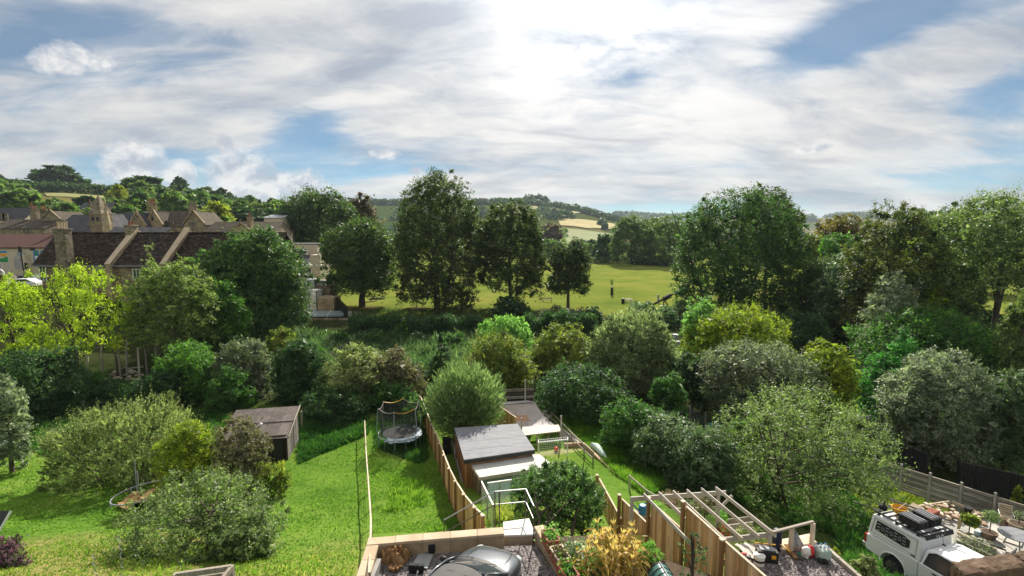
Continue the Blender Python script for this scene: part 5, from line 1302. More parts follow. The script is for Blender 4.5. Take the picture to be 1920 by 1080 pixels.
# lower pale roof with glazed front
LZ = 1.62
t1, t2, t3, t4 = onz(878, 863, LZ), onz(1011, 851, LZ), onz(1040, 873, LZ), onz(899, 895, LZ)
se_ = thing('studio_porch', 'pale flat roofed porch with glass front joined to the studio', 'porch', (t4.x, t4.y, gS_))
q = [t4, t3, t2, t1]
for i in range(7):
    u0, u1 = i / 7, (i + 1) / 7 - .003
    MB().slab([quad_lerp(q, u0, 0), quad_lerp(q, u1, 0), quad_lerp(q, u1, 1), quad_lerp(q, u0, 1)], .04).build('roof_sheet', M['pale_roof'], se_)
MB().slab([p - Vector((0, 0, .045)) for p in q], .14).build('roof_edge', M['grey_beam'], se_)
a, b = quad_lerp(q, .03, .95), quad_lerp(q, .02, .05); d = b - a; ang = math.atan2(d.y, d.x); n = 9; h = LZ - .2 - gS_ + .3
for i in range(n):
    p = a + d * ((i + .5) / n); MB().box((p.x, p.y, gS_ - .3 + h / 2), (d.length / n - .012, .05, h), ang).build('cladding_board', M['side_board'], se_)
a, b = quad_lerp(q, .05, .10), quad_lerp(q, .97, .10); d = b - a; n = 4; ang = math.atan2(d.y, d.x)
for i in range(n):
    p = a + d * ((i + .5) / n)
    MB().box((p.x, p.y, (LZ - .25 + gS_) / 2), (d.length / n - .08, .03, LZ - .3 - gS_), ang).build('glass_door', M['aqua'], se_)
    e = a + d * (i / n); MB().box((e.x, e.y, (LZ - .2 + gS_) / 2), (.07, .08, LZ - .2 - gS_), ang).build('door_frame', M['lead'], se_)
# rain on deck: glass balustrade below the porch
bd = thing('glass_balustrade', 'glass balustrade with white rails below the porch roof', 'balustrade', tuple(onz(915, 950, 2.0)))
bz = 3.0
g1, g2, g3, g4 = onz(903, 903, bz), onz(925, 948, bz), onz(915, 906, bz), onz(958, 900, bz)
for a, b in ((g1, g2), (g3, g4)):
    MB().beam(a, b, .06, .06).build('white_rail', M['white'], bd)
    d = b - a; n = 2
    for i in range(n):
        p, q_ = a + d * (i / n + .01), a + d * ((i + 1) / n - .01); p, q_ = p - Vector((0, 0, .55)), q_ - Vector((0, 0, .55))
        MB().beam(p, q_, .012, .95).build('glass_pane', M['clear_glass'], bd)
    for i in range(n + 1): p = a + d * (i / n); MB().box((p.x, p.y, bz - .6), (.05, .05, 1.25)).build('post', M['steel'], bd)
# paving strip beside the studio
a, b, c, d_ = hit(846, 835), hit(858, 832), hit(885, 905), hit(868, 912)
MB().prism([(a.x, a.y), (d_.x, d_.y), (c.x, c.y), (b.x, b.y)], -2, max(a.z, c.z * .4) + .05).build('path', M['concrete'])['kind'] = 'structure'
wb = thing('wheelie_bin', 'dark green bin in the gap beside the curving fence', 'bin', tuple(hit(838, 850)))
bb = hit(838, 850); MB().box((bb.x, bb.y, bb.z + .5), (.5, .5, 1.0), .2, 1.1).build('body', M['rubber'], wb, bevel=.03); MB().box((bb.x, bb.y, bb.z + 1.03), (.56, .56, .08), .2).build('lid', M['black'], wb, bevel=.02)

# ------------------------------------------------------------------ skate ramp, goal, turf
tz = -.42
u1, u2, u3, u4 = onz(985, 852, tz), onz(1092, 836, tz), onz(1196, 932, tz), onz(1120, 940, tz)
MB().prism([(onz(990, 900, tz).x, onz(990, 900, tz).y), (u4.x, u4.y), (u3.x, u3.y), (u2.x, u2.y), (u1.x, u1.y)], -2, tz).build('artificial_turf', M['turf'])['kind'] = 'structure'
ed = thing('turf_edging', 'chunky timber sleepers edging the artificial turf', 'edging', tuple(u2))
def sleepers(a, b, n, w=.20, h=.26, root=ed, mat='brick_edge'):
    for i in range(n):
        p, q_ = a + (b - a) * (i / n + .002), a + (b - a) * ((i + 1) / n - .002); MB().beam(p + Vector((0, 0, h / 2)), q_ + Vector((0, 0, h / 2)), w, h).build('sleeper', M[mat], root, bevel=.012)
sleepers(u2, u3, 5); sleepers(u3 + Vector((0, -.05, 0)), u4, 2, mat='old_wood'); sleepers(onz(1058, 838, tz), u2, 1)
rp_ = thing('skate_ramp', 'grey plywood skate ramp with orange graffiti behind the studio', 'ramp', tuple(onz(985, 800, -.5)))
# deck low at front, curve rising at the back
rA, rB = onz(972, 806, .35), onz(1050, 800, .35)           # front lip (lit deck)
rA2, rB2 = onz(982, 816, .35), onz(1053, 808, .35)
kb0, kb1 = at(932, 757, 42.5), at(1003, 752, 42.5)
kz = .55 + .9
k0 = onz(933, 760, kz); k1 = onz(1004, 755, kz)
f0_, f1_ = onz(972, 803, .28), onz(1044, 797, .28)
n = 12; rows = []
for i in range(n + 1):
    t = i / n; z = .28 + (kz - .28) * (t ** 2.2)
    rows.append((f0_.lerp(k0, t), f1_.lerp(k1, t), z))
for s in range(3):
    m = MB(); vs = []
    for a, b, z in rows:
        for u in (s / 3 + .002, (s + 1) / 3 - .002): p = a.lerp(b, u); vs.append((p.x, p.y, z))
        for u in (s / 3 + .002, (s + 1) / 3 - .002): p = a.lerp(b, u); vs.append((p.x, p.y, z - .05))
    fs = []
    for i in range(n):
        o_ = i * 4; fs += [(o_, o_ + 1, o_ + 5, o_ + 4), (o_ + 3, o_ + 2, o_ + 6, o_ + 7), (o_ + 2, o_, o_ + 4, o_ + 6), (o_ + 1, o_ + 3, o_ + 7, o_ + 5)]
    m.add(vs, fs).build('ply_sheet', M['ramp_ply'], rp_, smooth=False)
m = MB(); vs = []
for i in range(5, 9):
    a, b, z = rows[i]
    for u in (.24, .34, .46, .56): p = a.lerp(b, u + .02 * ((i * 7) % 3 - 1)); vs.append((p.x, p.y, z + .006))
m.add(vs, [(i * 4 + j, i * 4 + j + 1, i * 4 + j + 5, i * 4 + j + 4) for i in range(3) for j in range(3)]).build('graffiti', M['graffiti'], rp_)
MB().tube([k0 + Vector((0, 0, .02)), k1 + Vector((0, 0, .02))], .035, 8).build('coping_pipe', M['dark_steel'], rp_)
bk = (k0 - f0_); bk.z = 0; bk.normalize()
MB().slab([k0 + bk * .03, k1 + bk * .03, k1 + bk * .8, k0 + bk * .8], .06).build('top_platform', M['ramp_ply'], rp_)
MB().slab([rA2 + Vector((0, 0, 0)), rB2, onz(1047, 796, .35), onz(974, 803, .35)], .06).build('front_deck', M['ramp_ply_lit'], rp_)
for t in (.05, .35, .65, .95):
    p = rA2.lerp(rB2, t); MB().box((p.x, p.y + .05, -.15), (.1, .1, .94)).build('leg', M['old_wood'], rp_); p = k0.lerp(k1, t); MB().box((p.x, p.y + .3, .3), (.1, .1, 2.2)).build('leg', M['old_wood'], rp_)
for px, py in ((978, 792), (1052, 788)):
    p = onz(px, py + 22, .3); MB().box((p.x, p.y, .55), (.10, .10, 1.9)).build('post', M['grey_beam'], rp_)
p = k1 + bk * .75; MB().box((p.x - .25, p.y, kz + .45), (.09, .09, 2.4)).build('post', M['grey_beam'], rp_)
a, b = k0 + Vector((-.12, 0, .12)), f0_ + Vector((-.15, -.8, .95)); b.z = kz - .1; a.z = kz + .12
board_fence('board_fence', 'short tan board fence between the round willow and the skate ramp', [a, (a + b) / 2, b], 1.9, .15, flip=1)
a, b = k0 + bk * 1.4 + Vector((-.2, 0, .75)), k1 + bk * 1.4 + Vector((.9, 0, .75))
sl_ = thing('slat_screen', 'dark horizontal board screen behind the top of the skate ramp', 'fence', tuple(a - Vector((0, 0, 2))))
for i in range(10): MB().beam(a - Vector((0, 0, .2 * i)), b - Vector((0, 0, .2 * i)), .03, .185).build('board', M['dark_board' if i % 3 else 'side_board'], sl_)
# scrap heap beside the ramp
sh_ = thing('scrap_pile', 'small heap of stones and scrap beside the skate ramp', 'pile', tuple(onz(1022, 782, -.4)))
for i in range(16): p = onz(1022 + rnd.uniform(-9, 9), 782 + rnd.uniform(-8, 8), -.35); MB().box((p.x, p.y, p.z + rnd.uniform(0, .25)), (rnd.uniform(.12, .35),) * 2 + (rnd.uniform(.08, .2),), rnd.uniform(0, 3)).build('scrap_piece', M['rubble' if i % 2 else 'concrete'], sh_, bevel=.02)
# rail fence on the right of the ramp and turf
def rail_fence(name, label, pts, h, mat='old_wood', post_h=None, rails=(1.0,), rmat=None, tarp=False):
    root = thing(name, label, 'fence', tuple(pts[0]))
    for p in pts: MB().box((p.x, p.y, p.z + h / 2 - .15), (.09, .09, h + .3)).build('post', M[mat], root, bevel=.006)
    for i in range(len(pts) - 1):
        for r_ in rails: MB().beam(pts[i] + Vector((0, 0, h * r_ - .05)), pts[i + 1] + Vector((0, 0, h * r_ - .05)), .05, .09).build('rail', M[rmat or mat], root, bevel=.005)
    return root
rail_fence('rail_fence', 'timber rail fence along the right edge of the ramp and turf', [hit(1034, 790), hit(1052, 808), hit(1072, 830), hit(1095, 852), hit(1112, 868)], .75, rails=(1.0, .45))
rail_fence('rail_fence', 'low rail fence between the turf corner and the pergola', [hit(1180, 920), hit(1212, 950), hit(1236, 965)], .9, rails=(1.0,))
for k, (px, py) in enumerate(((1030, 796), (1045, 818))):
    pass
pk = thing('stacked_planks', 'old planks lying along the fence between ramp and turf', 'planks', tuple(hit(1062, 825)))
for i in range(5):
    a, b = hit(1036 + 4 * i, 802 + 2 * i), hit(1066 + 5 * i, 828 + 2 * i); MB().beam(a + Vector((0, 0, .08 + .05 * i)), b + Vector((0, 0, .06 + .05 * i)), .2, .04).build('plank', M['old_wood' if i % 2 else 'grey_beam'], pk)
rt = thing('rolled_sheet', 'pale green rolled sheet lying in the long grass beside the turf', 'rolled sheet', tuple(hit(1122, 852)))
a, b = hit(1110, 841), hit(1136, 862); MB().tube([a + Vector((0, 0, .25)), a.lerp(b, .3) + Vector((0.05, 0, .32)), a.lerp(b, .7) + Vector((0, 0, .22)), b + Vector((0, 0, .1))], [.18, .26, .22, .10], 10).build('sheet', M['pale_green'], rt, smooth=True)
# goal
ga, gb = onz(1009, 864, tz), onz(1064, 858, tz)
gl = thing('football_goal', 'small white football goal with net on the turf', 'goal', tuple(ga))
gh_ = 1.25; dpt = Vector((.12, .95, 0))
fr = [(ga, gb)]
for p in (ga, gb):
    MB().tube([p, p + Vector((0, 0, gh_))], .035, 6).build('post', M['white'], gl); MB().tube([p + dpt, p + Vector((0, 0, gh_)) + dpt * .45, p + Vector((0, 0, gh_))], .022, 6).build('net_stay', M['white'], gl); MB().tube([p, p + dpt], .02, 5).build('ground_bar', M['white'], gl)
MB().tube([ga + Vector((0, 0, gh_)), gb + Vector((0, 0, gh_))], .035, 6).build('crossbar', M['white'], gl); MB().tube([ga + dpt, gb + dpt], .02, 5).build('ground_bar', M['white'], gl)
MB().tube([ga + Vector((0, 0, gh_)) + dpt * .45, gb + Vector((0, 0, gh_)) + dpt * .45], .022, 5).build('net_bar', M['white'], gl)
m = MB()
for i in range(15):
    p = ga.lerp(gb, i / 14); m.tube([p + Vector((0, 0, gh_)), p + Vector((0, 0, gh_)) + dpt * .45, p + dpt], .005, 3, False)
for j in range(9):
    f = j / 8; o_ = (Vector((0, 0, gh_)) + dpt * .45).lerp(dpt, f); m.tube([ga + o_, gb + o_], .005, 3, False)
m.build('net', M['white'], gl)['kind'] = 'stuff'
bl = thing('ball', 'red ball at the back of the football goal', 'ball', tuple(onz(1043, 846, tz))); p = onz(1043, 846, tz); MB().sphere((p.x, p.y, tz + .16), .16, 14, 10).build('ball_skin', M['red'], bl, smooth=True)

# ------------------------------------------------------------------ pergola
PG = 5.1
back = [(1207, 927), (1235, 924), (1262, 922), (1288, 920), (1315, 917), (1342, 915)]
rs_ = onz(1342, 915, PG); re_ = onz(1455, 1005, PG); dv = re_ - rs_
pg = thing('pergola', 'weathered grey timber pergola of slanting rafters behind the stepped fence', 'pergola', (rs_.x, rs_.y, gz(rs_.x, rs_.y)))
for k, (px, py) in enumerate(back):
    a = onz(px, py, PG); MB().beam(a, a + dv, .045, .13).build('rafter', M['grey_beam'], pg, bevel=.006)
bz_ = PG - .17
a, b = onz(1345, 925, bz_), onz(1182, 936, bz_); a = a + (a - b) * .10
MB().beam(a, b, .06, .17).build('cross_beam', M['grey_beam'], pg, bevel=.006)
c, d = onz(1447, 1002, bz_), onz(1355, 1013, bz_); MB().beam(c, d, .06, .17).build('cross_beam', M['grey_beam'], pg, bevel=.006)
for p in (onz(1347, 926, bz_), onz(1443, 1004, bz_), onz(1185, 936, bz_)): g = gz(p.x, p.y) - .3; MB().box((p.x, p.y, (g + bz_) / 2), (.11, .11, bz_ - g)).build('post', M['grey_beam'], pg, bevel=.008)
p = onz(1347, 926, bz_); MB().beam((p.x, p.y, bz_ - .65), (p.x + .5, p.y - .02, bz_ - .05), .06, .09).build('brace', M['grey_beam'], pg)
a, b = onz(1265, 955, 3.6), onz(1345, 952, 3.6); MB().beam(a, b, .05, .09).build('low_rail', M['grey_beam'], pg)
# timber handrail on the right of the terrace
hr = thing('timber_railing', 'low timber handrail at the head of steps beside the gravel terrace', 'railing', tuple(onz(1487, 1022, TZ)))
za_ = TZ + .95
h1, h2, h3 = onz(1448, 998, za_), onz(1485, 986, za_), onz(1525, 978, za_)
MB().beam(h1, h3, .09, .06).build('top_rail', M['old_wood'], hr, bevel=.006)
for p, b_ in ((h2, TZ - .1), (h3, TZ - .2)): MB().box((p.x, p.y, (b_ + za_) / 2 - .03), (.11, .11, za_ - b_ - .05)).build('post', M['pine_cap'], hr, bevel=.006)
tp = thing('tarpaulin', 'grey plastic sheet draped under the timber handrail', 'tarp', tuple(onz(1500, 1015, TZ)))
m = MB(); vs = []; nx, nz = 9, 7
for i in range(nx):
    for j in range(nz):
        u, v = i / (nx - 1), j / (nz - 1); top = h2.lerp(h3, .1 + .03 * u); bot = h2.lerp(h3, -.02 + .85 * u); p = top.lerp(bot, v); vs.append((p.x, p.y + .12 * v + .05 * math.sin(u * 14 + v * 2), za_ - .05 - v * .95))
m.add(vs, [(i * nz + j, i * nz + j + 1, (i + 1) * nz + j + 1, (i + 1) * nz + j) for i in range(nx - 1) for j in range(nz - 1)]).build('sheet', M['tarp'], tp, smooth=True)
td = thing('timber_step', 'pale timber deck step at the back of the gravel terrace', 'step', tuple(onz(1490, 1025, TZ)))
a, b = onz(1462, 1034, TZ), onz(1528, 1020, TZ)
for i in range(3):
    o_ = Vector((.02 * i, .16 * i, 0)); MB().beam(a + o_ + Vector((0, 0, .1)), b + o_ + Vector((0, 0, .1)), .15, .05).build('deck_board', M['pine_cap'], td, bevel=.005)
MB().beam(a + Vector((0, -.09, .02)), b + Vector((0, -.09, .02)), .04, .18).build('riser', M['old_wood'], td)
gb_ = thing('garden_bin', 'dark blue tall water butt by the pergola corner', 'bin', tuple(onz(1456, 1028, TZ))); p = onz(1456, 1029, TZ); MB().lathe((p.x, p.y, TZ), [(.13, 0), (.14, .1), (.15, .55), (.13, .66), (.06, .70)], 16).build('barrel', mk('navy', [(.012, .018, .04), (.02, .03, .06)], 3, 3, .5, .02), gb_, smooth=True)

# tools on the terrace
tb = thing('toolbox', 'black and yellow toolbox standing on the gravel terrace', 'toolbox', tuple(onz(1437, 1050, TZ))); p = onz(1437, 1050, TZ); an = R(-12)
def loc(o_, p, an): c, s = math.cos(an), math.sin(an); return (p.x + o_[0] * c - o_[1] * s, p.y + o_[0] * s + o_[1] * c, p.z + o_[2])
MB().box(loc((0, 0, .15), p, an), (.62, .34, .30), an).build('case', M['plastic_black'], tb, bevel=.03); MB().box(loc((0, 0, .33), p, an), (.62, .34, .06), an).build('lid', M['black'], tb, bevel=.02)
for x in (-.16, .16): MB().box(loc((x, -.18, .22), p, an), (.13, .02, .12), an).build('latch', M['orange'], tb, bevel=.01)
MB().box(loc((0, .02, .37), p, an), (.42, .2, .03), an).build('lid_tray', M['lead'], tb, bevel=.01); MB().tube([loc((-.3, .17, .3), p, an), loc((-.34, .2, .42), p, an), loc((.3, .2, .42), p, an)], .018, 6).build('handle', M['yellow'], tb)
pb_ = thing('paint_tub', 'white tub with black label standing against the last fence panel', 'tub', tuple(onz(1422, 1056, TZ))); p = onz(1423, 1058, TZ); MB().lathe(p, [(.15, 0), (.165, .28), (.175, .285), (.175, .31), (.15, .315)], 18).build('tub', M['white'], pb_, smooth=False); MB().lathe((p.x, p.y, p.z + .12), [(.1615, 0), (.164, .07)], 18).build('label', M['black'], pb_)
dw = thing('dust_sheet', 'crumpled pale sheet with tools beside the paint tub', 'sheet', tuple(onz(1402, 1040, TZ)))
m = MB(); a = onz(1400, 1036, TZ); vs = [(a.x - .25 + .5 * i / 5 + .3 * j / 5, a.y + .35 - .9 * j / 5 + .1 * i / 5, TZ + .05 + .04 * math.sin(i * 2.1 + j * 1.7)) for i in range(6) for j in range(6)]
m.add(vs, [(i * 6 + j, i * 6 + j + 1, i * 6 + j + 7, i * 6 + j + 6) for i in range(5) for j in range(5)]).build('cloth', M['paving'], dw, smooth=True)
for k, (px, py, mt) in enumerate(((1395, 1040, 'red'), (1405, 1046, 'black'), (1400, 1052, 'white'))): p = onz(px, py, TZ + .09); MB().box((p.x, p.y, p.z + .03), (.16, .07, .06), k).build('hand_tool', M[mt], dw, bevel=.01)
spd = thing('spade', 'yellow handled spade lying on the gravel terrace', 'spade', tuple(onz(1470, 1040, TZ))); a, b = onz(1452, 1030, TZ), onz(1487, 1043, TZ)
MB().tube([a + Vector((0, 0, .3)), b + Vector((0, 0, .08))], .02, 6).build('shaft', M['yellow'], spd); b2 = b + (b - a).normalized() * .3; MB().beam(b + Vector((0, 0, .06)), b2 + Vector((0, 0, .04)), .19, .02).build('blade', M['dark_steel'], spd)
tm_ = thing('offcut', 'rough timber offcut lying across the gravel', 'timber', tuple(onz(1488, 1045, TZ))); a, b = onz(1473, 1028, TZ), onz(1492, 1050, TZ); MB().beam(a + Vector((0, 0, .12)), b + Vector((0, 0, .06)), .13, .08).build('timber', M['stump'], tm_, bevel=.012)
cr = thing('bottle_crate', 'clear crate of water bottles at the edge of the gravel terrace', 'crate', tuple(onz(1541, 1046, TZ))); p = onz(1541, 1046, TZ)
MB().box((p.x, p.y, TZ + .17), (.40, .34, .33), .1).build('wrap', M['pale_green'], cr, bevel=.03)
for i in range(3):
    for j in range(2):
        bt = MB().lathe((p.x - .13 + .13 * i, p.y - .08 + .16 * j, TZ + .33), [(.055, 0), (.05, .04), (.02, .08)], 8).build('bottle', M['white'], cr); MB().lathe((p.x - .13 + .13 * i, p.y - .08 + .16 * j, TZ + .41), [(.024, 0), (.024, .03)], 8).build('bottle_cap', M['blue'], bt)
bg_ = thing('carrier_bag', 'red and white plastic bags beside the bottle crate', 'bag', tuple(onz(1518, 1046, TZ)))
for k, (px, mt) in enumerate(((1511, 'white'), (1519, 'red'), (1528, 'tarp'))):
    p = onz(px, 1045 - k, TZ); mm = MB().sphere((p.x, p.y, TZ + .19), .19, 9, 7, (.75, .6, 1)); mm.V = [(v[0] + rnd.uniform(-.03, .03), v[1] + rnd.uniform(-.03, .03), v[2] + rnd.uniform(-.03, .03)) for v in mm.V]; mm.build('bag', M[mt], bg_, smooth=True)
gn = thing('silicone_gun', 'green and white sealant tube lying on the gravel', 'tube', tuple(onz(1507, 1046, TZ))); a, b = onz(1497, 1041, TZ), onz(1515, 1049, TZ)
MB().tube([a + Vector((0, 0, .05)), a.lerp(b, .3) + Vector((0, 0, .05))], .06, 8).build('nozzle', M['green_paint'], gn); MB().tube([a.lerp(b, .3) + Vector((0, 0, .05)), b + Vector((0, 0, .04))], .04, 8).build('tube', M['white'], gn)
bt_ = thing('pair_of_boots', 'black boots beside the bottle crate', 'boots', tuple(onz(1543, 1056, TZ)))
for k, px in enumerate((1538, 1548)): p = onz(px, 1055 + 2 * k, TZ); MB().sphere((p.x, p.y, TZ + .07), .12, 9, 6, (.7, 1.1, .55)).build('boot', M['rubber'], bt_, smooth=True)

# ------------------------------------------------------------------ things on the pad
sp_ = onz(742, 1050, PAD)
su = thing('tree_stump', 'splintered brown tree stump in the corner of the gravel', 'stump', tuple(sp_))
rg = random.Random(9)
for k in range(26):
    ang = k * 2.4; r_ = .30 * math.sqrt(k / 26); h = rg.uniform(.25, .5) * (1.15 - r_); b0 = Vector((sp_.x + r_ * math.cos(ang) * 1.1, sp_.y + r_ * math.sin(ang) * .9, PAD - .02)); tp_ = b0 + Vector((rg.uniform(-.10, .10), rg.uniform(-.1, .1), h))
    w_ = rg.uniform(.08, .15); m = MB().tube([b0, b0.lerp(tp_, .55) + Vector((rg.uniform(-.04, .04), rg.uniform(-.04, .04), 0)), tp_], [w_ * 1.3, w_, w_ * .4], 5); m.V = [(v[0] + rg.uniform(-.025, .025), v[1] + rg.uniform(-.025, .025), v[2] + rg.uniform(-.03, .03)) for v in m.V]; m.build('splinter', M['stump'], su)
for k in range(5): p = onz(732 + 4 * k, 1068 + rg.uniform(-3, 5), PAD); MB().box((p.x, p.y, PAD + .08), (rg.uniform(.1, .3), rg.uniform(.08, .2), rg.uniform(.06, .16)), rg.uniform(0, 3)).build('root_chunk', M['stump'], su, bevel=.03)
a = [onz(773, 1061, PAD), onz(801, 1069, PAD), onz(813, 1041, PAD), onz(786, 1038, PAD)]
sb_ = thing('paving_slab', 'single grey paving slab lying on the gravel by the car', 'slab', tuple(a[0])); MB().slab([p + Vector((0, 0, .05)) for p in a], .05).build('slab', M['slab'], sb_, bevel=.008)
for k, (px, py, w_, h_, an, lab) in enumerate(((804, 1037, .42, .26, -.15, 'large black rubber block behind the grey slab'), (775, 1072, .26, .18, -.1, 'smaller black rubber block at the near left corner of the slab'), (790, 1073, .16, .18, .1, 'narrow black rubber block at the near edge of the slab'))):
    p = onz(px, py, PAD); t_ = thing('rubber_block', lab, 'block', tuple(p)); MB().box((p.x, p.y, PAD + .06 + h_ / 2), (w_, .14, h_), an).build('block', M['rubber'], t_, bevel=.015); MB().box((p.x, p.y, PAD + .03), (w_ * .8, .2, .06), an).build('base', M['black'], t_)
# terracotta troughs
for k, (px, py, lab) in enumerate(((1023, 1018, 'terracotta trough with bright green seedlings, furthest of the row'), (1040, 1052, 'terracotta trough with a dried brown plant, in the middle of the row'), (1055, 1086, 'terracotta trough nearest the camera, cut by the frame'))):
    p = onz(px, py + 12, 5.2); an = math.atan2(dq.y, dq.x)
    t_ = thing('planter_trough', lab, 'planter', (p.x + .16, p.y + .12, 5.2), 0, 'terracotta troughs on the low wall'); c = (p.x + .16, p.y + .12)
    L_, W_, H_ = .62, .36, .36
    ca, sa = math.cos(an), math.sin(an)
    def q_(u, v): return (c[0] + u * ca - v * sa, c[1] + u * sa + v * ca)
    for u, v, su_, sv in ((0, W_ / 2, L_, .03), (0, -W_ / 2, L_, .03), (L_ / 2, 0, .03, W_ - .03), (-L_ / 2, 0, .03, W_ - .03)):
        x, y = q_(u, v); MB().box((x, y, 5.2 + H_ / 2), (su_, sv, H_), an).build('side', M['terracotta'], t_, bevel=.006); MB().box((x, y, 5.2 + H_ + .012), (su_ + .02, sv + .02, .025), an).build('rim', M['pine_cap' if k == 1 else 'terracotta'], t_)
    MB().box((c[0], c[1], 5.2 + H_ * .38), (L_ - .04, W_ - .04, H_ * .7), an).build('soil', M['soil'], t_)
    rg2 = np.random.default_rng(40 + k); n = 260; C = np.stack([c[0] + rg2.normal(size=n) * .13, c[1] + rg2.normal(size=n) * .17, 5.2 + H_ * .7 + np.abs(rg2.normal(size=n)) * (.12 if k == 1 else .2)], -1)
    a = rdir(n, rg2); b = unit(np.cross(a, rdir(n, rg2))); me = leaf_mesh('plant', C - np.array([c[0], c[1], 5.2]) + 0, a * .055, b * .03, rg2.uniform(size=n), LM['brown' if k == 1 else 'green' if k else 'feather'])
    o = bpy.data.objects.new('plant', me); COL.objects.link(o); o.parent = t_; o['kind'] = 'stuff'
# mesh cloche / mini polytunnel
pc_ = onz(1257, 1148, BED - .1)
ct = thing('cloche_tunnel', 'green film cloche tunnel beside the corn under the stepped fence', 'cloche', (pc_.x, pc_.y, BED))
ax = Vector((-.10, .99, 0)).normalized(); sx = Vector((.99, .10, 0)).normalized(); o0 = Vector((pc_.x, pc_.y, BED - .12)); n = 12
rows = []
for j, tt in enumerate((0, .2, .4, .6, .8)):
    rows.append([o0 + ax * tt + sx * (.40 * math.cos(math.pi * i / n)) + Vector((0, 0, .85 * math.sin(math.pi * i / n) ** .85)) for i in range(n + 1)])
for j in range(4):
    m = MB(); m.add(rows[j] + rows[j + 1], [(i, i + 1, n + 2 + i, n + 1 + i) for i in range(n)]); m.build('film', M['green_film'], ct, smooth=True)
for r_ in rows: MB().tube(r_, .018, 6).build('hoop', M['black'], ct)
m = MB(); m.add(rows[0] + [rows[0][0].lerp(rows[0][-1], .5)], [(i, i + 1, n + 1) for i in range(n)]); m.build('end_panel', M['green_film'], ct)
MB().tube([r_[n // 2] + Vector((0, 0, .02)) for r_ in rows], .02, 6).build('ridge', M['lead'], ct)
# bean canes, dark hose, watering can, bucket things behind fence
wc = thing('watering_can', 'blue watering can behind the first tall fence panel', 'watering can', tuple(onz(1205, 962, 2.9))); p = onz(1205, 960, 2.9)
MB().lathe((p.x, p.y, p.z - .05), [(.17, 0), (.17, .3), (.13, .36)], 12).build('body', M['blue'], wc); MB().tube([(p.x - .15, p.y, p.z + .05), (p.x - .42, p.y, p.z + .35)], [.04, .025], 7).build('spout', M['blue'], wc); MB().tube([(p.x + .15, p.y, p.z + .1), (p.x + .3, p.y, p.z + .25), (p.x + .05, p.y, p.z + .42)], .02, 6).build('handle', M['blue'], wc)
MB().box((p.x, p.y, (p.z - .05 + gz(p.x, p.y)) / 2), (.6, .5, max(.05, p.z - .06 - gz(p.x, p.y)))).build('stand', M['old_wood'], wc)
fp = thing('hanging_planter', 'pink flowering basket hanging under the pergola', 'plant', tuple(onz(1258, 935, 4.2)))
def leafball(root, c, r, n, L, mat, seed, name='foliage', sc=(1, 1, .8)):
    rg_ = np.random.default_rng(seed); d = rdir(n, rg_); rr = rg_.uniform(.45, 1.05, n)[:, None]; C = d * rr * r * np.array(sc) + np.array([c[0], c[1], c[2]]) - np.array(ORG[root.name])
    a = rdir(n, rg_); nn = unit(d + rg_.normal(size=(n, 3)) * .6); b = unit(np.cross(nn, a)); s = rg_.uniform(.6, 1.4, n)[:, None]
    me = leaf_mesh(name, C, a * L / 2 * s, b * L * .3 * s, rg_.uniform(size=n), LM[mat]); o = bpy.data.objects.new(name, me); COL.objects.link(o); o.parent = root; return o
p = onz(1258, 935, 4.3); leafball(fp, p, .42, 420, .10, 'pink_flower', 3); MB().lathe((p.x, p.y, p.z - .38), [(.05, 0), (.22, .2)], 10).build('basket', M['pot'], fp); MB().tube([(p.x, p.y, p.z), (p.x, p.y, PG - .05)], .01, 4).build('chain', M['black'], fp)
fr_ = thing('potted_flowers', 'pot of bright red flowers under the pergola', 'plant', tuple(onz(1358, 1010, 3.3))); p = onz(1356, 996, 3.6); leafball(fr_, p, .34, 380, .09, 'red_flower', 4); MB().lathe((p.x, p.y, p.z - .75), [(.16, 0), (.24, .5), (.26, .52)], 12).build('pot', M['terracotta'], fr_)
for k, (px, py, z, r_, mt, lab) in enumerate(((1322, 945, 4.0, .45, 'brown', 'dying brown climber hanging from the back of the pergola'), (1296, 952, 3.4, .4, 'grey', 'grey green shrub below the back beam of the pergola'), (1348, 968, 3.4, .35, 'feather', 'bright green tomato plant under the pergola'), (1228, 955, 2.8, .5, 'feather', 'light green herb clump below the left end of the pergola'), (1405, 1005, 3.9, .5, 'straw_green', 'straw coloured dry herb clump at the front of the pergola'))):
    p = onz(px, py, z); t_ = thing('shrub', lab, 'plant', (p.x, p.y, gz(p.x, p.y))); leafball(t_, p, r_, 500, .09, mt, 60 + k); MB().tube([(p.x, p.y, gz(p.x, p.y) - .1), (p.x, p.y, p.z)], .03, 5).build('stem', M['bark'], t_)
bs = thing('raised_bed', 'planked raised bed under the pergola', 'raised bed', tuple(onz(1385, 985, 3.0)))
for i in range(3):
    a, b = onz(1365, 978 + 11 * i, 2.9), onz(1412, 972 + 11 * i, 2.9); MB().beam(a, b, .05, .22).build('board', M['old_wood'], bs)

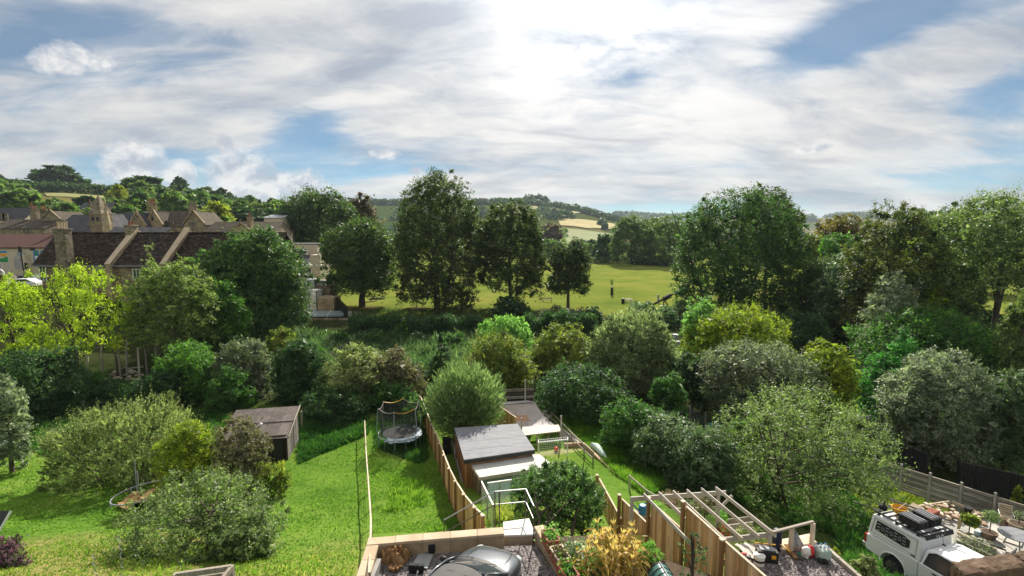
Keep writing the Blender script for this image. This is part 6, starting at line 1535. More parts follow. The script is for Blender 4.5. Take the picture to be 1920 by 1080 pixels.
# ------------------------------------------------------------------ things on the left edges and under the trees
sw = thing('swing_frame', 'old grey metal swing frame half hidden in the dark undergrowth', 'swing frame', tuple(hit(120, 812)))
a0, a1 = at(101, 755, 43), at(157, 753, 43); 
for p, px in ((a0, (82, 106)), (a1, (155, 166))):
    for k, q in enumerate(px): 
        b_ = hit(q, 812 - 10 * k); b_ = Vector((p.x + (q - (101 if p is a0 else 157)) / 960 * 43, p.y + (-.8 if k == 0 else .9), gz(p.x, p.y) - .1)); MB().tube([p, b_], .03, 6).build('leg', M['lead'], sw)
MB().tube([a0, a1], .03, 6).build('top_bar', M['lead'], sw)
rg = random.Random(3)
dp = thing('ruined_pergola', 'ruined pole framework leaning among the trees', 'pergola', tuple(hit(230, 690)))
gd = 52.0
for k, (px, yt, yb_, ln_) in enumerate(((189, 648, 668, 1), (214, 646, 690, 6), (221, 650, 690, 4), (237, 640, 680, 0), (258, 652, 692, 3), (272, 655, 690, 3), (164, 668, 690, 0))):
    a = at(px, yt, gd); b = at(px + ln_, yb_ + 4, gd - .6); MB().tube([(b.x, b.y, gz(b.x, b.y) - .3), b, a], [.11, .1, .08], 7).build('pole', M['side_board' if k % 2 else 'old_wood'], dp)
for (x0, y0, x1, y1) in ((168, 648, 190, 640), (172, 656, 215, 640), (208, 702, 234, 688), (234, 688, 262, 700), (246, 690, 268, 688), (200, 668, 222, 666)):
    MB().tube([at(x0, y0, gd), at(x1, y1, gd - .3)], .07, 6).build('cross_pole', M['old_wood'], dp)
rbp = thing('rubble_pile', 'heap of pale rubble at the foot of the ruined poles', 'pile', tuple(hit(235, 705)))
for i in range(26):
    p = hit(232 + rg.uniform(-34, 36), 706 + rg.uniform(-9, 8)); s_ = rg.uniform(.15, .5); MB().box((p.x, p.y, p.z + s_ * .2), (s_, s_ * .8, s_ * .5), rg.uniform(0, 3)).build('stone', M['rubble'], rbp, bevel=.05)
ot_ = thing('covered_object', 'grey covered object with rust coloured base at the left edge of the lawn', 'covered object', tuple(hit(4, 852))); p = hit(2, 852)
MB().box((p.x, p.y, p.z + .35), (.8, .9, .7), .2).build('base', M['rubble'], ot_, bevel=.08); m = MB(); m.extr([(p.x - .5, p.z + .65), (p.x + .5, p.z + .65), (p.x + .3, p.z + 1.25), (p.x - .3, p.z + 1.3)], p.y - .5, p.y + .5); m.build('cover', M['lead'], ot_, bevel=.05)
ob = thing('sloping_panel', 'dark panel with pale edge leaning at the left edge below the lawn', 'panel', tuple(hit(0, 988))); p = at(-4, 975, 22)
MB().slab([p + Vector((-.9, -.2, -.45)), p + Vector((.18, -.2, -.4)), p + Vector((.28, .3, .25)), p + Vector((-.9, .3, .25))], .05).build('panel', M['felt_edge'], ob); MB().beam(p + Vector((.20, -.22, -.42)), p + Vector((.30, .3, .24)), .05, .08).build('edge', M['white'], ob); MB().tube([(p.x - .2, p.y, gz(p.x, p.y) - .1), (p.x - .2, p.y, p.z - .1)], .04, 6).build('leg', M['old_wood'], ob)
# compost bay at the bottom and spiral plant stakes
cpb = thing('compost_bay', 'weathered timber compost bay at the bottom edge under the apple tree', 'compost bay', tuple(onz(380, 1085, 4.2)))
zc = 4.75; a, b = onz(330, 1079, zc), onz(434, 1064, zc)
MB().beam(a, b, .10, .16).build('board', M['old_wood'], cpb, bevel=.01); MB().beam(a - Vector((0, 0, .22)), b - Vector((0, 0, .22)), .06, .18).build('board', M['old_wood'], cpb); MB().beam(a - Vector((0, 0, .44)), b - Vector((0, 0, .44)), .06, .18).build('board', M['old_wood'], cpb)
MB().beam(b + Vector((.02, -.1, 0)), b + Vector((.06, -1.6, 0)), .10, .16).build('board', M['old_wood'], cpb)
for p in (a, b): MB().box((p.x, p.y, zc - .6), (.12, .12, 1.3)).build('post', M['old_wood'], cpb)
for k, (px, yt, lab) in enumerate(((232, 1030, 'tall twisted galvanised plant spiral beside the apple tree'), (184, 1068, 'short twisted plant spiral at the bottom edge, left of the tall one'))):
    p = onz(px, yt + 60, 4.0); p.z = gz(p.x, p.y); top = at(px, yt, p.y * 1.02).z
    t_ = thing('plant_spiral', lab, 'plant stake', tuple(p)); n = 40
    MB().tube([Vector((p.x + .035 * math.sin(i * .75), p.y + .035 * math.cos(i * .75), p.z + (top - p.z) * i / n)) for i in range(n + 1)], .009, 5).build('rod', M['steel'], t_, smooth=True)

# ------------------------------------------------------------------ allotment and park furniture
ch = thing('garden_chair', 'white plastic chair standing in the allotment before the dark hedge', 'chair', tuple(hit(735, 627))); p = hit(735, 627)
MB().box((p.x, p.y, p.z + .44), (.5, .48, .05)).build('seat', M['white'], ch, bevel=.02); MB().box((p.x + .05, p.y + .24, p.z + .72), (.5, .05, .56), .1).build('backrest', M['white'], ch, bevel=.02)
for s in (-1, 1):
    for v in (-1, 1): MB().box((p.x + s * .22, p.y + v * .2, p.z + .21), (.05, .05, .42)).build('leg', M['white'], ch)
    MB().box((p.x + s * .26, p.y, p.z + .66), (.05, .45, .04)).build('armrest', M['white'], ch)
for k, (px, py, lab) in enumerate(((1083, 617, 'pale tapered water butt in front of the dark hedge beside the silver willow'), (1266, 641, 'pale upright water butt in the shade right of the silver willow'), (1271, 650, 'low pale tub tilted beside the shaded water butt'), (1857, 636, 'pale tub glimpsed among dark shrubs at the right'))):
    p = hit(px, py); t_ = thing('water_butt', lab, 'water butt', tuple(p)); s_ = 1.0 if k < 2 else .7
    MB().lathe(p, [(.28 * s_, 0), (.36 * s_, 1.0 * s_), (.40 * s_, 1.02 * s_), (.40 * s_, 1.08 * s_)], 12).build('barrel', M['lead'], t_)
def bench(name, label, p, w_, mat):
    t_ = thing(name, label, 'bench', tuple(p))
    for i in range(3): MB().box((p.x, p.y - .2 + .18 * i, p.z + .45), (w_, .15, .05)).build('seat_slat', M[mat], t_)
    for i in range(2): MB().box((p.x, p.y + .3, p.z + .65 + .2 * i), (w_, .05, .15)).build('back_slat', M[mat], t_)
    for s in (-1, 1): MB().box((p.x + s * w_ * .4, p.y, p.z + .22), (.1, .5, .44)).build('leg', M['post_wood'], t_); MB().box((p.x + s * w_ * .4, p.y + .33, p.z + .6), (.08, .06, .5)).build('back_post', M['post_wood'], t_)
    return t_
bench('park_bench', 'pale timber bench on the grass left of the small park tree', hit(1026, 566), 2.3, 'pine_cap')
bt = thing('picnic_table', 'timber picnic table on the park grass', 'table', tuple(hit(1178, 567))); p = hit(1178, 567)
for i in range(4): MB().box((p.x, p.y - .3 + .2 * i, p.z + .75), (1.8, .17, .05)).build('top_plank', M['old_wood'], bt)
for s in (-1, 1): MB().box((p.x, p.y + s * .75, p.z + .45), (1.8, .25, .05)).build('seat_plank', M['old_wood'], bt); MB().beam((p.x + s * .6, p.y - .75, p.z), (p.x + s * .6, p.y + .2, p.z + .74), .09, .07).build('leg', M['old_wood'], bt); MB().beam((p.x + s * .6, p.y + .75, p.z), (p.x + s * .6, p.y - .2, p.z + .74), .09, .07).build('leg', M['old_wood'], bt)
lb = thing('litter_bin', 'dark round litter bin beside the picnic table', 'bin', tuple(hit(1168, 569))); p = hit(1168, 569); MB().lathe(p, [(.3, 0), (.34, .1), (.34, .95), (.28, 1.1)], 12).build('body', M['black'], lb)
ys = thing('young_tree', 'slender young tree in a dark guard with stake on the park grass', 'tree', tuple(hit(1147, 553))); p = hit(1147, 553)
MB().lathe(p, [(.32, 0), (.28, 1.9)], 8).build('tree_guard', M['black'], ys); MB().tube([p, p + Vector((0.05, 0, 1.8)), p + Vector((0, 0, 3.7))], [.07, .05, .02], 6).build('trunk', M['bark'], ys); MB().box((p.x + .45, p.y, p.z + .9), (.1, .1, 1.9)).build('stake', M['old_wood'], ys); leafball(ys, p + Vector((0, 0, 3.0)), .62, 90, .34, 'olive', 8, 'crown', (.8, .8, 1.5))
lg = thing('log_sculpture', 'long dark log propped on an A-frame on the park grass', 'sculpture', tuple(hit(1240, 572))); a, b = hit(1225, 573), hit(1250, 572)
la, lb_ = at(1225, 571, 100.5), at(1272, 546, 101.5)
MB().tube([la, la.lerp(lb_, .5), lb_], [.22, .26, .16], 8).build('log', M['bark'], lg); MB().tube([la.lerp(lb_, .42), la.lerp(lb_, .68)], .5, 8).build('sleeve', M['black'], lg)
mid = la.lerp(lb_, .42)
for dx_ in (-.2, 1.3): MB().tube([mid, (mid.x + dx_, mid.y - .5 + dx_ * .4, gz(mid.x, mid.y) - .1)], .13, 6).build('prop', M['bark'], lg)
sn = thing('stone_slab', 'low dark slab and pale kerb at the foot of the huge right tree', 'slab', tuple(hit(1275, 575))); p = hit(1276, 574); MB().box((p.x, p.y, p.z + .2), (2.0, .8, .4)).build('slab', M['black'], sn, bevel=.04); MB().box((p.x - 3.6, p.y, p.z + .05), (1.3, .5, .12)).build('kerb', M['white_stone'], sn, bevel=.03)
mp = thing('marker_post', 'slim grey post beside the propped log', 'post', tuple(hit(1234, 568))); p = hit(1234, 568); MB().box((p.x, p.y, p.z + .9), (.4, .25, 1.8)).build('post', M['lead'], mp, bevel=.05)
lg2 = thing('fallen_log', 'fallen pale log lying on bare earth under the spreading park tree', 'log', tuple(hit(705, 562)))
MB().tube([hit(693, 562) + Vector((0, 0, .2)), hit(722, 561) + Vector((0, 0, .25))], [.3, .18], 7).build('log', M['pale_bark'], lg2); MB().tube([hit(683, 568) + Vector((0, 0, .12)), hit(708, 565) + Vector((0, 0, .12))], [.14, .08], 6).build('branch', M['pale_bark'], lg2)

# ------------------------------------------------------------------ right neighbour's garden
FA, FB = onz(1640, 861, -.38), onz(1935, 953, -.28)
gf = thing('slat_fence', 'grey weathered fence of horizontal boards between concrete posts', 'fence', (FA.x, FA.y, -2))
d = FB - FA; n = 5; ang = math.atan2(d.y, d.x); nv = Vector((math.sin(ang), -math.cos(ang), 0)); fh = 1.5
for i in range(n + 1):
    p = FA + d * (i / n); MB().box((p.x, p.y, p.z - fh / 2 + .05), (.12, .12, fh + .4), ang).build('post', M['concrete'], gf, bevel=.01)
for i in range(n):
    a, b = FA + d * (i / n + .012), FA + d * ((i + 1) / n - .012)
    for k in range(9):
        z = Vector((0, 0, .08 + fh / 9 * k)); MB().beam(a - z + nv * (.035 * (k % 2)), b - z + nv * (.035 * (k % 2)), .022, fh / 9 - (.012 if k % 2 else .045)).build('slat', M['grey_slat'], gf)
    MB().beam(a + Vector((0, 0, .02)), b + Vector((0, 0, .02)), .07, .05).build('cap_rail', M['old_wood'], gf)
def dark_fence(label, a, b, h, n):
    t_ = thing('dark_fence', label, 'fence', (a.x, a.y, a.z - h)); d = b - a
    k = int(d.length / .16)
    for i in range(k): p, q = a + d * ((i + .06) / k), a + d * ((i + .94) / k); MB().beam(p - Vector((0, 0, h / 2)), q - Vector((0, 0, h / 2)), .03, h).build('board', M['black'], t_)
    for i in range(n + 1): p = a + d * (i / n); MB().box((p.x, p.y + .08, p.z - h / 2), (.1, .1, h + .1)).build('post', M['black'], t_)
    MB().beam(a + Vector((0, 0, .02)), b + Vector((0, 0, .02)), .05, .04).build('cap_rail', M['dark_steel'], t_)
dark_fence('black board fence panel beside the pale lane', onz(1688, 831, -.1), onz(1740, 852, -.1), 1.9, 2)
dark_fence('longer black board fence behind the grey slat fence at the right', onz(1800, 866, -.1), onz(1935, 896, -.1), 1.9, 4)
WM = thing('wire_mesh_fence', 'drooping chain link fence in the shade behind the brambles', 'fence', tuple(hit(1245, 760)))
a, b = hit(1240, 765), hit(1322, 805)
for i in range(4): p = a.lerp(b, i / 3); p.z = gz(p.x, p.y); MB().tube([p, p + Vector((0, 0, 1.5))], .04, 6).build('post', M['concrete'], WM)
m = MB()
for i in range(40):
    for s in (-1, 1):
        u0, u1 = i / 40, min(max((i + s * 8) / 40, 0), 1); p, q = a.lerp(b, u0), a.lerp(b, u1); m.tube([(p.x, p.y, gz(p.x, p.y)), (q.x, q.y, gz(q.x, q.y) + 1.35)], .007, 3, False)
m.build('mesh', M['lead'], WM)['kind'] = 'stuff'
bt_ = thing('blue_tarp', 'bright blue plastic sheet over a pile behind the brambles', 'tarp', tuple(hit(1340, 808))); p = hit(1340, 806)
m = MB(); vs = [(p.x - .55 + 1.1 * i / 5, p.y - .35 + .7 * j / 4, p.z + .75 * math.sin(math.pi * (j + .4) / 5) * (.8 + .2 * math.sin(i * 2.0)) + .06 * math.sin(i * 3 + j)) for i in range(6) for j in range(5)]
m.add(vs, [(i * 5 + j, i * 5 + j + 1, i * 5 + j + 6, i * 5 + j + 5) for i in range(5) for j in range(4)]).build('sheet', M['blue'], bt_, smooth=True); MB().box((p.x + .5, p.y - .2, p.z + .25), (.3, .3, .5)).build('white_box', M['white'], bt_)
# bed kerb, pots, chair, rubble
kb = thing('bed_edging', 'pale timber edging of the neighbour\'s rubble bed', 'edging', tuple(onz(1722, 950, -1.3)))
for a, b in (((1722, 950), (1782, 941)), ((1785, 941), (1835, 962)), ((1795, 999), (1868, 1030)), ((1640, 938), (1722, 968))):
    MB().beam(onz(*a, -1.2), onz(*b, -1.2), .08, .16).build('board', M['pine_cap'], kb)
rg = random.Random(21)
rp2 = thing('rubble_heap', 'heap of broken bricks and stones in the neighbour\'s bed', 'pile', tuple(onz(1762, 966, PZ)))
for i in range(60):
    px, py = (rg.uniform(1735, 1795), rg.uniform(948, 978)) if i < 40 else (rg.uniform(1825, 1850), rg.uniform(964, 984))
    p = onz(px, py, PZ + .05); s_ = rg.uniform(.12, .34); MB().box((p.x, p.y, p.z + rg.uniform(0, .18)), (s_, s_ * rg.uniform(.5, .9), s_ * .45), rg.uniform(0, 3)).build('brick', M['rubble'], rp2, bevel=.02)
bg2 = thing('brick_stack', 'terracotta brick stack half buried in the neighbour\'s bed', 'bricks', tuple(onz(1748, 968, PZ)))
for i in range(9): p = onz(1742 + 5 * (i % 3), 972 - 2 * (i % 3), PZ); MB().box((p.x, p.y, PZ + .1 + .12 * (i // 3)), (.24, .4, .11), .4 + .1 * (i % 2)).build('brick', M['terracotta'], bg2, bevel=.015)
def potplant(name, label, px, py, z, pr_, ph_, mat_pot, crown=None, cr_=.4, ch_=.9, leaf='apple', n=600, L=.08):
    p = onz(px, py, z); t_ = thing(name, label, 'potted plant', tuple(p)); MB().lathe(p, [(pr_ * .72, 0), (pr_, ph_ * .9), (pr_ * 1.08, ph_ * .9), (pr_ * 1.08, ph_), (pr_ * .9, ph_)], 16).build('pot', M[mat_pot], t_)
    MB().lathe((p.x, p.y, p.z + ph_), [(pr_ * .88, -.03), (pr_ * .88, .003)], 14).build('soil', M['soil'], t_)
    if crown: MB().tube([(p.x, p.y, p.z + ph_), (p.x + .03, p.y, p.z + ph_ + ch_)], .025, 6).build('stem', M['bark'], t_); leafball(t_, (p.x, p.y, p.z + ph_ + ch_), cr_, n, L, leaf, int(px), 'crown', (1, 1, .75))
    return t_
potplant('potted_olive', 'small round headed olive tree in a broad brown pot on the patio', 1854, 1010, PZ, .33, .38, 'pot', True, .42, .85, 'willow_ball', 800)
potplant('planter_pot', 'wide stone planter at the right edge of the patio', 1908, 1000, PZ, .42, .55, 'stone_old', True, .3, .5, 'grey', 200)
potplant('terracotta_pot', 'small terracotta pot tucked behind the wide planter', 1888, 988, PZ, .22, .28, 'terracotta')
potplant('cordyline', 'spiky yellow green cordyline in the neighbour\'s bed', 1816, 1004, PZ, .12, .1, 'soil', True, .36, .75, 'olive_yellow', 260, .34)
potplant('tall_pot_plant', 'grey leaved shrub in a slim brown pot at the foot of the patio chair', 1882, 988, PZ, .18, .5, 'pot')
pch = thing('patio_chair', 'folding patio chair with bleached wooden slats', 'chair', tuple(onz(1885, 978, PZ))); p = onz(1884, 982, PZ); an = R(-35)
for s in (-1, 1):
    MB().tube([loc((s * .27, .25, 0), p, an), loc((s * .27, .05, .45), p, an), loc((s * .27, .3, .95), p, an)], .02, 6).build('frame', M['white'], pch); MB().tube([loc((s * .27, -.3, 0), p, an), loc((s * .27, .1, .5), p, an)], .02, 6).build('leg', M['white'], pch); MB().tube([loc((s * .29, -.3, .62), p, an), loc((s * .29, .18, .66), p, an)], .018, 6).build('armrest', M['white'], pch); MB().tube([loc((s * .29, -.28, .45), p, an), loc((s * .29, -.3, .62), p, an)], .018, 6).build('arm_post', M['white'], pch)
for i in range(5): MB().box(loc((0, -.28 + .11 * i, .45), p, an), (.54, .08, .025), an).build('seat_slat', M['pine_cap'], pch)
for i in range(5): c = loc((0, .12 + .045 * i, .56 + .095 * i), p, an); MB().box(c, (.54, .025, .07), an).build('back_slat', M['pine_cap'], pch)
gt = thing('garden_table', 'grey garden table with curved edge at the right of the patio', 'table', tuple(onz(1893, 1032, PZ))); p = onz(1905, 1028, PZ); MB().lathe((p.x, p.y, PZ + .68), [(.72, 0), (.75, .02), (.75, .05), (.72, .06)], 28).build('top', M['felt'], gt)
for k in range(3): a = k * 2.1; MB().tube([(p.x + .5 * math.cos(a), p.y + .5 * math.sin(a), PZ), (p.x + .3 * math.cos(a), p.y + .3 * math.sin(a), PZ + .68)], .03, 6).build('leg', M['steel'], gt)
bmb = thing('bamboo_canes', 'bundle of bamboo canes leaning in the rubble bed', 'canes', tuple(onz(1800, 985, PZ)))
for i in range(6): a, b = onz(1794 + 1.2 * i, 992, PZ), onz(1802 + 1.0 * i, 962, PZ + .8); MB().tube([a, b], .014, 5).build('cane', M['bamboo'], bmb)
wtp = thing('bucket', 'black bucket by the fence in the neighbour\'s garden', 'bucket', tuple(onz(1815, 960, PZ))); p = onz(1815, 962, PZ); MB().lathe(p, [(.15, 0), (.2, .32), (.21, .33)], 12).build('tub', M['rubber'], wtp)
bx_ = thing('blue_box', 'small blue and white box beside the brown pot', 'box', tuple(onz(1834, 1003, PZ))); p = onz(1834, 1003, PZ); MB().box((p.x, p.y, PZ + .12), (.34, .26, .22), .5).build('box', M['blue_white'], bx_, bevel=.02)
brd = thing('leaning_board', 'pale sheet of board lying on the weeds behind the pickup', 'board', tuple(onz(1712, 948, -1.1))); m = MB().slab([onz(1700, 950, -1.0), onz(1722, 962, -1.0), onz(1734, 953, -.75), onz(1712, 942, -.75)], .04); m.build('board', M['pine_cap'], brd)
pole_ = thing('long_pole', 'long timber pole lying through the weeds behind the pickup', 'pole', tuple(hit(1620, 950))); MB().tube([onz(1600, 940, -.9), onz(1662, 962, -.6)], .05, 6).build('pole', M['old_wood'], pole_)
wbk = thing('planter_box', 'long timber planter with white flowers beyond the pickup bonnet', 'planter', tuple(onz(1830, 1028, -1.2)))
a, b = onz(1802, 1008, -.95), onz(1868, 1036, -.95); MB().beam(a, b, .06, .36).build('side', M['old_wood'], wbk); MB().beam(a + Vector((-.5, -.3, -.1)), b + Vector((-.5, -.3, -.1)), .06, .36).build('side', M['old_wood'], wbk)
leafball(wbk, (a + b) / 2 + Vector((-.25, -.15, .1)), .8, 700, .09, 'grey', 91, 'plants', (1.1, 1.1, .3))
# ------------------------------------------------------------------ white pickup with canopy and loaded rack
hd = Vector((.30, -.954, 0)).normalized(); rzT = math.atan2(hd.y, hd.x)
rear = Vector((14.5, 19.56, 1.2)); lat = Vector((-hd.y, hd.x, 0))
# local frame: x forward from the tailgate, y to the vehicle's left, origin on the ground under the tailgate centre line
TO = rear + lat * .93 - hd * .12
pkp = thing('pickup_truck', 'white double cab pickup with hard canopy and loaded roof rack', 'pickup truck', (TO.x, TO.y, 1.2), rzT)
dq2 = [TO + hd * x + lat * y for x, y in ((.65, -.80), (.65, 1.1), (9, 1.6), (9, -1.2), (2.6, -1.0))]
MB().prism([(p.x, p.y) for p in dq2], -1.5, 1.2).build('driveway', M['concrete'])['kind'] = 'structure'
def arc(cx, r, z0, a0, a1, n): return [(cx + r * math.cos(a0 + (a1 - a0) * i / n), z0 + r * math.sin(a0 + (a1 - a0) * i / n)) for i in range(n + 1)]
PI = math.pi
side = [(.06, .50), (0, .62), (.02, 1.12)] + [(1.98, 1.16), (2.0, 1.16)] + [(2.0, .42)] + arc(1.12, .47, .42, 0, PI, 12)
side = [(.06, .50), (0, .62), (.03, 1.13), (2.0, 1.18), (2.0, .40), (1.60, .40)] + arc(1.12, .47, .42, 0.0, PI, 12)[0:] + [(.62, .46)]
b = MB(); b.extr(side, -.93, .93); b.build('load_bed', M['carpaint_white'], pkp, local=True, bevel=.045, seg=3)
cabl = [(2.03, .40), (2.03, 1.18), (3.75, 1.16), (4.1, 1.12), (5.1, 1.02), (5.28, .85), (5.3, .45), (4.85, .42)] + arc(4.36, .47, .42, 0, PI, 12) + [(3.86, .40)]
b = MB(); b.extr(cabl, -.93, .93); b.build('cab_body', M['carpaint_white'], pkp, local=True, bevel=.05, seg=3)
def loft(polyA, yA, polyB, yB, mb):
    """symmetric prism whose top is narrower: polygon points carry their own half width"""
    n = len(polyA); vs = [(x, -w_, z) for x, z, w_ in polyA] + [(x, w_, z) for x, z, w_ in polyA]
    return mb.add(vs, [tuple(range(n)), tuple(reversed(range(n, 2 * n)))] + [((i + 1) % n, i, n + i, n + (i + 1) % n) for i in range(n)])
gh2 = [(2.06, 1.15, .90), (2.14, 1.70, .74), (2.45, 1.80, .69), (3.35, 1.81, .69), (3.62, 1.74, .71), (4.25, 1.14, .88)]
b = loft(gh2, 0, None, 0, MB()); b.build('cab_roof', M['carpaint_white'], pkp, local=True, bevel=.05, seg=3)
def swin(name, pts, s, mat='window_glass', off=.012, parent=None):
    """side window on the sloping flank: pts (x, z)"""
    m = MB(); vs = []
    for x, z in pts: y = .90 - (z - 1.15) * (.90 - .72) / .6; vs.append((x, s * (y + off), z))
    for x, z in pts: y = .90 - (z - 1.15) * (.90 - .72) / .6; vs.append((x, s * (y - .03), z))
    n = len(pts); m.add(vs, [tuple(range(n)), tuple(reversed(range(n, 2 * n)))] + [(i, (i + 1) % n, n + (i + 1) % n, n + i) for i in range(n)]); return m.build(name, M[mat], pkp, local=True)
for s in (-1, 1):
    swin('side_window', [(2.22, 1.22), (2.98, 1.22), (2.98, 1.70), (2.50, 1.71), (2.30, 1.60)], s); swin('side_window', [(3.10, 1.22), (3.95, 1.22), (3.50, 1.68), (3.10, 1.70)], s)
    swin('window_surround', [(2.16, 1.19), (3.02, 1.19), (3.02, 1.735), (2.46, 1.745), (2.24, 1.63)], s, 'black', .006); swin('window_surround', [(3.05, 1.19), (4.05, 1.19), (3.54, 1.72), (3.05, 1.735)], s, 'black', .006)
    MB().box((2.62, s * .945, 1.06), (.22, .035, .045)).build('door_handle', M['plastic_black'], pkp, local=True, bevel=.012); MB().box((3.55, s * .945, 1.06), (.22, .035, .045)).build('door_handle', M['plastic_black'], pkp, local=True, bevel=.012)
    for x in (3.04, 4.0): MB().box((x, s * .932, .82), (.012, .006, .66)).build('door_gap', M['black'], pkp, local=True)
    MB().box((3.9, s * 1.03, 1.26), (.14, .2, .17)).build('mirror', M['plastic_black'], pkp, local=True, bevel=.03)
    MB().box((-.005, s * .85, .93), (.10, .20, .38)).build('tail_light', M['taillight'], pkp, local=True, bevel=.03); MB().box((5.22, s * .7, .85), (.2, .35, .16)).build('headlight', M['headlight'], pkp, local=True, bevel=.03)
    for x in (1.12, 4.36):
        t = MB(); t.tube([(x, s * .93, .385), (x, s * .89, .385), (x, s * .69, .385)], [.355, .385, .385], 24); to = t.build('wheel', M['rubber'], pkp, local=True)
        r_ = MB(); r_.tube([(x, s * .938, .385), (x, s * .925, .385)], .245, 20); r_.build('rim', M['dark_steel'], to, local=True)
        sp_m = MB()
        for k in range(6): a = k * PI / 3; sp_m.beam((x, s * .945, .385), (x + .24 * math.cos(a), s * .945, .385 + .24 * math.sin(a)), .05, .03, up=(0, 1, 0))
        sp_m.tube([(x, s * .95, .385), (x, s * .93, .385)], .06, 10); sp_m.build('spokes', M['chrome'], to, local=True)
        ar = MB(); pts = arc(x, .49, .42, -.1, PI + .1, 14); ar.tube([(p[0], s * .925, p[1]) for p in pts], .035, 6); ar.build('arch_lip', M['carpaint_white'], pkp, local=True, smooth=True)
MB().box((-.10, 0, .58), (.2, 1.7, .2)).build('rear_bumper', M['chrome'], pkp, local=True, bevel=.03)
m = MB(); m.slab([(3.66, -.66, 1.735), (3.66, .66, 1.735), (4.22, .80, 1.17), (4.22, -.80, 1.17)], -.012); m.build('windscreen', M['window_glass'], pkp, local=True)
MB().tube([(2.25, .0, 1.79), (2.12, .05, 2.15)], .008, 5).build('aerial', M['black'], pkp, local=True); MB().box((2.25, 0, 1.81), (.12, .05, .03)).build('aerial_base', M['black'], pkp, local=True)
# canopy
can = [(.02, 1.16, .88), (.12, 1.98, .80), (.20, 2.02, .78), (1.92, 2.02, .78), (1.99, 1.98, .80), (2.02, 1.20, .88)]
cn_ = loft(can, 0, None, 0, MB()).build('canopy', M['carpaint_white'], pkp, local=True, bevel=.03, seg=3)
def cflank(z): return .88 - (z - 1.16) * .10
for s in (-1, 1):
    m = MB(); pts = [(.16, 1.30), (1.86, 1.30), (1.86, 1.90), (.24, 1.90)]
    # raised side hatch outline
    for (xa, za), (xb, zb2) in zip(pts, pts[1:] + pts[:1]): m.tube([(xa, s * (cflank(za) + .004), za), (xb, s * (cflank(zb2) + .004), zb2)], .012, 5)
    m.build('hatch_seam', M['steel'], pkp, local=True)
    m = MB(); pn = [(.30, 1.46), (1.40, 1.40), (1.62, 1.46), (1.62, 1.74), (1.40, 1.82), (.34, 1.84)]
    vs = [(x, s * (cflank(z) + .022), z) for x, z in pn] + [(x, s * (cflank(z) - .01), z) for x, z in pn]; n = len(pn)
    m.add(vs, [tuple(range(n)), tuple(reversed(range(n, 2 * n)))] + [(i, (i + 1) % n, n + (i + 1) % n, n + i) for i in range(n)]); m.build('gear_panel', M['plastic_black'], pkp, local=True)
    m = MB(); rg = random.Random(2)      # raised ribs and loops on the black panel
    for i in range(7):
        x = .44 + .165 * i
        if i % 2: m.tube([(x + .055 * math.cos(a), s * (cflank(1.62) + .03), 1.62 + .07 * math.sin(a)) for a in [2 * PI * k / 10 for k in range(11)]], .014, 5)
        else: 
            for dz in (-.12, 0, .12): m.beam((x - .06, s * (cflank(1.62 + dz) + .03), 1.62 + dz), (x + .06, s * (cflank(1.62 + dz) + .03), 1.63 + dz), .02, .035)
    m.build('panel_loops', M['lead'], pkp, local=True)
    MB().box((1.80, s * (cflank(1.26) + .012), 1.27), (.16, .02, .05)).build('hatch_handle', M['plastic_black'], pkp, local=True, bevel=.008)
# roof rack
rk = thing('roof_rack', 'black platform roof rack with white lettering on the pickup canopy', 'roof rack', (TO.x, TO.y, 1.2), rzT)
rz_ = 2.13
for y in (-.72, .72): MB().beam((.1, y, rz_), (2.0, y, rz_), .05, .05).build('side_rail', M['plastic_black'], rk, local=True)
for i in range(8): MB().beam((.14 + .245 * i, -.72, rz_ - .01), (.14 + .245 * i, .72, rz_ - .01), .08, .025).build('cross_bar', M['plastic_black'], rk, local=True)
for x in (.3, 1.0, 1.8):
    for y in (-.72, .72): MB().box((x, y, 2.07), (.07, .05, .10)).build('foot', M['black'], rk, local=True)
MB().slab([(2.02, -.76, 2.16), (2.10, -.72, 2.02), (2.10, .72, 2.02), (2.02, .76, 2.16)], -.02).build('wind_deflector', M['black'], rk, local=True)
m = MB()
x_f = 2.085
for k, (y, segs) in enumerate(((-.16, [(0, 0, 0, 1)]), (-.06, [(0, 0, 0, 1), (0, 0, .7, 0)]), (.06, [(0, 0, 0, .6)]), (.14, [(0, 0, 0, 1), (0, 1, .6, 0)]), (.26, [(0, 1, .5, .4)]))):
    for (a0, b0, a1, b1) in segs:
        f = lambda a, b_: (2.102 - .055 * (1 - b_) * 0 - .0 + (-.055 * b_), y + a * .07, 2.045 + b_ * .085); m.beam(f(a0, b0), f(a1, b1), .02, .02)
m.build('deflector_lettering', M['white'], rk, local=True)
def case(label, x, y, rz2):
    c_ = thing('storage_case', label, 'case', TO + hd * x + lat * y + Vector((0, 0, 2.16 - 0)), rzT + rz2, 'storage cases on the roof rack')
    MB().box((0, 0, .11), (.78, .48, .22)).build('case_body', M['plastic_black'], c_, local=True, bevel=.03); lid = MB().box((0, 0, .27), (.80, .50, .09)).build('lid', M['plastic_black'], c_, local=True, bevel=.025)
    for i in (-1, 0, 1): MB().box((0, i * .14, .325), (.66, .07, .025)).build('lid_rib', M['felt'], lid, local=True, bevel=.008)
    for i in (-1, 1): MB().box((.40, i * .15, .22), (.03, .09, .14)).build('latch', M['felt_edge'], c_, local=True, bevel=.006)
    return c_
case('black ribbed storage case on the near side of the roof rack', 1.35, -.36, 0.02); case('black ribbed storage case on the far side of the roof rack', 1.35, .36, -.03)
tub = thing('yellow_tub', 'flexible yellow tub strapped to the back of the roof rack', 'tub', TO + hd * .55 + lat * .05 + Vector((0, 0, 2.15)), rzT)
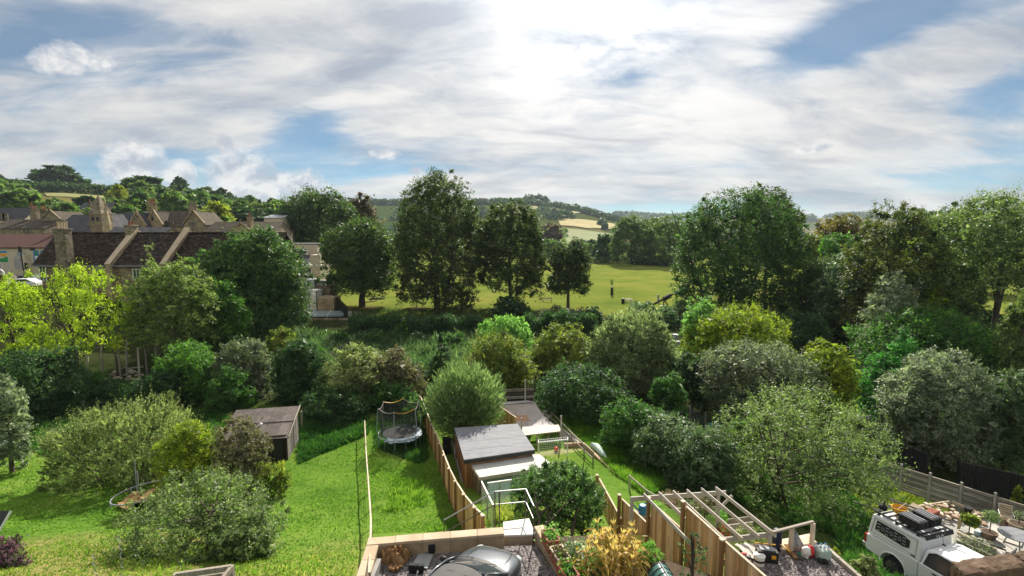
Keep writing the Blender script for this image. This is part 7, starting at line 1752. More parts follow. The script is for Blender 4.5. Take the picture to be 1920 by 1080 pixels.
MB().lathe((0, 0, 0), [(.22, 0), (.27, .20), (.285, .21), (.26, .21), (.21, .03)], 18).build('tub_wall', M['yellow'], tub, local=True, smooth=False); 
for s in (-1, 1): MB().tube([(s * .1, .27, .2), (s * .08, .30, .27), (-s * .08, .30, .27)], .015, 5).build('handle', M['yellow'], tub, local=True)
MB().beam((-.3, -.1, .12), (.35, .15, .24), .03, .02).build('strap', M['black'], tub, local=True); MB().tube([(.0, -.2, .1), (.1, .22, .42)], .015, 5).build('stick', M['pine_cap'], tub, local=True)
cl_ = thing('black_coil', 'small black bundle on the rear corner of the roof rack', 'bundle', TO + hd * .25 + lat * -.45 + Vector((0, 0, 2.16)), rzT)
MB().sphere((0, 0, .12), .17, 10, 7, (1, .8, .8)).build('bundle', M['rubber'], cl_, local=True, smooth=True); MB().tube([(0, 0, .2), (.05, .02, .42)], .03, 6).build('handle', M['rubber'], cl_, local=True)
pl2 = thing('long_poles', 'pair of long dark poles lashed across the roof rack', 'poles', TO + Vector((0, 0, 2.18)), rzT)
for y0, y1 in ((.15, .62), (.22, .70)): MB().tube([(.05, y0, .24), (1.95, y1, .30)], .022, 6).build('pole', M['dark_steel'], pl2, local=True)

# ------------------------------------------------------------------ grey car on the pad
fL, fR = onz(899, 1012, PAD + .8), onz(982, 1037, PAD + .8)
ac = Vector((fR.x - fL.x, fR.y - fL.y, 0)).normalized(); hdc = Vector((-ac.y, ac.x, 0)); 
if hdc.y < 0: hdc = -hdc
rzc = math.atan2(hdc.y, hdc.x); fm = (fL + fR) / 2
CO = Vector((fm.x, fm.y, PAD)) - hdc * 3.95 + Vector((-.0, 0, 0))
car = thing('grey_car', 'dark silver hatchback with grey roof parked nose towards the wall', 'car', (CO.x, CO.y, PAD), rzc)
# body lofted from stations: (x, half width, sill z, belt z, centre z)
ST = [(0.02, .62, .42, .80, .86), (.15, .78, .30, .90, .95), (.7, .86, .24, .93, .96), (1.5, .88, .22, .92, .95), (2.3, .88, .22, .91, .95), (2.85, .87, .22, .90, .985), (3.3, .85, .22, .83, .925), (3.7, .78, .25, .74, .84), (3.95, .62, .32, .66, .74), (4.05, .40, .40, .58, .62)]
vs = []; K = 13
for x, w_, zs, zb3, zc3 in ST:
    half = [(w_ * .93, zs), (w_, zs + (zb3 - zs) * .3), (w_ * 1.01, zs + (zb3 - zs) * .65), (w_ * .965, zb3 - .02), (w_ * .88, zb3 + (zc3 - zb3) * .35), (w_ * .55, zb3 + (zc3 - zb3) * .85)]
    ring_ = [(y, z) for y, z in half] + [(0, zc3)] + [(-y, z) for y, z in reversed(half)]
    vs += [(x, y, z) for y, z in ring_]
fs = [(i * K + j, i * K + j + 1, (i + 1) * K + j + 1, (i + 1) * K + j) for i in range(len(ST) - 1) for j in range(K - 1)] + [(i * K + K - 1, i * K, (i + 1) * K, (i + 1) * K + K - 1) for i in range(len(ST) - 1)]
fs += [tuple(range(K)), tuple(reversed(range((len(ST) - 1) * K, len(ST) * K)))]
MB().add(vs, fs).build('body', M['carpaint_grey'], car, local=True, smooth=True, sub=2)
def grid(name, rows, mat, smooth=True, sub=2, th=0.0):
    n, k = len(rows), len(rows[0]); m = MB().add([p for r in rows for p in r], [(i * k + j, i * k + j + 1, (i + 1) * k + j + 1, (i + 1) * k + j) for i in range(n - 1) for j in range(k - 1)]); o = m.build(name, M[mat], car, local=True, smooth=smooth)
    if th: s = o.modifiers.new('th', 'SOLIDIFY'); s.thickness = th; s.offset = 0
    if sub: s = o.modifiers.new('s', 'SUBSURF'); s.levels = sub; s.render_levels = sub
    return o
def yrow(x, w_, zc3, ze3, k=7): return [(x - .10 * (abs(t) ** 2), w_ * t, ze3 + (zc3 - ze3) * (1 - t * t)) for t in [-1 + 2 * i / (k - 1) for i in range(k)]]
grid('roof', [yrow(.25, .56, 1.30, 1.26), yrow(.55, .60, 1.42, 1.37), yrow(1.1, .61, 1.465, 1.41), yrow(1.7, .60, 1.45, 1.40), yrow(2.05, .58, 1.40, 1.35)], 'car_roof', th=.03)
for i, x in enumerate((.75, 1.2, 1.65)): MB().tube([(x - .1, -.57, 1.395), (x, -.25, 1.452), (x, .25, 1.452), (x - .1, .57, 1.395)], .006, 4).build('roof_seam', M['felt_edge'], car, local=True)
grid('windscreen', [yrow(2.06, .575, 1.395, 1.345), yrow(2.45, .66, 1.20, 1.14), yrow(2.88, .76, .985, .93)], 'window_glass', th=.01)
grid('scuttle', [yrow(2.84, .77, 1.0, .945), yrow(2.98, .79, .985, .92)], 'black', th=.01)
grid('rear_window', [yrow(.27, .55, 1.29, 1.25), yrow(.0, .66, .98, .92)], 'window_glass', th=.01)
for s in (-1, 1):
    m = MB(); pts = [(.15, .93, .84), (.32, 1.26, .565), (.6, 1.37, .615), (1.1, 1.41, .625), (1.7, 1.40, .615), (1.98, 1.35, .595), (2.78, .93, .80)]; vs = [(x, s * (w_ + .012), z) for x, z, w_ in pts] + [(x, s * (w_ - .02), z) for x, z, w_ in pts]; n = len(pts)
    m.add(vs, [tuple(range(n)), tuple(reversed(range(n, 2 * n)))] + [(i, (i + 1) % n, n + (i + 1) % n, n + i) for i in range(n)]); m.build('side_window', M['window_glass'], car, local=True)
    MB().tube([(2.83, s * .80, .93), (2.02, s * .605, 1.37), (1.6, s * .63, 1.415), (.6, s * .635, 1.39), (.28, s * .58, 1.27)], .028, 6).build('roof_pillar', M['carpaint_grey'], car, local=True, smooth=True)
    MB().tube([(1.35, s * .80, .93), (1.35, s * .635, 1.40)], .03, 6).build('door_pillar', M['black'], car, local=True)
    MB().sphere((2.5, s * 1.0, 1.0), .11, 10, 7, (.7, 1.1, .75)).build('mirror', M['black'], car, local=True, smooth=True); MB().box((2.5, s * .9, .96), (.06, .12, .04)).build('mirror_arm', M['black'], car, local=True)
    MB().sphere((3.78, s * .58, .66), .15, 10, 7, (1.1, 1.0, .55)).build('headlight', M['headlight'], car, local=True, smooth=True)
    for x in (.75, 3.25): t = MB(); t.tube([(x, s * .89, .3), (x, s * .87, .3), (x, s * .68, .3)], [.27, .3, .3], 20); to = t.build('wheel', M['rubber'], car, local=True); r_ = MB(); r_.tube([(x, s * .9, .3), (x, s * .885, .3)], .19, 16); r_.build('rim', M['chrome'], to, local=True)
for s in (-.4, .3): MB().tube([(2.92, s, 1.0), (2.62, s + .42, 1.10)], .010, 5).build('wiper', M['black'], car, local=True)
MB().tube([(2.98, -.55, .955), (3.55, -.50, .885), (3.9, -.38, .79)], .007, 5).build('bonnet_seam', M['black'], car, local=True); MB().tube([(2.98, .55, .955), (3.55, .50, .885), (3.9, .38, .79)], .007, 5).build('bonnet_seam', M['black'], car, local=True)
# ------------------------------------------------------------------ trees of the park
T_ = tree
T_('park_tree', 'tree', 'round', 598, 76, 352, 500, 148, LM['oak'], 'big round dark green tree behind the cream building', nl=18, deep=1)
T_('copper_beech', 'tree', 'round', 672, 42, 362, 500, 165, LM['copper'], 'reddish brown copper tree between two dark green ones', deep=1)
T_('park_tree', 'tree', 'round', 676, 74, 406, 556, 103, LM['oak'], 'spreading dark tree over bare earth, its trunk clear of the grass', skirt=False, nl=17, under=.9, deep=1, tr=.62)
T_('lime_tree', 'tree', 'dome', 822, 88, 320, 572, 98, LM['lime_tree'], 'tallest broad dome shaped dark tree at the edge of the park', skirt=True, nl=60, trunks=4, tr=.4, under=.95, deep=.9, clump=.035, n=42000, ls=.85)
T_('lime_tree', 'tree', 'dome', 958, 66, 369, 556, 101, LM['lime_tree'], 'tapering dark tree right beside the tallest dome shaped tree', nl=46, under=.95, clump=.04, dens=1.2, ls=.85)
T_('park_tree', 'tree', 'round', 1066, 44, 440, 554, 101, LM['lime_tree'], 'small loose crowned tree on the grass beside the bench', nl=12, under=.9, tr=.3)
T_('park_tree', 'tree', 'dome', 1185, 42, 402, 494, 232, LM['park_far'], 'rounded tree at the far side of the field, left one of the pair', nl=40, tr=.5, under=.9, clump=.05, n=9000, ls=.8)
T_('park_tree', 'tree', 'dome', 1252, 42, 403, 498, 222, LM['park_far'], 'rounded tree at the far side of the field, right one of the pair', nl=40, tr=.5, under=.9, clump=.05, n=9000, ls=.8)
T_('park_tree', 'tree', 'round', 1134, 18, 433, 490, 245, LM['hill_dark'], 'narrow dark tree at the far corner of the field, left of the pair')
T_('park_tree', 'tree', 'round', 1225, 26, 405, 470, 255, LM['park_far'], 'tree top showing between the far pair of rounded trees')
T_('hornbeam', 'tree', 'dome', 1385, 122, 346, 590, 86, LM['hornbeam'], 'huge ragged dark green tree with upright leafy spires at the right of the field', skirt=True, nl=80, trunks=4, tr=.4, deep=.8, clump=.03, n=52000, ls=.8, under=.95)
T_('park_tree', 'tree', 'round', 1440, 62, 352, 500, 97, LM['lime_tree'], 'yellow tinged crown rising behind the huge ragged tree', deep=1)
T_('orange_tree', 'tree', 'round', 1570, 52, 403, 505, 132, LM['orange_tree'], 'rounded tree with orange brown autumn top', deep=1)
T_('light_tree', 'tree', 'round', 1582, 42, 434, 520, 104, LM['green'], 'fresh light green tree below the orange topped one', deep=1)
T_('park_tree', 'tree', 'round', 1522, 30, 440, 510, 118, LM['olive_yellow'], 'low yellowish tree squeezed beside the huge ragged tree', deep=1)
T_('cypress', 'tree', 'round', 1672, 82, 376, 660, 64, LM['conifer'], 'shaggy dark conifer with golden patches rising above its neighbours', orient='spray', nl=22, clump=.06, n=26000, under=.9, shoots=500)
T_('golden_tree', 'tree', 'round', 1722, 48, 436, 560, 68, LM['yellow'], 'golden yellow tree behind the shaggy conifer', dens=.7)
T_('cedar', 'tree', 'round', 1770, 46, 386, 500, 138, LM['cedar'], 'wide blue green dark tree at the back right', nl=15, deep=1)
T_('park_tree', 'tree', 'round', 1722, 40, 394, 470, 150, LM['oak'], 'dark tree top just left of the wide blue green one', deep=1)
T_('ash_tree', 'tree', 'round', 1880, 132, 366, 562, 60, LM['apple'], 'large airy light green tree filling the right edge above the park', skirt=False, nl=30, dens=1.2, clump=.06, n=34000)
T_('weeping_conifer', 'tree', 'conifer', 1918, 52, 515, 720, 46, LM['olive'], 'drooping olive green conifer at the right edge below the airy tree', orient='droop', nl=9)
T_('sapling', 'tree', 'round', 1600, 70, 470, 620, 72, LM['bramble'], 'greyish green loose tree left of the shaggy conifer', nl=16, dens=.8)
T_('poplar', 'tree', 'round', 1672, 55, 510, 640, 58, LM['silver'], 'silver flecked bushy tree in front of the shaggy conifer', dens=.7, orient='random')
T_('field_maple', 'tree', 'round', 1545, 62, 478, 640, 78, LM['oak'], 'dark green tree filling the gap between the huge ragged tree and the shaggy conifer', nl=16)
T_('field_maple', 'tree', 'round', 1640, 60, 500, 640, 74, LM['olive'], 'olive green tree behind the shaggy conifer, left side', nl=14)
T_('field_maple', 'tree', 'round', 1770, 66, 480, 640, 72, LM['apple'], 'light olive tree below the golden yellow one', nl=16)
T_('field_maple', 'tree', 'round', 1800, 40, 430, 560, 80, LM['olive_yellow'], 'thin yellowish tree between the golden tree and the airy right one', nl=12)
T_('dark_bush', 'bush', 'round', 1500, 60, 585, 680, 66, LM['deep'], 'deep shaded shrubs at the foot of the huge ragged tree', nl=12)
T_('dark_bush', 'bush', 'round', 1300, 46, 655, 770, 47, LM['deep'], 'dark bush between the silver willow and the grey willow', nl=12)
T_('dark_bush', 'bush', 'round', 1255, 36, 700, 790, 42, LM['nettle'], 'dark green shrub right of the silver willow trunk', nl=12)
T_('dark_bush', 'bush', 'round', 1850, 60, 740, 860, 42, LM['deep'], 'dark shrub behind the black board fence at the right', nl=12)
T_('dark_bush', 'bush', 'round', 1790, 50, 790, 870, 38.5, LM['bramble'], 'grey green shrub between the silver poplar and the black fence', nl=12)
T_('dark_bush', 'bush', 'round', 430, 50, 690, 790, 44, LM['nettle'], 'shaded green shrub behind the left end of the hut', nl=12)
T_('dark_bush', 'bush', 'round', 150, 60, 690, 790, 46, LM['nettle'], 'shaded green shrub below the ruined poles', nl=12)
T_('dark_bush', 'bush', 'round', 880, 60, 690, 780, 47, LM['nettle'], 'dark green shrub hidden behind the ball shaped willow', nl=12)
T_('dark_bush', 'bush', 'round', 690, 60, 690, 790, 48, LM['deep'], 'dark green shrub filling between the thorn trees', nl=12)
# park edge
hedge('hedge', 'long dark clipped hedge between the allotment and the park bank', [hit(660, 626), hit(760, 628), hit(900, 624)], 2.4, 2.3, LM['deep'], 9000, .42, seed=2)
hedge('hedge', 'dark hedge continuing behind the water butt towards the silver willow', [hit(985, 622), hit(1060, 622), hit(1112, 618)], 2.6, 2.4, LM['deep'], 6000, .42, seed=3, rough=.2)
hedge('hedge', 'hedge line along the far side of the park field', [hit(1105, 494), hit(1180, 493), hit(1265, 500)], 2.5, 2.2, LM['hill_dark'], 3000, .9, seed=4)
hedge('hedge', 'wild pale topped scrub on the bank under the small park tree', [hit(1010, 600), hit(1095, 596)], 2.5, 1.5, LM['grey'], 2500, .4, seed=5, rough=.3)
hedge('hedge', 'mixed scrub at the foot of the huge ragged tree', [hit(1180, 596), hit(1290, 598)], 3, 2.0, LM['bramble'], 4000, .4, seed=6, rough=.3)
T_('bay_bush', 'bush', 'round', 957, 40, 555, 612, 90, LM['deep'], 'rounded dark evergreen bush on the bank under the tapering tree')
T_('laurel_bush', 'bush', 'round', 1108, 26, 572, 640, 86, LM['deep'], 'dark pointed evergreen bush beside the pale water butt')
T_('laurel_bush', 'bush', 'round', 1252, 26, 578, 640, 82, LM['deep'], 'dark rounded evergreen bush at the right shoulder of the silver willow')
T_('dark_bush', 'bush', 'round', 1838, 46, 578, 650, 74, LM['deep'], 'dark low bush before the sunlit lawn at the right')
# ------------------------------------------------------------------ trees on the left
T_('oak_tree', 'tree', 'round', 478, 100, 428, 632, 68, LM['hornbeam'], 'large dark green oak beside the cream building', skirt=False, nl=26, dens=1.1, clump=.06, deep=.85)
T_('lime_willow', 'tree', 'round', 135, 98, 492, 690, 50, LM['willow_lime'], 'bright lime green feathery tree in front of the tiled house', skirt=False, nl=30, orient='droop', clump=.05, under=.5, n=10500, inscale=1.2, shoots=420, inner=.12)
T_('lime_willow', 'tree', 'round', 15, 62, 512, 700, 48, LM['willow_lime'], 'bright lime green feathery tree cut by the left edge', skirt=False, nl=18, orient='droop', clump=.055, under=.5, n=6000, inscale=1.2, shoots=260, inner=.12)
T_('ash_tree', 'tree', 'round', 322, 82, 486, 660, 54, LM['ash_pale'], 'sparse pale tree with bare grey stems below the tiled house', skirt=False, nl=24, dens=.62, clump=.055, bark='pale_bark', trunks=3, tr=.26, limbs=11, deep=.8)
T_('sapling', 'tree', 'round', 283, 20, 450, 560, 57, LM['straw_green'], 'thin straw coloured tree top against the dark tiled roof', nl=9, dens=.7, bark='pale_bark')
T_('sycamore', 'tree', 'round', 410, 55, 530, 680, 58, LM['green'], 'sunlit green tree between the pale ash and the oak', nl=14)
T_('elder_bush', 'bush', 'round', 352, 62, 640, 790, 46, LM['green'], 'bright green ivy covered mound right of the ruined poles', nl=16)
T_('dark_bush', 'bush', 'round', 300, 60, 690, 800, 44, LM['deep'], 'dark green thicket just above the straw coloured bush', nl=14)
T_('sallow_bush', 'bush', 'round', 458, 56, 628, 790, 47, LM['grey'], 'grey green willow bush behind the corrugated hut', nl=16)
T_('field_maple', 'tree', 'round', 530, 34, 612, 710, 58, LM['olive_yellow'], 'yellowing round maple in front of the brown shed')
T_('holly_tree', 'tree', 'round', 564, 54, 632, 800, 46, LM['deep'], 'glossy dark evergreen tree behind the hut', nl=16, dens=1.1)
T_('yellow_sapling', 'tree', 'round', 590, 22, 640, 690, 50, LM['green'], 'small leafy top catching light beside the glossy evergreen')
T_('thorn_tree', 'tree', 'round', 668, 64, 650, 790, 45, LM['straw_green'], 'tangled pale olive thorn tree behind the trampoline', nl=20, dens=.85, bark='pale_bark', limbs=10)
T_('thorn_tree', 'tree', 'round', 738, 54, 650, 780, 46, LM['brown'], 'brownish tangled thorn tree between the trampoline and the small conifer', nl=16, dens=.9, limbs=9, bark='pale_bark')
T_('yew_tree', 'tree', 'conifer', 828, 40, 628, 750, 53, LM['deep'], 'small dark conical tree behind the round willow', orient='spray')
T_('dark_bush', 'bush', 'round', 60, 90, 650, 810, 42, LM['deep'], 'deep shaded thicket under the lime green trees', nl=18, dens=.9)
T_('dark_bush', 'bush', 'round', 215, 58, 708, 800, 45, LM['deep'], 'dark shrubs between the rubble and the straw coloured bush', nl=14)
T_('dark_bush', 'bush', 'round', 630, 66, 725, 808, 42, LM['deep'], 'dark shaded undergrowth right of the hut', nl=14)
T_('dark_bush', 'bush', 'round', 735, 50, 715, 790, 43.5, LM['nettle'], 'shaded green undergrowth directly behind the trampoline net', nl=12)
T_('grey_bush', 'bush', 'round', 10, 36, 690, 850, 31, LM['silver'], 'grey leaved bush at the left edge above the covered object', nl=12)
T_('climber', 'climber', 'round', 775, 26, 738, 790, 38, LM['green'], 'pale green climber spilling over the end of the curving fence', dens=.6)
# ------------------------------------------------------------------ middle band
T_('vine_arch', 'climber', 'round', 945, 50, 588, 690, 63, LM['feather'], 'bright green rambling vine hanging over an arch in the allotment', nl=12, orient='droop', dens=.9)
T_('hazel', 'bush', 'round', 935, 70, 628, 760, 49, LM['olive_yellow'], 'olive yellow rounded bush above the round willow', nl=18)
T_('hazel', 'bush', 'round', 1052, 58, 606, 740, 54, LM['olive_yellow'], 'yellow brown bush just left of the big silver willow', nl=16, dens=.9)
T_('silver_willow', 'tree', 'round', 1186, 88, 578, 775, 52, LM['willow_silver'], 'big silvery willow tree in the middle of the gardens', nl=20, orient='radial', clump=.055, dens=1.2, trunks=3, tr=.2)
T_('ivy_mound', 'bush', 'round', 1090, 92, 685, 800, 43, LM['deep'], 'dark ivy thicket behind the skate ramp', nl=18, dens=1.0)
T_('round_willow', 'tree', 'ball', 872, 65, 688, 798, 36, LM['willow_ball'], 'pollarded ball shaped willow beside the curving fence', orient='radial', clump=.10, inner=.35, dens=1.8, up=.9, asp=.22, ls=1.25, per=9)
T_('acacia', 'tree', 'round', 1385, 98, 572, 740, 57, LM['yellow'], 'golden green acacia below the huge ragged tree', nl=24, clump=.055, dens=.95)
T_('acacia', 'tree', 'round', 1318, 42, 550, 680, 60, LM['feather'], 'light green acacia top at the left of the golden one', nl=12, dens=.8)
T_('grey_willow', 'tree', 'round', 1412, 108, 636, 800, 44, LM['grey'], 'broad grey green willow in front of the golden acacia', nl=26, clump=.05, trunks=3, tr=.15)
T_('golden_maple', 'tree', 'round', 1555, 54, 630, 770, 44, LM['yellow'], 'bright yellow green maple right of the grey willow', nl=16, dens=.9)
T_('fern_tree', 'tree', 'conifer', 1690, 92, 618, 790, 46, LM['fern'], 'feathery bright green conifer between dark bushes', orient='spray', nl=7, clump=.06, deep=.8)
T_('hawthorn', 'tree', 'round', 1735, 128, 578, 760, 55, LM['green'], 'wide dark green tree behind the feathery conifer', nl=24, dens=1.0, bias=-.12)
T_('poplar', 'tree', 'round', 1758, 94, 654, 870, 37, LM['silver'], 'silver white leaved poplar above the grey slat fence', nl=22, clump=.05, dens=1.05, trunks=2, tr=.14, shoots=260)
T_('poplar', 'tree', 'round', 1700, 34, 720, 860, 38, LM['yellow'], 'yellow green sunlit bush on the left flank of the silver poplar', dens=.8)
T_('grey_bush', 'bush', 'round', 1890, 56, 690, 890, 36, LM['bramble'], 'grey green tall bush at the right edge above the black fence', nl=14, dens=1.0)
T_('apple_tree', 'tree', 'round', 1505, 158, 728, 985, 29.5, LM['apple'], 'broad light green apple tree above the white pickup', nl=34, clump=.045, n=25000, trunks=3, tr=.13, limbs=9, shoots=420, inscale=1.8)
T_('dark_bush', 'bush', 'round', 1650, 56, 725, 772, 51, LM['deep'], 'dark shade bush at the head of the pale lane')
T_('bramble', 'bush', 'round', 1186, 64, 752, 850, 36, LM['nettle'], 'dark green bramble dome right of the skate ramp', nl=14, dens=1.1)
T_('bramble', 'bush', 'round', 1258, 64, 778, 880, 33, LM['bramble'], 'pale leaved bramble mound, upper one beside the wire fence', nl=16, dens=1.1)
T_('bramble', 'bush', 'round', 1318, 70, 800, 935, 30.5, LM['bramble'], 'pale leaved bramble mound, lower one beside the apple tree', nl=16, dens=1.1)
T_('bramble', 'bush', 'round', 1205, 24, 830, 880, 33.5, LM['nettle'], 'small nettle clump in front of the bramble domes', dens=1.0)
T_('elder_bush', 'bush', 'round', 1395, 40, 780, 880, 34, LM['green'], 'fresh green bush between the blue sheet and the apple tree', dens=.9)
# ------------------------------------------------------------------ near shrubs
T_('spiraea_bush', 'bush', 'round', 238, 142, 752, 925, 30, LM['straw_green'], 'wide straw coloured feathery bush on the left lawn', nl=30, orient='radial', clump=.045, n=24000, trunks=4, tr=.06, deep=.7, shoots=600, up=1.0)
T_('lilac', 'bush', 'round', 352, 56, 792, 935, 27, LM['yellow'], 'yellow green leafy shrub in front of the straw coloured bush', nl=16, dens=.9)
T_('bare_shrub', 'bush', 'round', 452, 56, 775, 915, 27.5, LM['brown'], 'sparse brown twiggy young tree in front of the hut', skirt=False, nl=18, dens=.50, bark='pale_bark', trunks=2, tr=.05, limbs=12, clump=.06)
T_('low_bush', 'bush', 'round', 505, 38, 868, 920, 27.5, LM['olive_yellow'], 'low green shrub at the corner of the hut', orient='radial')
T_('apple_tree', 'tree', 'round', 372, 150, 890, 1110, 19.5, LM['apple'], 'apple tree nearest the camera on the left lawn', nl=30, clump=.045, n=22000, trunks=2, tr=.08, limbs=12, ls=1.05, inscale=1.9, shoots=300)
T_('apple_sapling', 'tree', 'round', 455, 62, 950, 1075, 18.5, LM['apple'], 'right hand branches of small apple beside the compost bay', nl=14, dens=.8)
T_('buddleia', 'bush', 'round', 8, 40, 1000, 1120, 17, LM['purple'], 'dark buddleia bush with purple flowers at the lower left corner', nl=12, orient='radial', bias=.0)
T_('bay_tree', 'tree', 'round', 1046, 90, 866, 1012, 20.5, LM['bay'], 'dense dark green bay tree with short trunk beside the landing', skirt=False, nl=30, clump=.05, dens=1.35, trunks=3, tr=.09, n=19000, base=(onz(1046, 1020, 4.0).x, onz(1046, 1020, 4.0).y))
T_('dahlia_bed', 'plants', 'round', 1078, 44, 1012, 1085, 15.2, LM['flower_white'], 'white flowering plants beside the terracotta troughs', nl=14, dens=1.0, ls=.8, mainname='leaves')
def corn():
    rng = np.random.default_rng(31); c0 = onz(1150, 1070, BED); root = thing('corn_patch', 'golden dried sweetcorn with feathery tassels in the vegetable bed', 'plants', (c0.x, c0.y, BED - .12))
    C = []; A = []; B = []; Tn = []; st = MB()
    for k in range(44):
        px, py = rng.uniform(1096, 1200), rng.uniform(1058, 1110); b_ = onz(px, py, BED - .1); h = rng.uniform(.9, 1.35)
        lean = Vector((rng.normal() * .08, rng.normal() * .08, 1)); top = b_ + lean * h; st.tube([b_, b_.lerp(top, .5), top], [.018, .014, .006], 4)
        for q in range(11):
            t = rng.uniform(.12, .9); o = b_.lerp(top, t); a = rng.uniform(0, 6.28); d = np.array([math.cos(a), math.sin(a), 0]); L = rng.uniform(.28, .55); w = rng.uniform(.025, .05); tint = np.clip(rng.normal() * .22 + .42 - .1 * (t < .3), 0, .8)
            p = np.array(o); prev = p
            for s_, dz in ((.4, .22), (.35, -.02), (.3, -.32)):
                nx_ = prev + d * L * s_ + np.array([0, 0, dz * L]); C.append((prev + nx_) / 2); A.append((nx_ - prev) / 2 * 1.1); wv = np.cross(d, [0, 0, 1]) * w * (1 if s_ > .32 else .7) + np.array([0, 0, rng.normal() * w * .6]); B.append(wv); Tn.append(tint); prev = nx_
        for q in range(12):
            a = rng.uniform(0, 6.28); d = unit(np.array([math.cos(a) * .5, math.sin(a) * .5, 1.0]) + rng.normal(size=3) * .15); p = np.array(top); l = rng.uniform(.12, .24); C.append(p + d * l / 2); A.append(d * l / 2); B.append(unit(np.cross(d, rng.normal(size=3))) * .013); Tn.append(rng.uniform(.82, 1))
    me = leaf_mesh('leaves', np.array(C) - np.array(root.location), np.array(A), np.array(B), np.array(Tn), LM['corn'], True); o = bpy.data.objects.new('leaves', me); COL.objects.link(o); o.parent = root
    st.build('stalk', M['bamboo'], root)
corn()
T_('fennel', 'plants', 'round', 1212, 30, 1006, 1100, 15.5, LM['feather'], 'feathery bright green fennel between corn and cloche', nl=12, orient='radial', dens=1.0, asp=.25, mainname='leaves')
T_('fennel', 'plants', 'round', 1112, 30, 1030, 1100, 14.2, LM['feather'], 'light green feathery plant with white heads in front of the corn', nl=12, orient='radial', dens=.9, asp=.25, mainname='leaves')
T_('climbing_rose', 'climber', 'round', 1300, 30, 985, 1110, 14.3, LM['bramble'], 'dark leafy climber against the third fence panel', nl=14, n=900, deep=.4, shoots=30, inscale=1.0)
T_('rose_bush', 'bush', 'round', 1620, 26, 1040, 1100, 16.5, LM['straw_green'], 'pale flowering shrub at the bottom right of the gravel terrace', dens=.9)
T_('ragwort', 'plants', 'round', 1566, 10, 1018, 1050, 16.8, LM['yellow'], 'yellow flowering weed at the edge of the gravel terrace', dens=1.2, mainname='leaves')
T_('yellow_creeper', 'climber', 'round', 1909, 8, 906, 945, 30, LM['yellow'], 'yellow leaved climber on a post at the right edge of the slat fence', dens=1.2)
# allotment: small plants
al = random.Random(5)
for k, (px, yt, w_, mt, lab) in enumerate(((640, 618, 16, 'nettle', 'small green bush below the cold frame'), (672, 632, 22, 'bramble', 'grey green bush right of the small green one in the allotment'), (706, 615, 20, 'nettle', 'conical green bush left of the white chair'), (752, 604, 14, 'nettle', 'tall green bush right of the white chair'), (742, 634, 14, 'grey', 'grey shrub below the white chair'), (784, 622, 20, 'bramble', 'bramble row behind the small conifer'), (800, 640, 24, 'olive', 'olive weeds before the small conifer'), (848, 618, 22, 'nettle', 'green clump under the middle of the dark hedge'), (875, 635, 24, 'green', 'leafy green clump left of the rambling vine'), (905, 610, 14, 'straw_green', 'straw coloured weed left of the rambling vine'), (655, 668, 24, 'deep', 'dark bush above the tangled thorn tree'), (620, 640, 20, 'nettle', 'green bush behind the dead branching tree'), (700, 650, 18, 'straw_green', 'straw coloured weeds between thorn trees'), (1000, 640, 22, 'deep', 'dark bush right of the rambling vine'), (1250, 640, 24, 'deep', 'dark bush in the shade right of the silver willow'))):
    T_('allotment_bush', 'bush', 'round', px, w_, yt, yt + 36, 70 if yt < 650 else 58, LM[mt], lab, nl=8, dens=.9)
# bare branching tree in the allotment
def bare_tree(name, label, base, h, seed, mat, depth=4, group=None, spread=.55, r0=None):
    rg = random.Random(seed); t_ = thing(name, label, 'tree', base, 0, group); m = MB()
    def grow(p, d, L, r, k):
        e = p + d * L; m.tube([p, p.lerp(e, .5) + Vector((rg.uniform(-1, 1), rg.uniform(-1, 1), 0)) * L * .06, e], [r, r * .8, r * .6], 5)
        if k == 0: return
        for i in range(rg.choice((2, 3, 3))):
            nd = (d + Vector((rg.uniform(-1, 1), rg.uniform(-1, 1), rg.uniform(-.2, .6))) * spread).normalized(); grow(e - d * L * rg.uniform(0, .25), nd, L * rg.uniform(.6, .85), r * .55, k - 1)
    grow(Vector(base) - Vector((0, 0, .2)), Vector((0.05, 0, 1)), h * .36, r0 or h * .022, depth); m.build('trunk', M[mat], t_, smooth=True); return t_
p = at(640, 680, 52); bare_tree('dead_tree', 'bare branching dead tree above the tangled thorn trees', (p.x, p.y, gz(p.x, p.y)), 4.6, 4, 'pale_bark', 5, spread=.75)

# ------------------------------------------------------------------ hillside on the left and the far landscape
def hp(px, D): x = (px - 960) / 960 * D; return x, D, gz(x, D)
protos = []
for k in range(5):
    rng = np.random.default_rng(100 + k); lo = lobes_for('round', np.array([0, 0, 4.6]), 4.2 + .5 * (k % 2), 4.2, 4.4 + .6 * (k == 2), rng, 11)
    protos.append((lo, [crown_mesh('crown', lo, 3200, 1.0, .6, LM[m_], np.random.default_rng(200 + k), clump=.09) for m_ in ('hill', 'hill_dark', 'hill_yellow')]))
tm_far = MB().tube([(0, 0, -1), (0, 0, 2), (.1, 0, 5)], [.4, .3, .15], 6).mesh('trunk'); tm_far.materials.append(M['bark'])
def far_tree(px, D, h, wd, kind, label, group=None, k=None, name='hillside_tree'):
    x, y, z = hp(px, D); k = rnd.randrange(5) if k is None else k
    t_ = thing(name, label, 'tree', (x, y, z), rnd.uniform(0, 6.28), group); s = h / 9.0
    t_.scale = (wd / 8.6, wd / 8.6, s)
    for nm, me in (('crown', protos[k][1][kind]), ('trunk', tm_far)):
        o = bpy.data.objects.new(nm, me); COL.objects.link(o); o.parent = t_
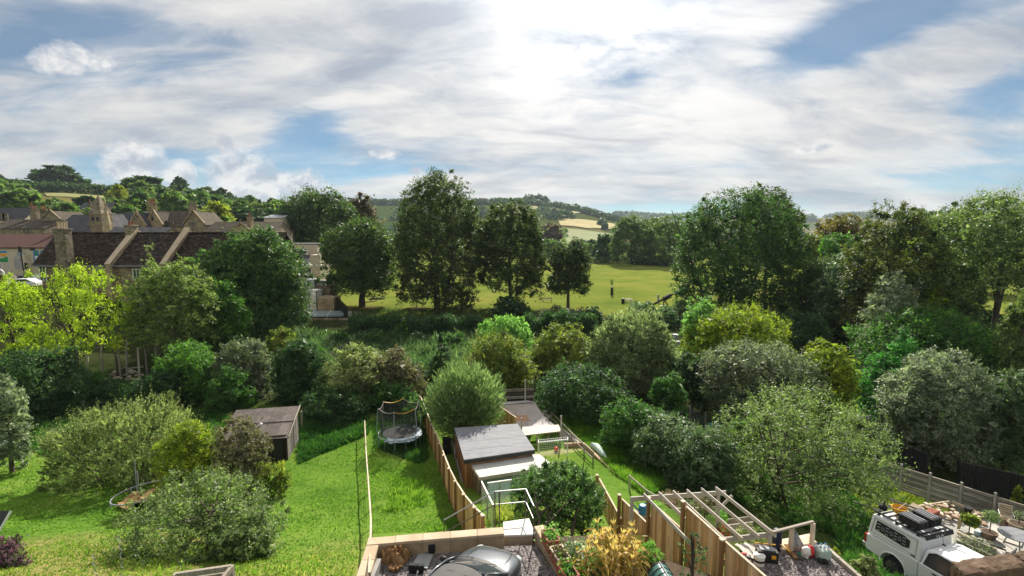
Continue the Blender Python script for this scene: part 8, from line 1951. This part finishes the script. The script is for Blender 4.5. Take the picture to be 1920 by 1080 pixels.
# named trees on the skyline
far_tree(122, 395, 17, 27, 1, 'large dark oak standing on the skyline of the left hill', k=0)
far_tree(97, 400, 14, 18, 1, 'rounded crown left of the large skyline oak', k=1)
far_tree(152, 398, 11, 18, 1, 'lower dark crown right of the large skyline oak', k=3)
far_tree(346, 420, 15, 13, 1, 'lone dark tree on the skyline right of the bare dead one', k=2)
far_tree(397, 430, 11, 12, 1, 'small round dark tree on the skyline above the school', k=3)
far_tree(275, 300, 15, 26, 1, 'broad dark tree above the school chimneys', k=4)
far_tree(380, 240, 12, 17, 1, 'dark round tree right of the school chimneys', k=1)
far_tree(470, 215, 12, 26, 1, 'wide dark tree above the low terrace roofs', k=0)
far_tree(232, 205, 12, 9, 2, 'yellow tree behind the pointed spire', k=2)
far_tree(413, 170, 12, 10, 2, 'yellow autumn tree right of the school chimneys', k=1)
far_tree(388, 160, 10, 7, 2, 'pale yellow feathery tree beside the school gable', k=3)
far_tree(12, 420, 12, 9, 1, 'dark narrow tree at the left end of the skyline', k=1)
x, y, z = hp(310, 415); bare_tree('dead_tree', 'bare dead tree on the hill skyline', (x, y, z), 13, 8, 'bark', 4, spread=.6, r0=.5)
x, y, z = hp(182, 400); bare_tree('dead_tree', 'leafless brown tree on the skyline right of the large oak', (x, y, z - 2), 8, 12, 'bark', 5, spread=.9, r0=.3)
rg = random.Random(77)
hill_lab = 'green tree in the woods on the left hillside'
for i in range(170):
    px = rg.uniform(-60, 560); u = rg.random(); D = 185 + 215 * u
    if 70 < px < 265 and D > 212: continue
    if 40 < px < 95 and D > 310 and rg.random() < .5: continue
    if px < 60 and D > 370: continue
    far_tree(px, D, rg.uniform(8, 13) * (.7 if D > 330 or 80 < px < 265 else 1), rg.uniform(8, 12.5), 0 if rg.random() < .74 else 1, hill_lab, 'trees in the woods on the left hillside')
for i in range(30):
    px = 250 + 290 * rg.random(); far_tree(px, rg.uniform(400, 430), rg.uniform(6, 9.5), rg.uniform(9, 15), 0 if rg.random() < .5 else 1, 'tree along the wooded crest of the left hill', 'trees along the crest of the left hill')
for i in range(24):
    px = 100 + 330 * rg.random(); far_tree(px, rg.uniform(140, 180), rg.uniform(5, 9), rg.uniform(7, 11), 0 if rg.random() < .8 else 1, 'garden tree among the stone houses on the slope', 'garden trees among the stone houses')
hedge('hedge', 'dark field hedge running across the upper left hill', [Vector((*hp(-40, 372)[:2], 0)), Vector((*hp(60, 375)[:2], 0))], 5, 5, LM['hill_dark'], 1500, 1.9, seed=11)
hedge('hedge', 'dark field hedge below the golden field on the left hill', [Vector((*hp(70, 352)[:2], 0)), Vector((*hp(150, 345)[:2], 0)), Vector((*hp(240, 352)[:2], 0))], 5, 5, LM['hill_dark'], 2500, 1.9, seed=12)
# golden stubble field near the crest
fld = [(150, 402), (205, 398), (250, 402), (250, 372), (200, 366), (160, 372)]
def field_patch(name, pts, mat, up=.5):
    q = [hp(*p) for p in pts]; bm = bmesh.new(); c = (sum(v[0] for v in q) / len(q), sum(v[1] for v in q) / len(q)); n = 8; rows = []
    vs = []; fs = []
    N_ = len(q)
    for r_ in range(n + 1):
        for (x, y, z) in q:
            xx, yy = c[0] + (x - c[0]) * r_ / n, c[1] + (y - c[1]) * r_ / n; vs.append((xx, yy, gz(xx, yy) + up))
    for r_ in range(n):
        for i in range(N_): fs.append((r_ * N_ + i, r_ * N_ + (i + 1) % N_, (r_ + 1) * N_ + (i + 1) % N_, (r_ + 1) * N_ + i))
    o = MB().add(vs, fs).build(name, mat); o['kind'] = 'structure'; bm.free()
def dens_pts(pts, k=4):
    out = []
    for i in range(len(pts)):
        a, b = pts[i], pts[(i + 1) % len(pts)]
        for j in range(k): out.append((a[0] + (b[0] - a[0]) * j / k, a[1] + (b[1] - a[1]) * j / k))
    return out
M['stubble'] = mk('stubble', [(.24, .20, .055), (.32, .26, .08), (.38, .31, .12)], .05, 6, .95, .1)
M['meadow'] = mk('meadow', [(.16, .17, .04), (.21, .205, .055), (.27, .24, .08)], .04, 6, .95, .1)
M['meadow_green'] = mk('meadow_green', [(.11, .15, .035), (.15, .18, .045), (.20, .20, .06)], .04, 6, .95, .1)
field_patch('field', dens_pts(fld), M['stubble'])
field_patch('field', dens_pts([(95, 330), (240, 330), (245, 300), (100, 300)]), M['meadow'])
# far hill woods: one mass
def wood(name, pts, h, w_, mat, leaves, L, seed):
    rng = np.random.default_rng(seed); n = len(pts); X = np.array([p[0] for p in pts]); Y = np.array([p[1] for p in pts]); Z = G(X, Y); hs = h * rng.uniform(.7, 1.25, n)
    idx = np.repeat(np.arange(n), leaves); m = len(idx); d = rdir(m, rng); d[:, 2] = np.abs(d[:, 2]) * 1.4 - .65
    r = np.stack([w_ * .5 * np.ones(m), w_ * .5 * np.ones(m), hs[idx] * .55], -1)
    C = np.stack([X[idx], Y[idx], Z[idx] + hs[idx] * .36], -1) + d * r * rng.uniform(.8, 1.08, m)[:, None]
    a = rdir(m, rng); nn = unit(d + rng.normal(size=(m, 3)) * .45 + np.array([0, 0, .4])); b = unit(np.cross(nn, a)); s = rng.uniform(.7, 1.3, m)[:, None]
    ct = rng.uniform(size=n)
    me = leaf_mesh(name, C, a * L / 2 * s, b * L * .36 * s, .6 * ct[idx] + .4 * rng.uniform(size=m), mat); o = bpy.data.objects.new(name, me); COL.objects.link(o); o['kind'] = 'stuff'
    LEAF_TOTAL[0] += m
def band(n, pxa, pxb, Da, Db, seed, f=None):
    rg = random.Random(seed); out = []
    while len(out) < n:
        px, D = rg.uniform(pxa, pxb), rg.uniform(Da, Db)
        if f and not f(px, D): continue
        out.append(((px - 960) / 960 * D, D))
    return out
wood('woodland', band(150, 560, 760, 620, 900, 9), 11, 14, LM['wood'], 50, 4, 9)
wood('woodland', band(200, 690, 1000, 1130, 1230, 1), 17, 19, LM['wood'], 60, 5.5, 1)
wood('woodland', band(170, 985, 1168, 1090, 1220, 2, lambda px, D: True), 15, 17, LM['wood'], 60, 5.5, 2)
wood('woodland', band(60, 985, 1025, 1180, 1240, 3), 26, 20, LM['wood'], 60, 5.5, 3)
wood('woodland', band(130, 690, 1130, 900, 1010, 4, lambda px, D: math.sin(px * .05) > -.3), 13, 15, LM['wood'], 50, 5, 4)
wood('woodland', band(90, 960, 1100, 560, 760, 5, lambda px, D: px < 1060), 9, 12, LM['hill'], 60, 3.2, 5)
wood('woodland', band(120, 1090, 1300, 560, 640, 6, lambda px, D: abs(D - 600 + (px - 1150) * .3) < 16), 6, 9, LM['hill_dark'], 50, 2.8, 6)
wood('far_woodland', band(520, 1150, 1990, 2550, 3050, 7, lambda px, D: D > 2850 or math.sin(px * .03 + D * .01) > .2), 24, 42, LM['wood'], 30, 15, 7)
wood('far_woodland', band(160, 1150, 1990, 1500, 2000, 8, lambda px, D: math.sin(px * .06 + D * .02) > .3), 14, 26, LM['wood'], 30, 10, 8)
# sunlit fields on the hill ahead
field_patch('field', dens_pts([(1045, 905), (1150, 1010), (1158, 900), (1100, 830), (1050, 830)]), M['stubble'], 1.5)
field_patch('field', dens_pts([(1050, 800), (1160, 800), (1150, 620), (1040, 620)]), M['meadow_green'], 1.0)
field_patch('field', dens_pts([(960, 1090), (1090, 1090), (1075, 1020), (965, 1020)]), M['meadow'], 1.5)
for k, (px, D, h, wd, kd, lab) in enumerate(((1133, 860, 12, 13, 1, 'single round tree on the golden field of the far hill'), (1028, 520, 15, 18, 0, 'tree on the left of the far reddish tree'), (1110, 330, 10, 9, 1, 'dark pointed tree beyond the park field'), (1075, 340, 9, 11, 0, 'light green tree beyond the park field, left of the dark pointed one'), (1035, 300, 11, 12, 0, 'green bush seen between the tapering tree and the small park tree'), (1095, 300, 9, 10, 0, 'low tree behind the small park tree'), (1150, 330, 8, 12, 0, 'bush at the far end of the field hedge'))):
    far_tree(px, D, h, wd, kd, lab, k=k % 5, name='distant_tree')
T_('copper_beech', 'tree', 'round', 1035, 22, 415, 452, 430, LM['copper'], 'distant reddish brown tree beyond the field', nl=8)
fh = thing('farm_buildings', 'low grey farm roofs glimpsed beyond the tapering tree', 'barn', (*hp(1022, 300)[:2], hp(1022, 300)[2]))
x, y, z = hp(1020, 300); gable_walls(fh, x - 7, x + 5, y, y + 8, z - 1, z + 3, z + 5, 'stone_old'); gable_roof(fh, x - 7.2, x + 5.2, y, y + 8, z + 3, z + 5, 'brown_roof')

# ------------------------------------------------------------------ grass and weeds
def poly_hit(pts): return [tuple(hit(*p)[:2]) for p in pts]
lawnL = [(-28, 13), (-4.55, 13), tuple(hit(688, 990)[:2]), tuple(hit(684, 790)[:2]), tuple(hit(560, 790)[:2]), tuple(hit(470, 850)[:2]), tuple(hit(100, 880)[:2]), tuple(hit(0, 820)[:2]), (-36, 30)]
ground_cover('grass', lawnL, 60000, .11, .05, LM['grass'], 1, lean=.8)
ground_cover('grass', [(-22, 13), (-4.8, 13), (-5.2, 18), (-9, 18.5), (-22, 20)], 16000, .09, .04, LM['grass_dry'], 2, lean=.9)
lawnM = [tuple(hit(698, 1000)[:2]), tuple(hit(690, 795)[:2]), tuple(hit(795, 780)[:2]), tuple(hit(820, 850)[:2]), tuple(hit(850, 930)[:2]), tuple(hit(905, 995)[:2])]
ground_cover('grass', lawnM, 14000, .12, .05, LM['grass'], 3, patch=1.3, lean=.8)
ground_cover('long_grass', [tuple(hit(725, 960)[:2]), tuple(hit(735, 900)[:2]), tuple(hit(790, 900)[:2]), tuple(hit(800, 950)[:2])], 2200, .26, .05, LM['grass'], 4, lean=.6)
ground_cover('long_grass', [tuple(hit(1060, 790)[:2]), tuple(hit(1130, 780)[:2]), tuple(hit(1260, 900)[:2]), tuple(hit(1215, 935)[:2]), tuple(hit(1110, 850)[:2])], 24000, .28, .05, LM['grass'], 5)
ground_cover('weeds', [tuple(hit(560, 780)[:2]), tuple(hit(690, 780)[:2]), tuple(hit(690, 815)[:2]), tuple(hit(560, 870)[:2])], 16000, .30, .09, LM['nettle'], 6, lean=.8)
ground_cover('weeds', [tuple(hit(700, 790)[:2]), tuple(hit(790, 775)[:2]), tuple(hit(805, 860)[:2]), tuple(hit(785, 870)[:2]), tuple(hit(700, 840)[:2])], 7000, .26, .09, LM['nettle'], 7, lean=.8)
ground_cover('undergrowth', [tuple(hit(1440, 920)[:2]), tuple(hit(1600, 930)[:2]), tuple(hit(1640, 1000)[:2]), tuple(hit(1660, 1100)[:2]), (9.8, 12), tuple(hit(1570, 1000)[:2]), tuple(hit(1470, 985)[:2])], 26000, .34, .13, LM['nettle'], 8, lean=.9)
ground_cover('weeds', [tuple(hit(1590, 915)[:2]), tuple(hit(1720, 905)[:2]), tuple(hit(1800, 950)[:2]), tuple(hit(1720, 985)[:2]), tuple(hit(1640, 975)[:2])], 12000, .42, .05, LM['grass_dry'], 9, lean=.5)
ground_cover('weeds', [tuple(hit(1730, 950)[:2]), tuple(hit(1790, 940)[:2]), tuple(hit(1840, 985)[:2]), tuple(hit(1770, 1000)[:2])], 4500, .32, .06, LM['grass_dry'], 10, lean=.6)
ground_cover('undergrowth', [tuple(hit(0, 790)[:2]), tuple(hit(120, 770)[:2]), tuple(hit(430, 770)[:2]), tuple(hit(430, 830)[:2]), tuple(hit(100, 860)[:2]), tuple(hit(0, 830)[:2])], 20000, .4, .12, LM['nettle'], 11, lean=.9)
ground_cover('weeds', [tuple(hit(500, 690)[:2]), tuple(hit(590, 700)[:2]), tuple(hit(900, 700)[:2]), tuple(hit(1000, 640)[:2]), tuple(hit(990, 622)[:2]), tuple(hit(660, 630)[:2]), tuple(hit(600, 622)[:2]), tuple(hit(500, 622)[:2])], 30000, .75, .30, LM['bramble'], 12, lean=.9)
ground_cover('long_grass', [tuple(hit(660, 606)[:2]), tuple(hit(900, 604)[:2]), tuple(hit(1100, 606)[:2]), tuple(hit(1110, 592)[:2]), tuple(hit(900, 580)[:2]), tuple(hit(660, 580)[:2])], 16000, .5, .16, LM['olive'], 13, lean=.6)
ground_cover('dry_weeds', [tuple(hit(915, 985)[:2]), tuple(hit(985, 968)[:2]), tuple(hit(985, 915)[:2]), tuple(hit(925, 910)[:2])], 3500, .3, .045, LM['grass_dry'], 15, lean=.6)
ground_cover('weeds', [tuple(hit(1660, 1010)[:2]), tuple(hit(1575, 990)[:2]), tuple(hit(1600, 1060)[:2]), (11.6, 12.5), (14, 12.5), (14.2, 18.5)], 9000, .22, .09, LM['nettle'], 16, lean=.8)
ground_cover('undergrowth', [tuple(hit(1270, 850)[:2]), tuple(hit(1420, 840)[:2]), tuple(hit(1690, 880)[:2]), tuple(hit(1650, 950)[:2]), tuple(hit(1440, 955)[:2]), tuple(hit(1300, 925)[:2])], 20000, .36, .14, LM['nettle'], 14, lean=.9)
print('leaves', LEAF_TOTAL[0])

# ------------------------------------------------------------------ haze
hz = MB().box((0, 0, 70), (18400, 18400, 162)).build('haze', None); hz['kind'] = 'stuff'
hm = bpy.data.materials.new('haze'); hm.use_nodes = True; N = NT(hm.node_tree); N.n.clear(); o = N.new('ShaderNodeOutputMaterial'); v = N.new('ShaderNodeVolumePrincipled')
v.inputs['Color'].default_value = (.74, .85, 1.0, 1); v.inputs['Density'].default_value = .00010; v.inputs['Anisotropy'].default_value = 0.0; N.l.new(v.outputs[0], o.inputs[1]); hz.data.materials.append(hm)
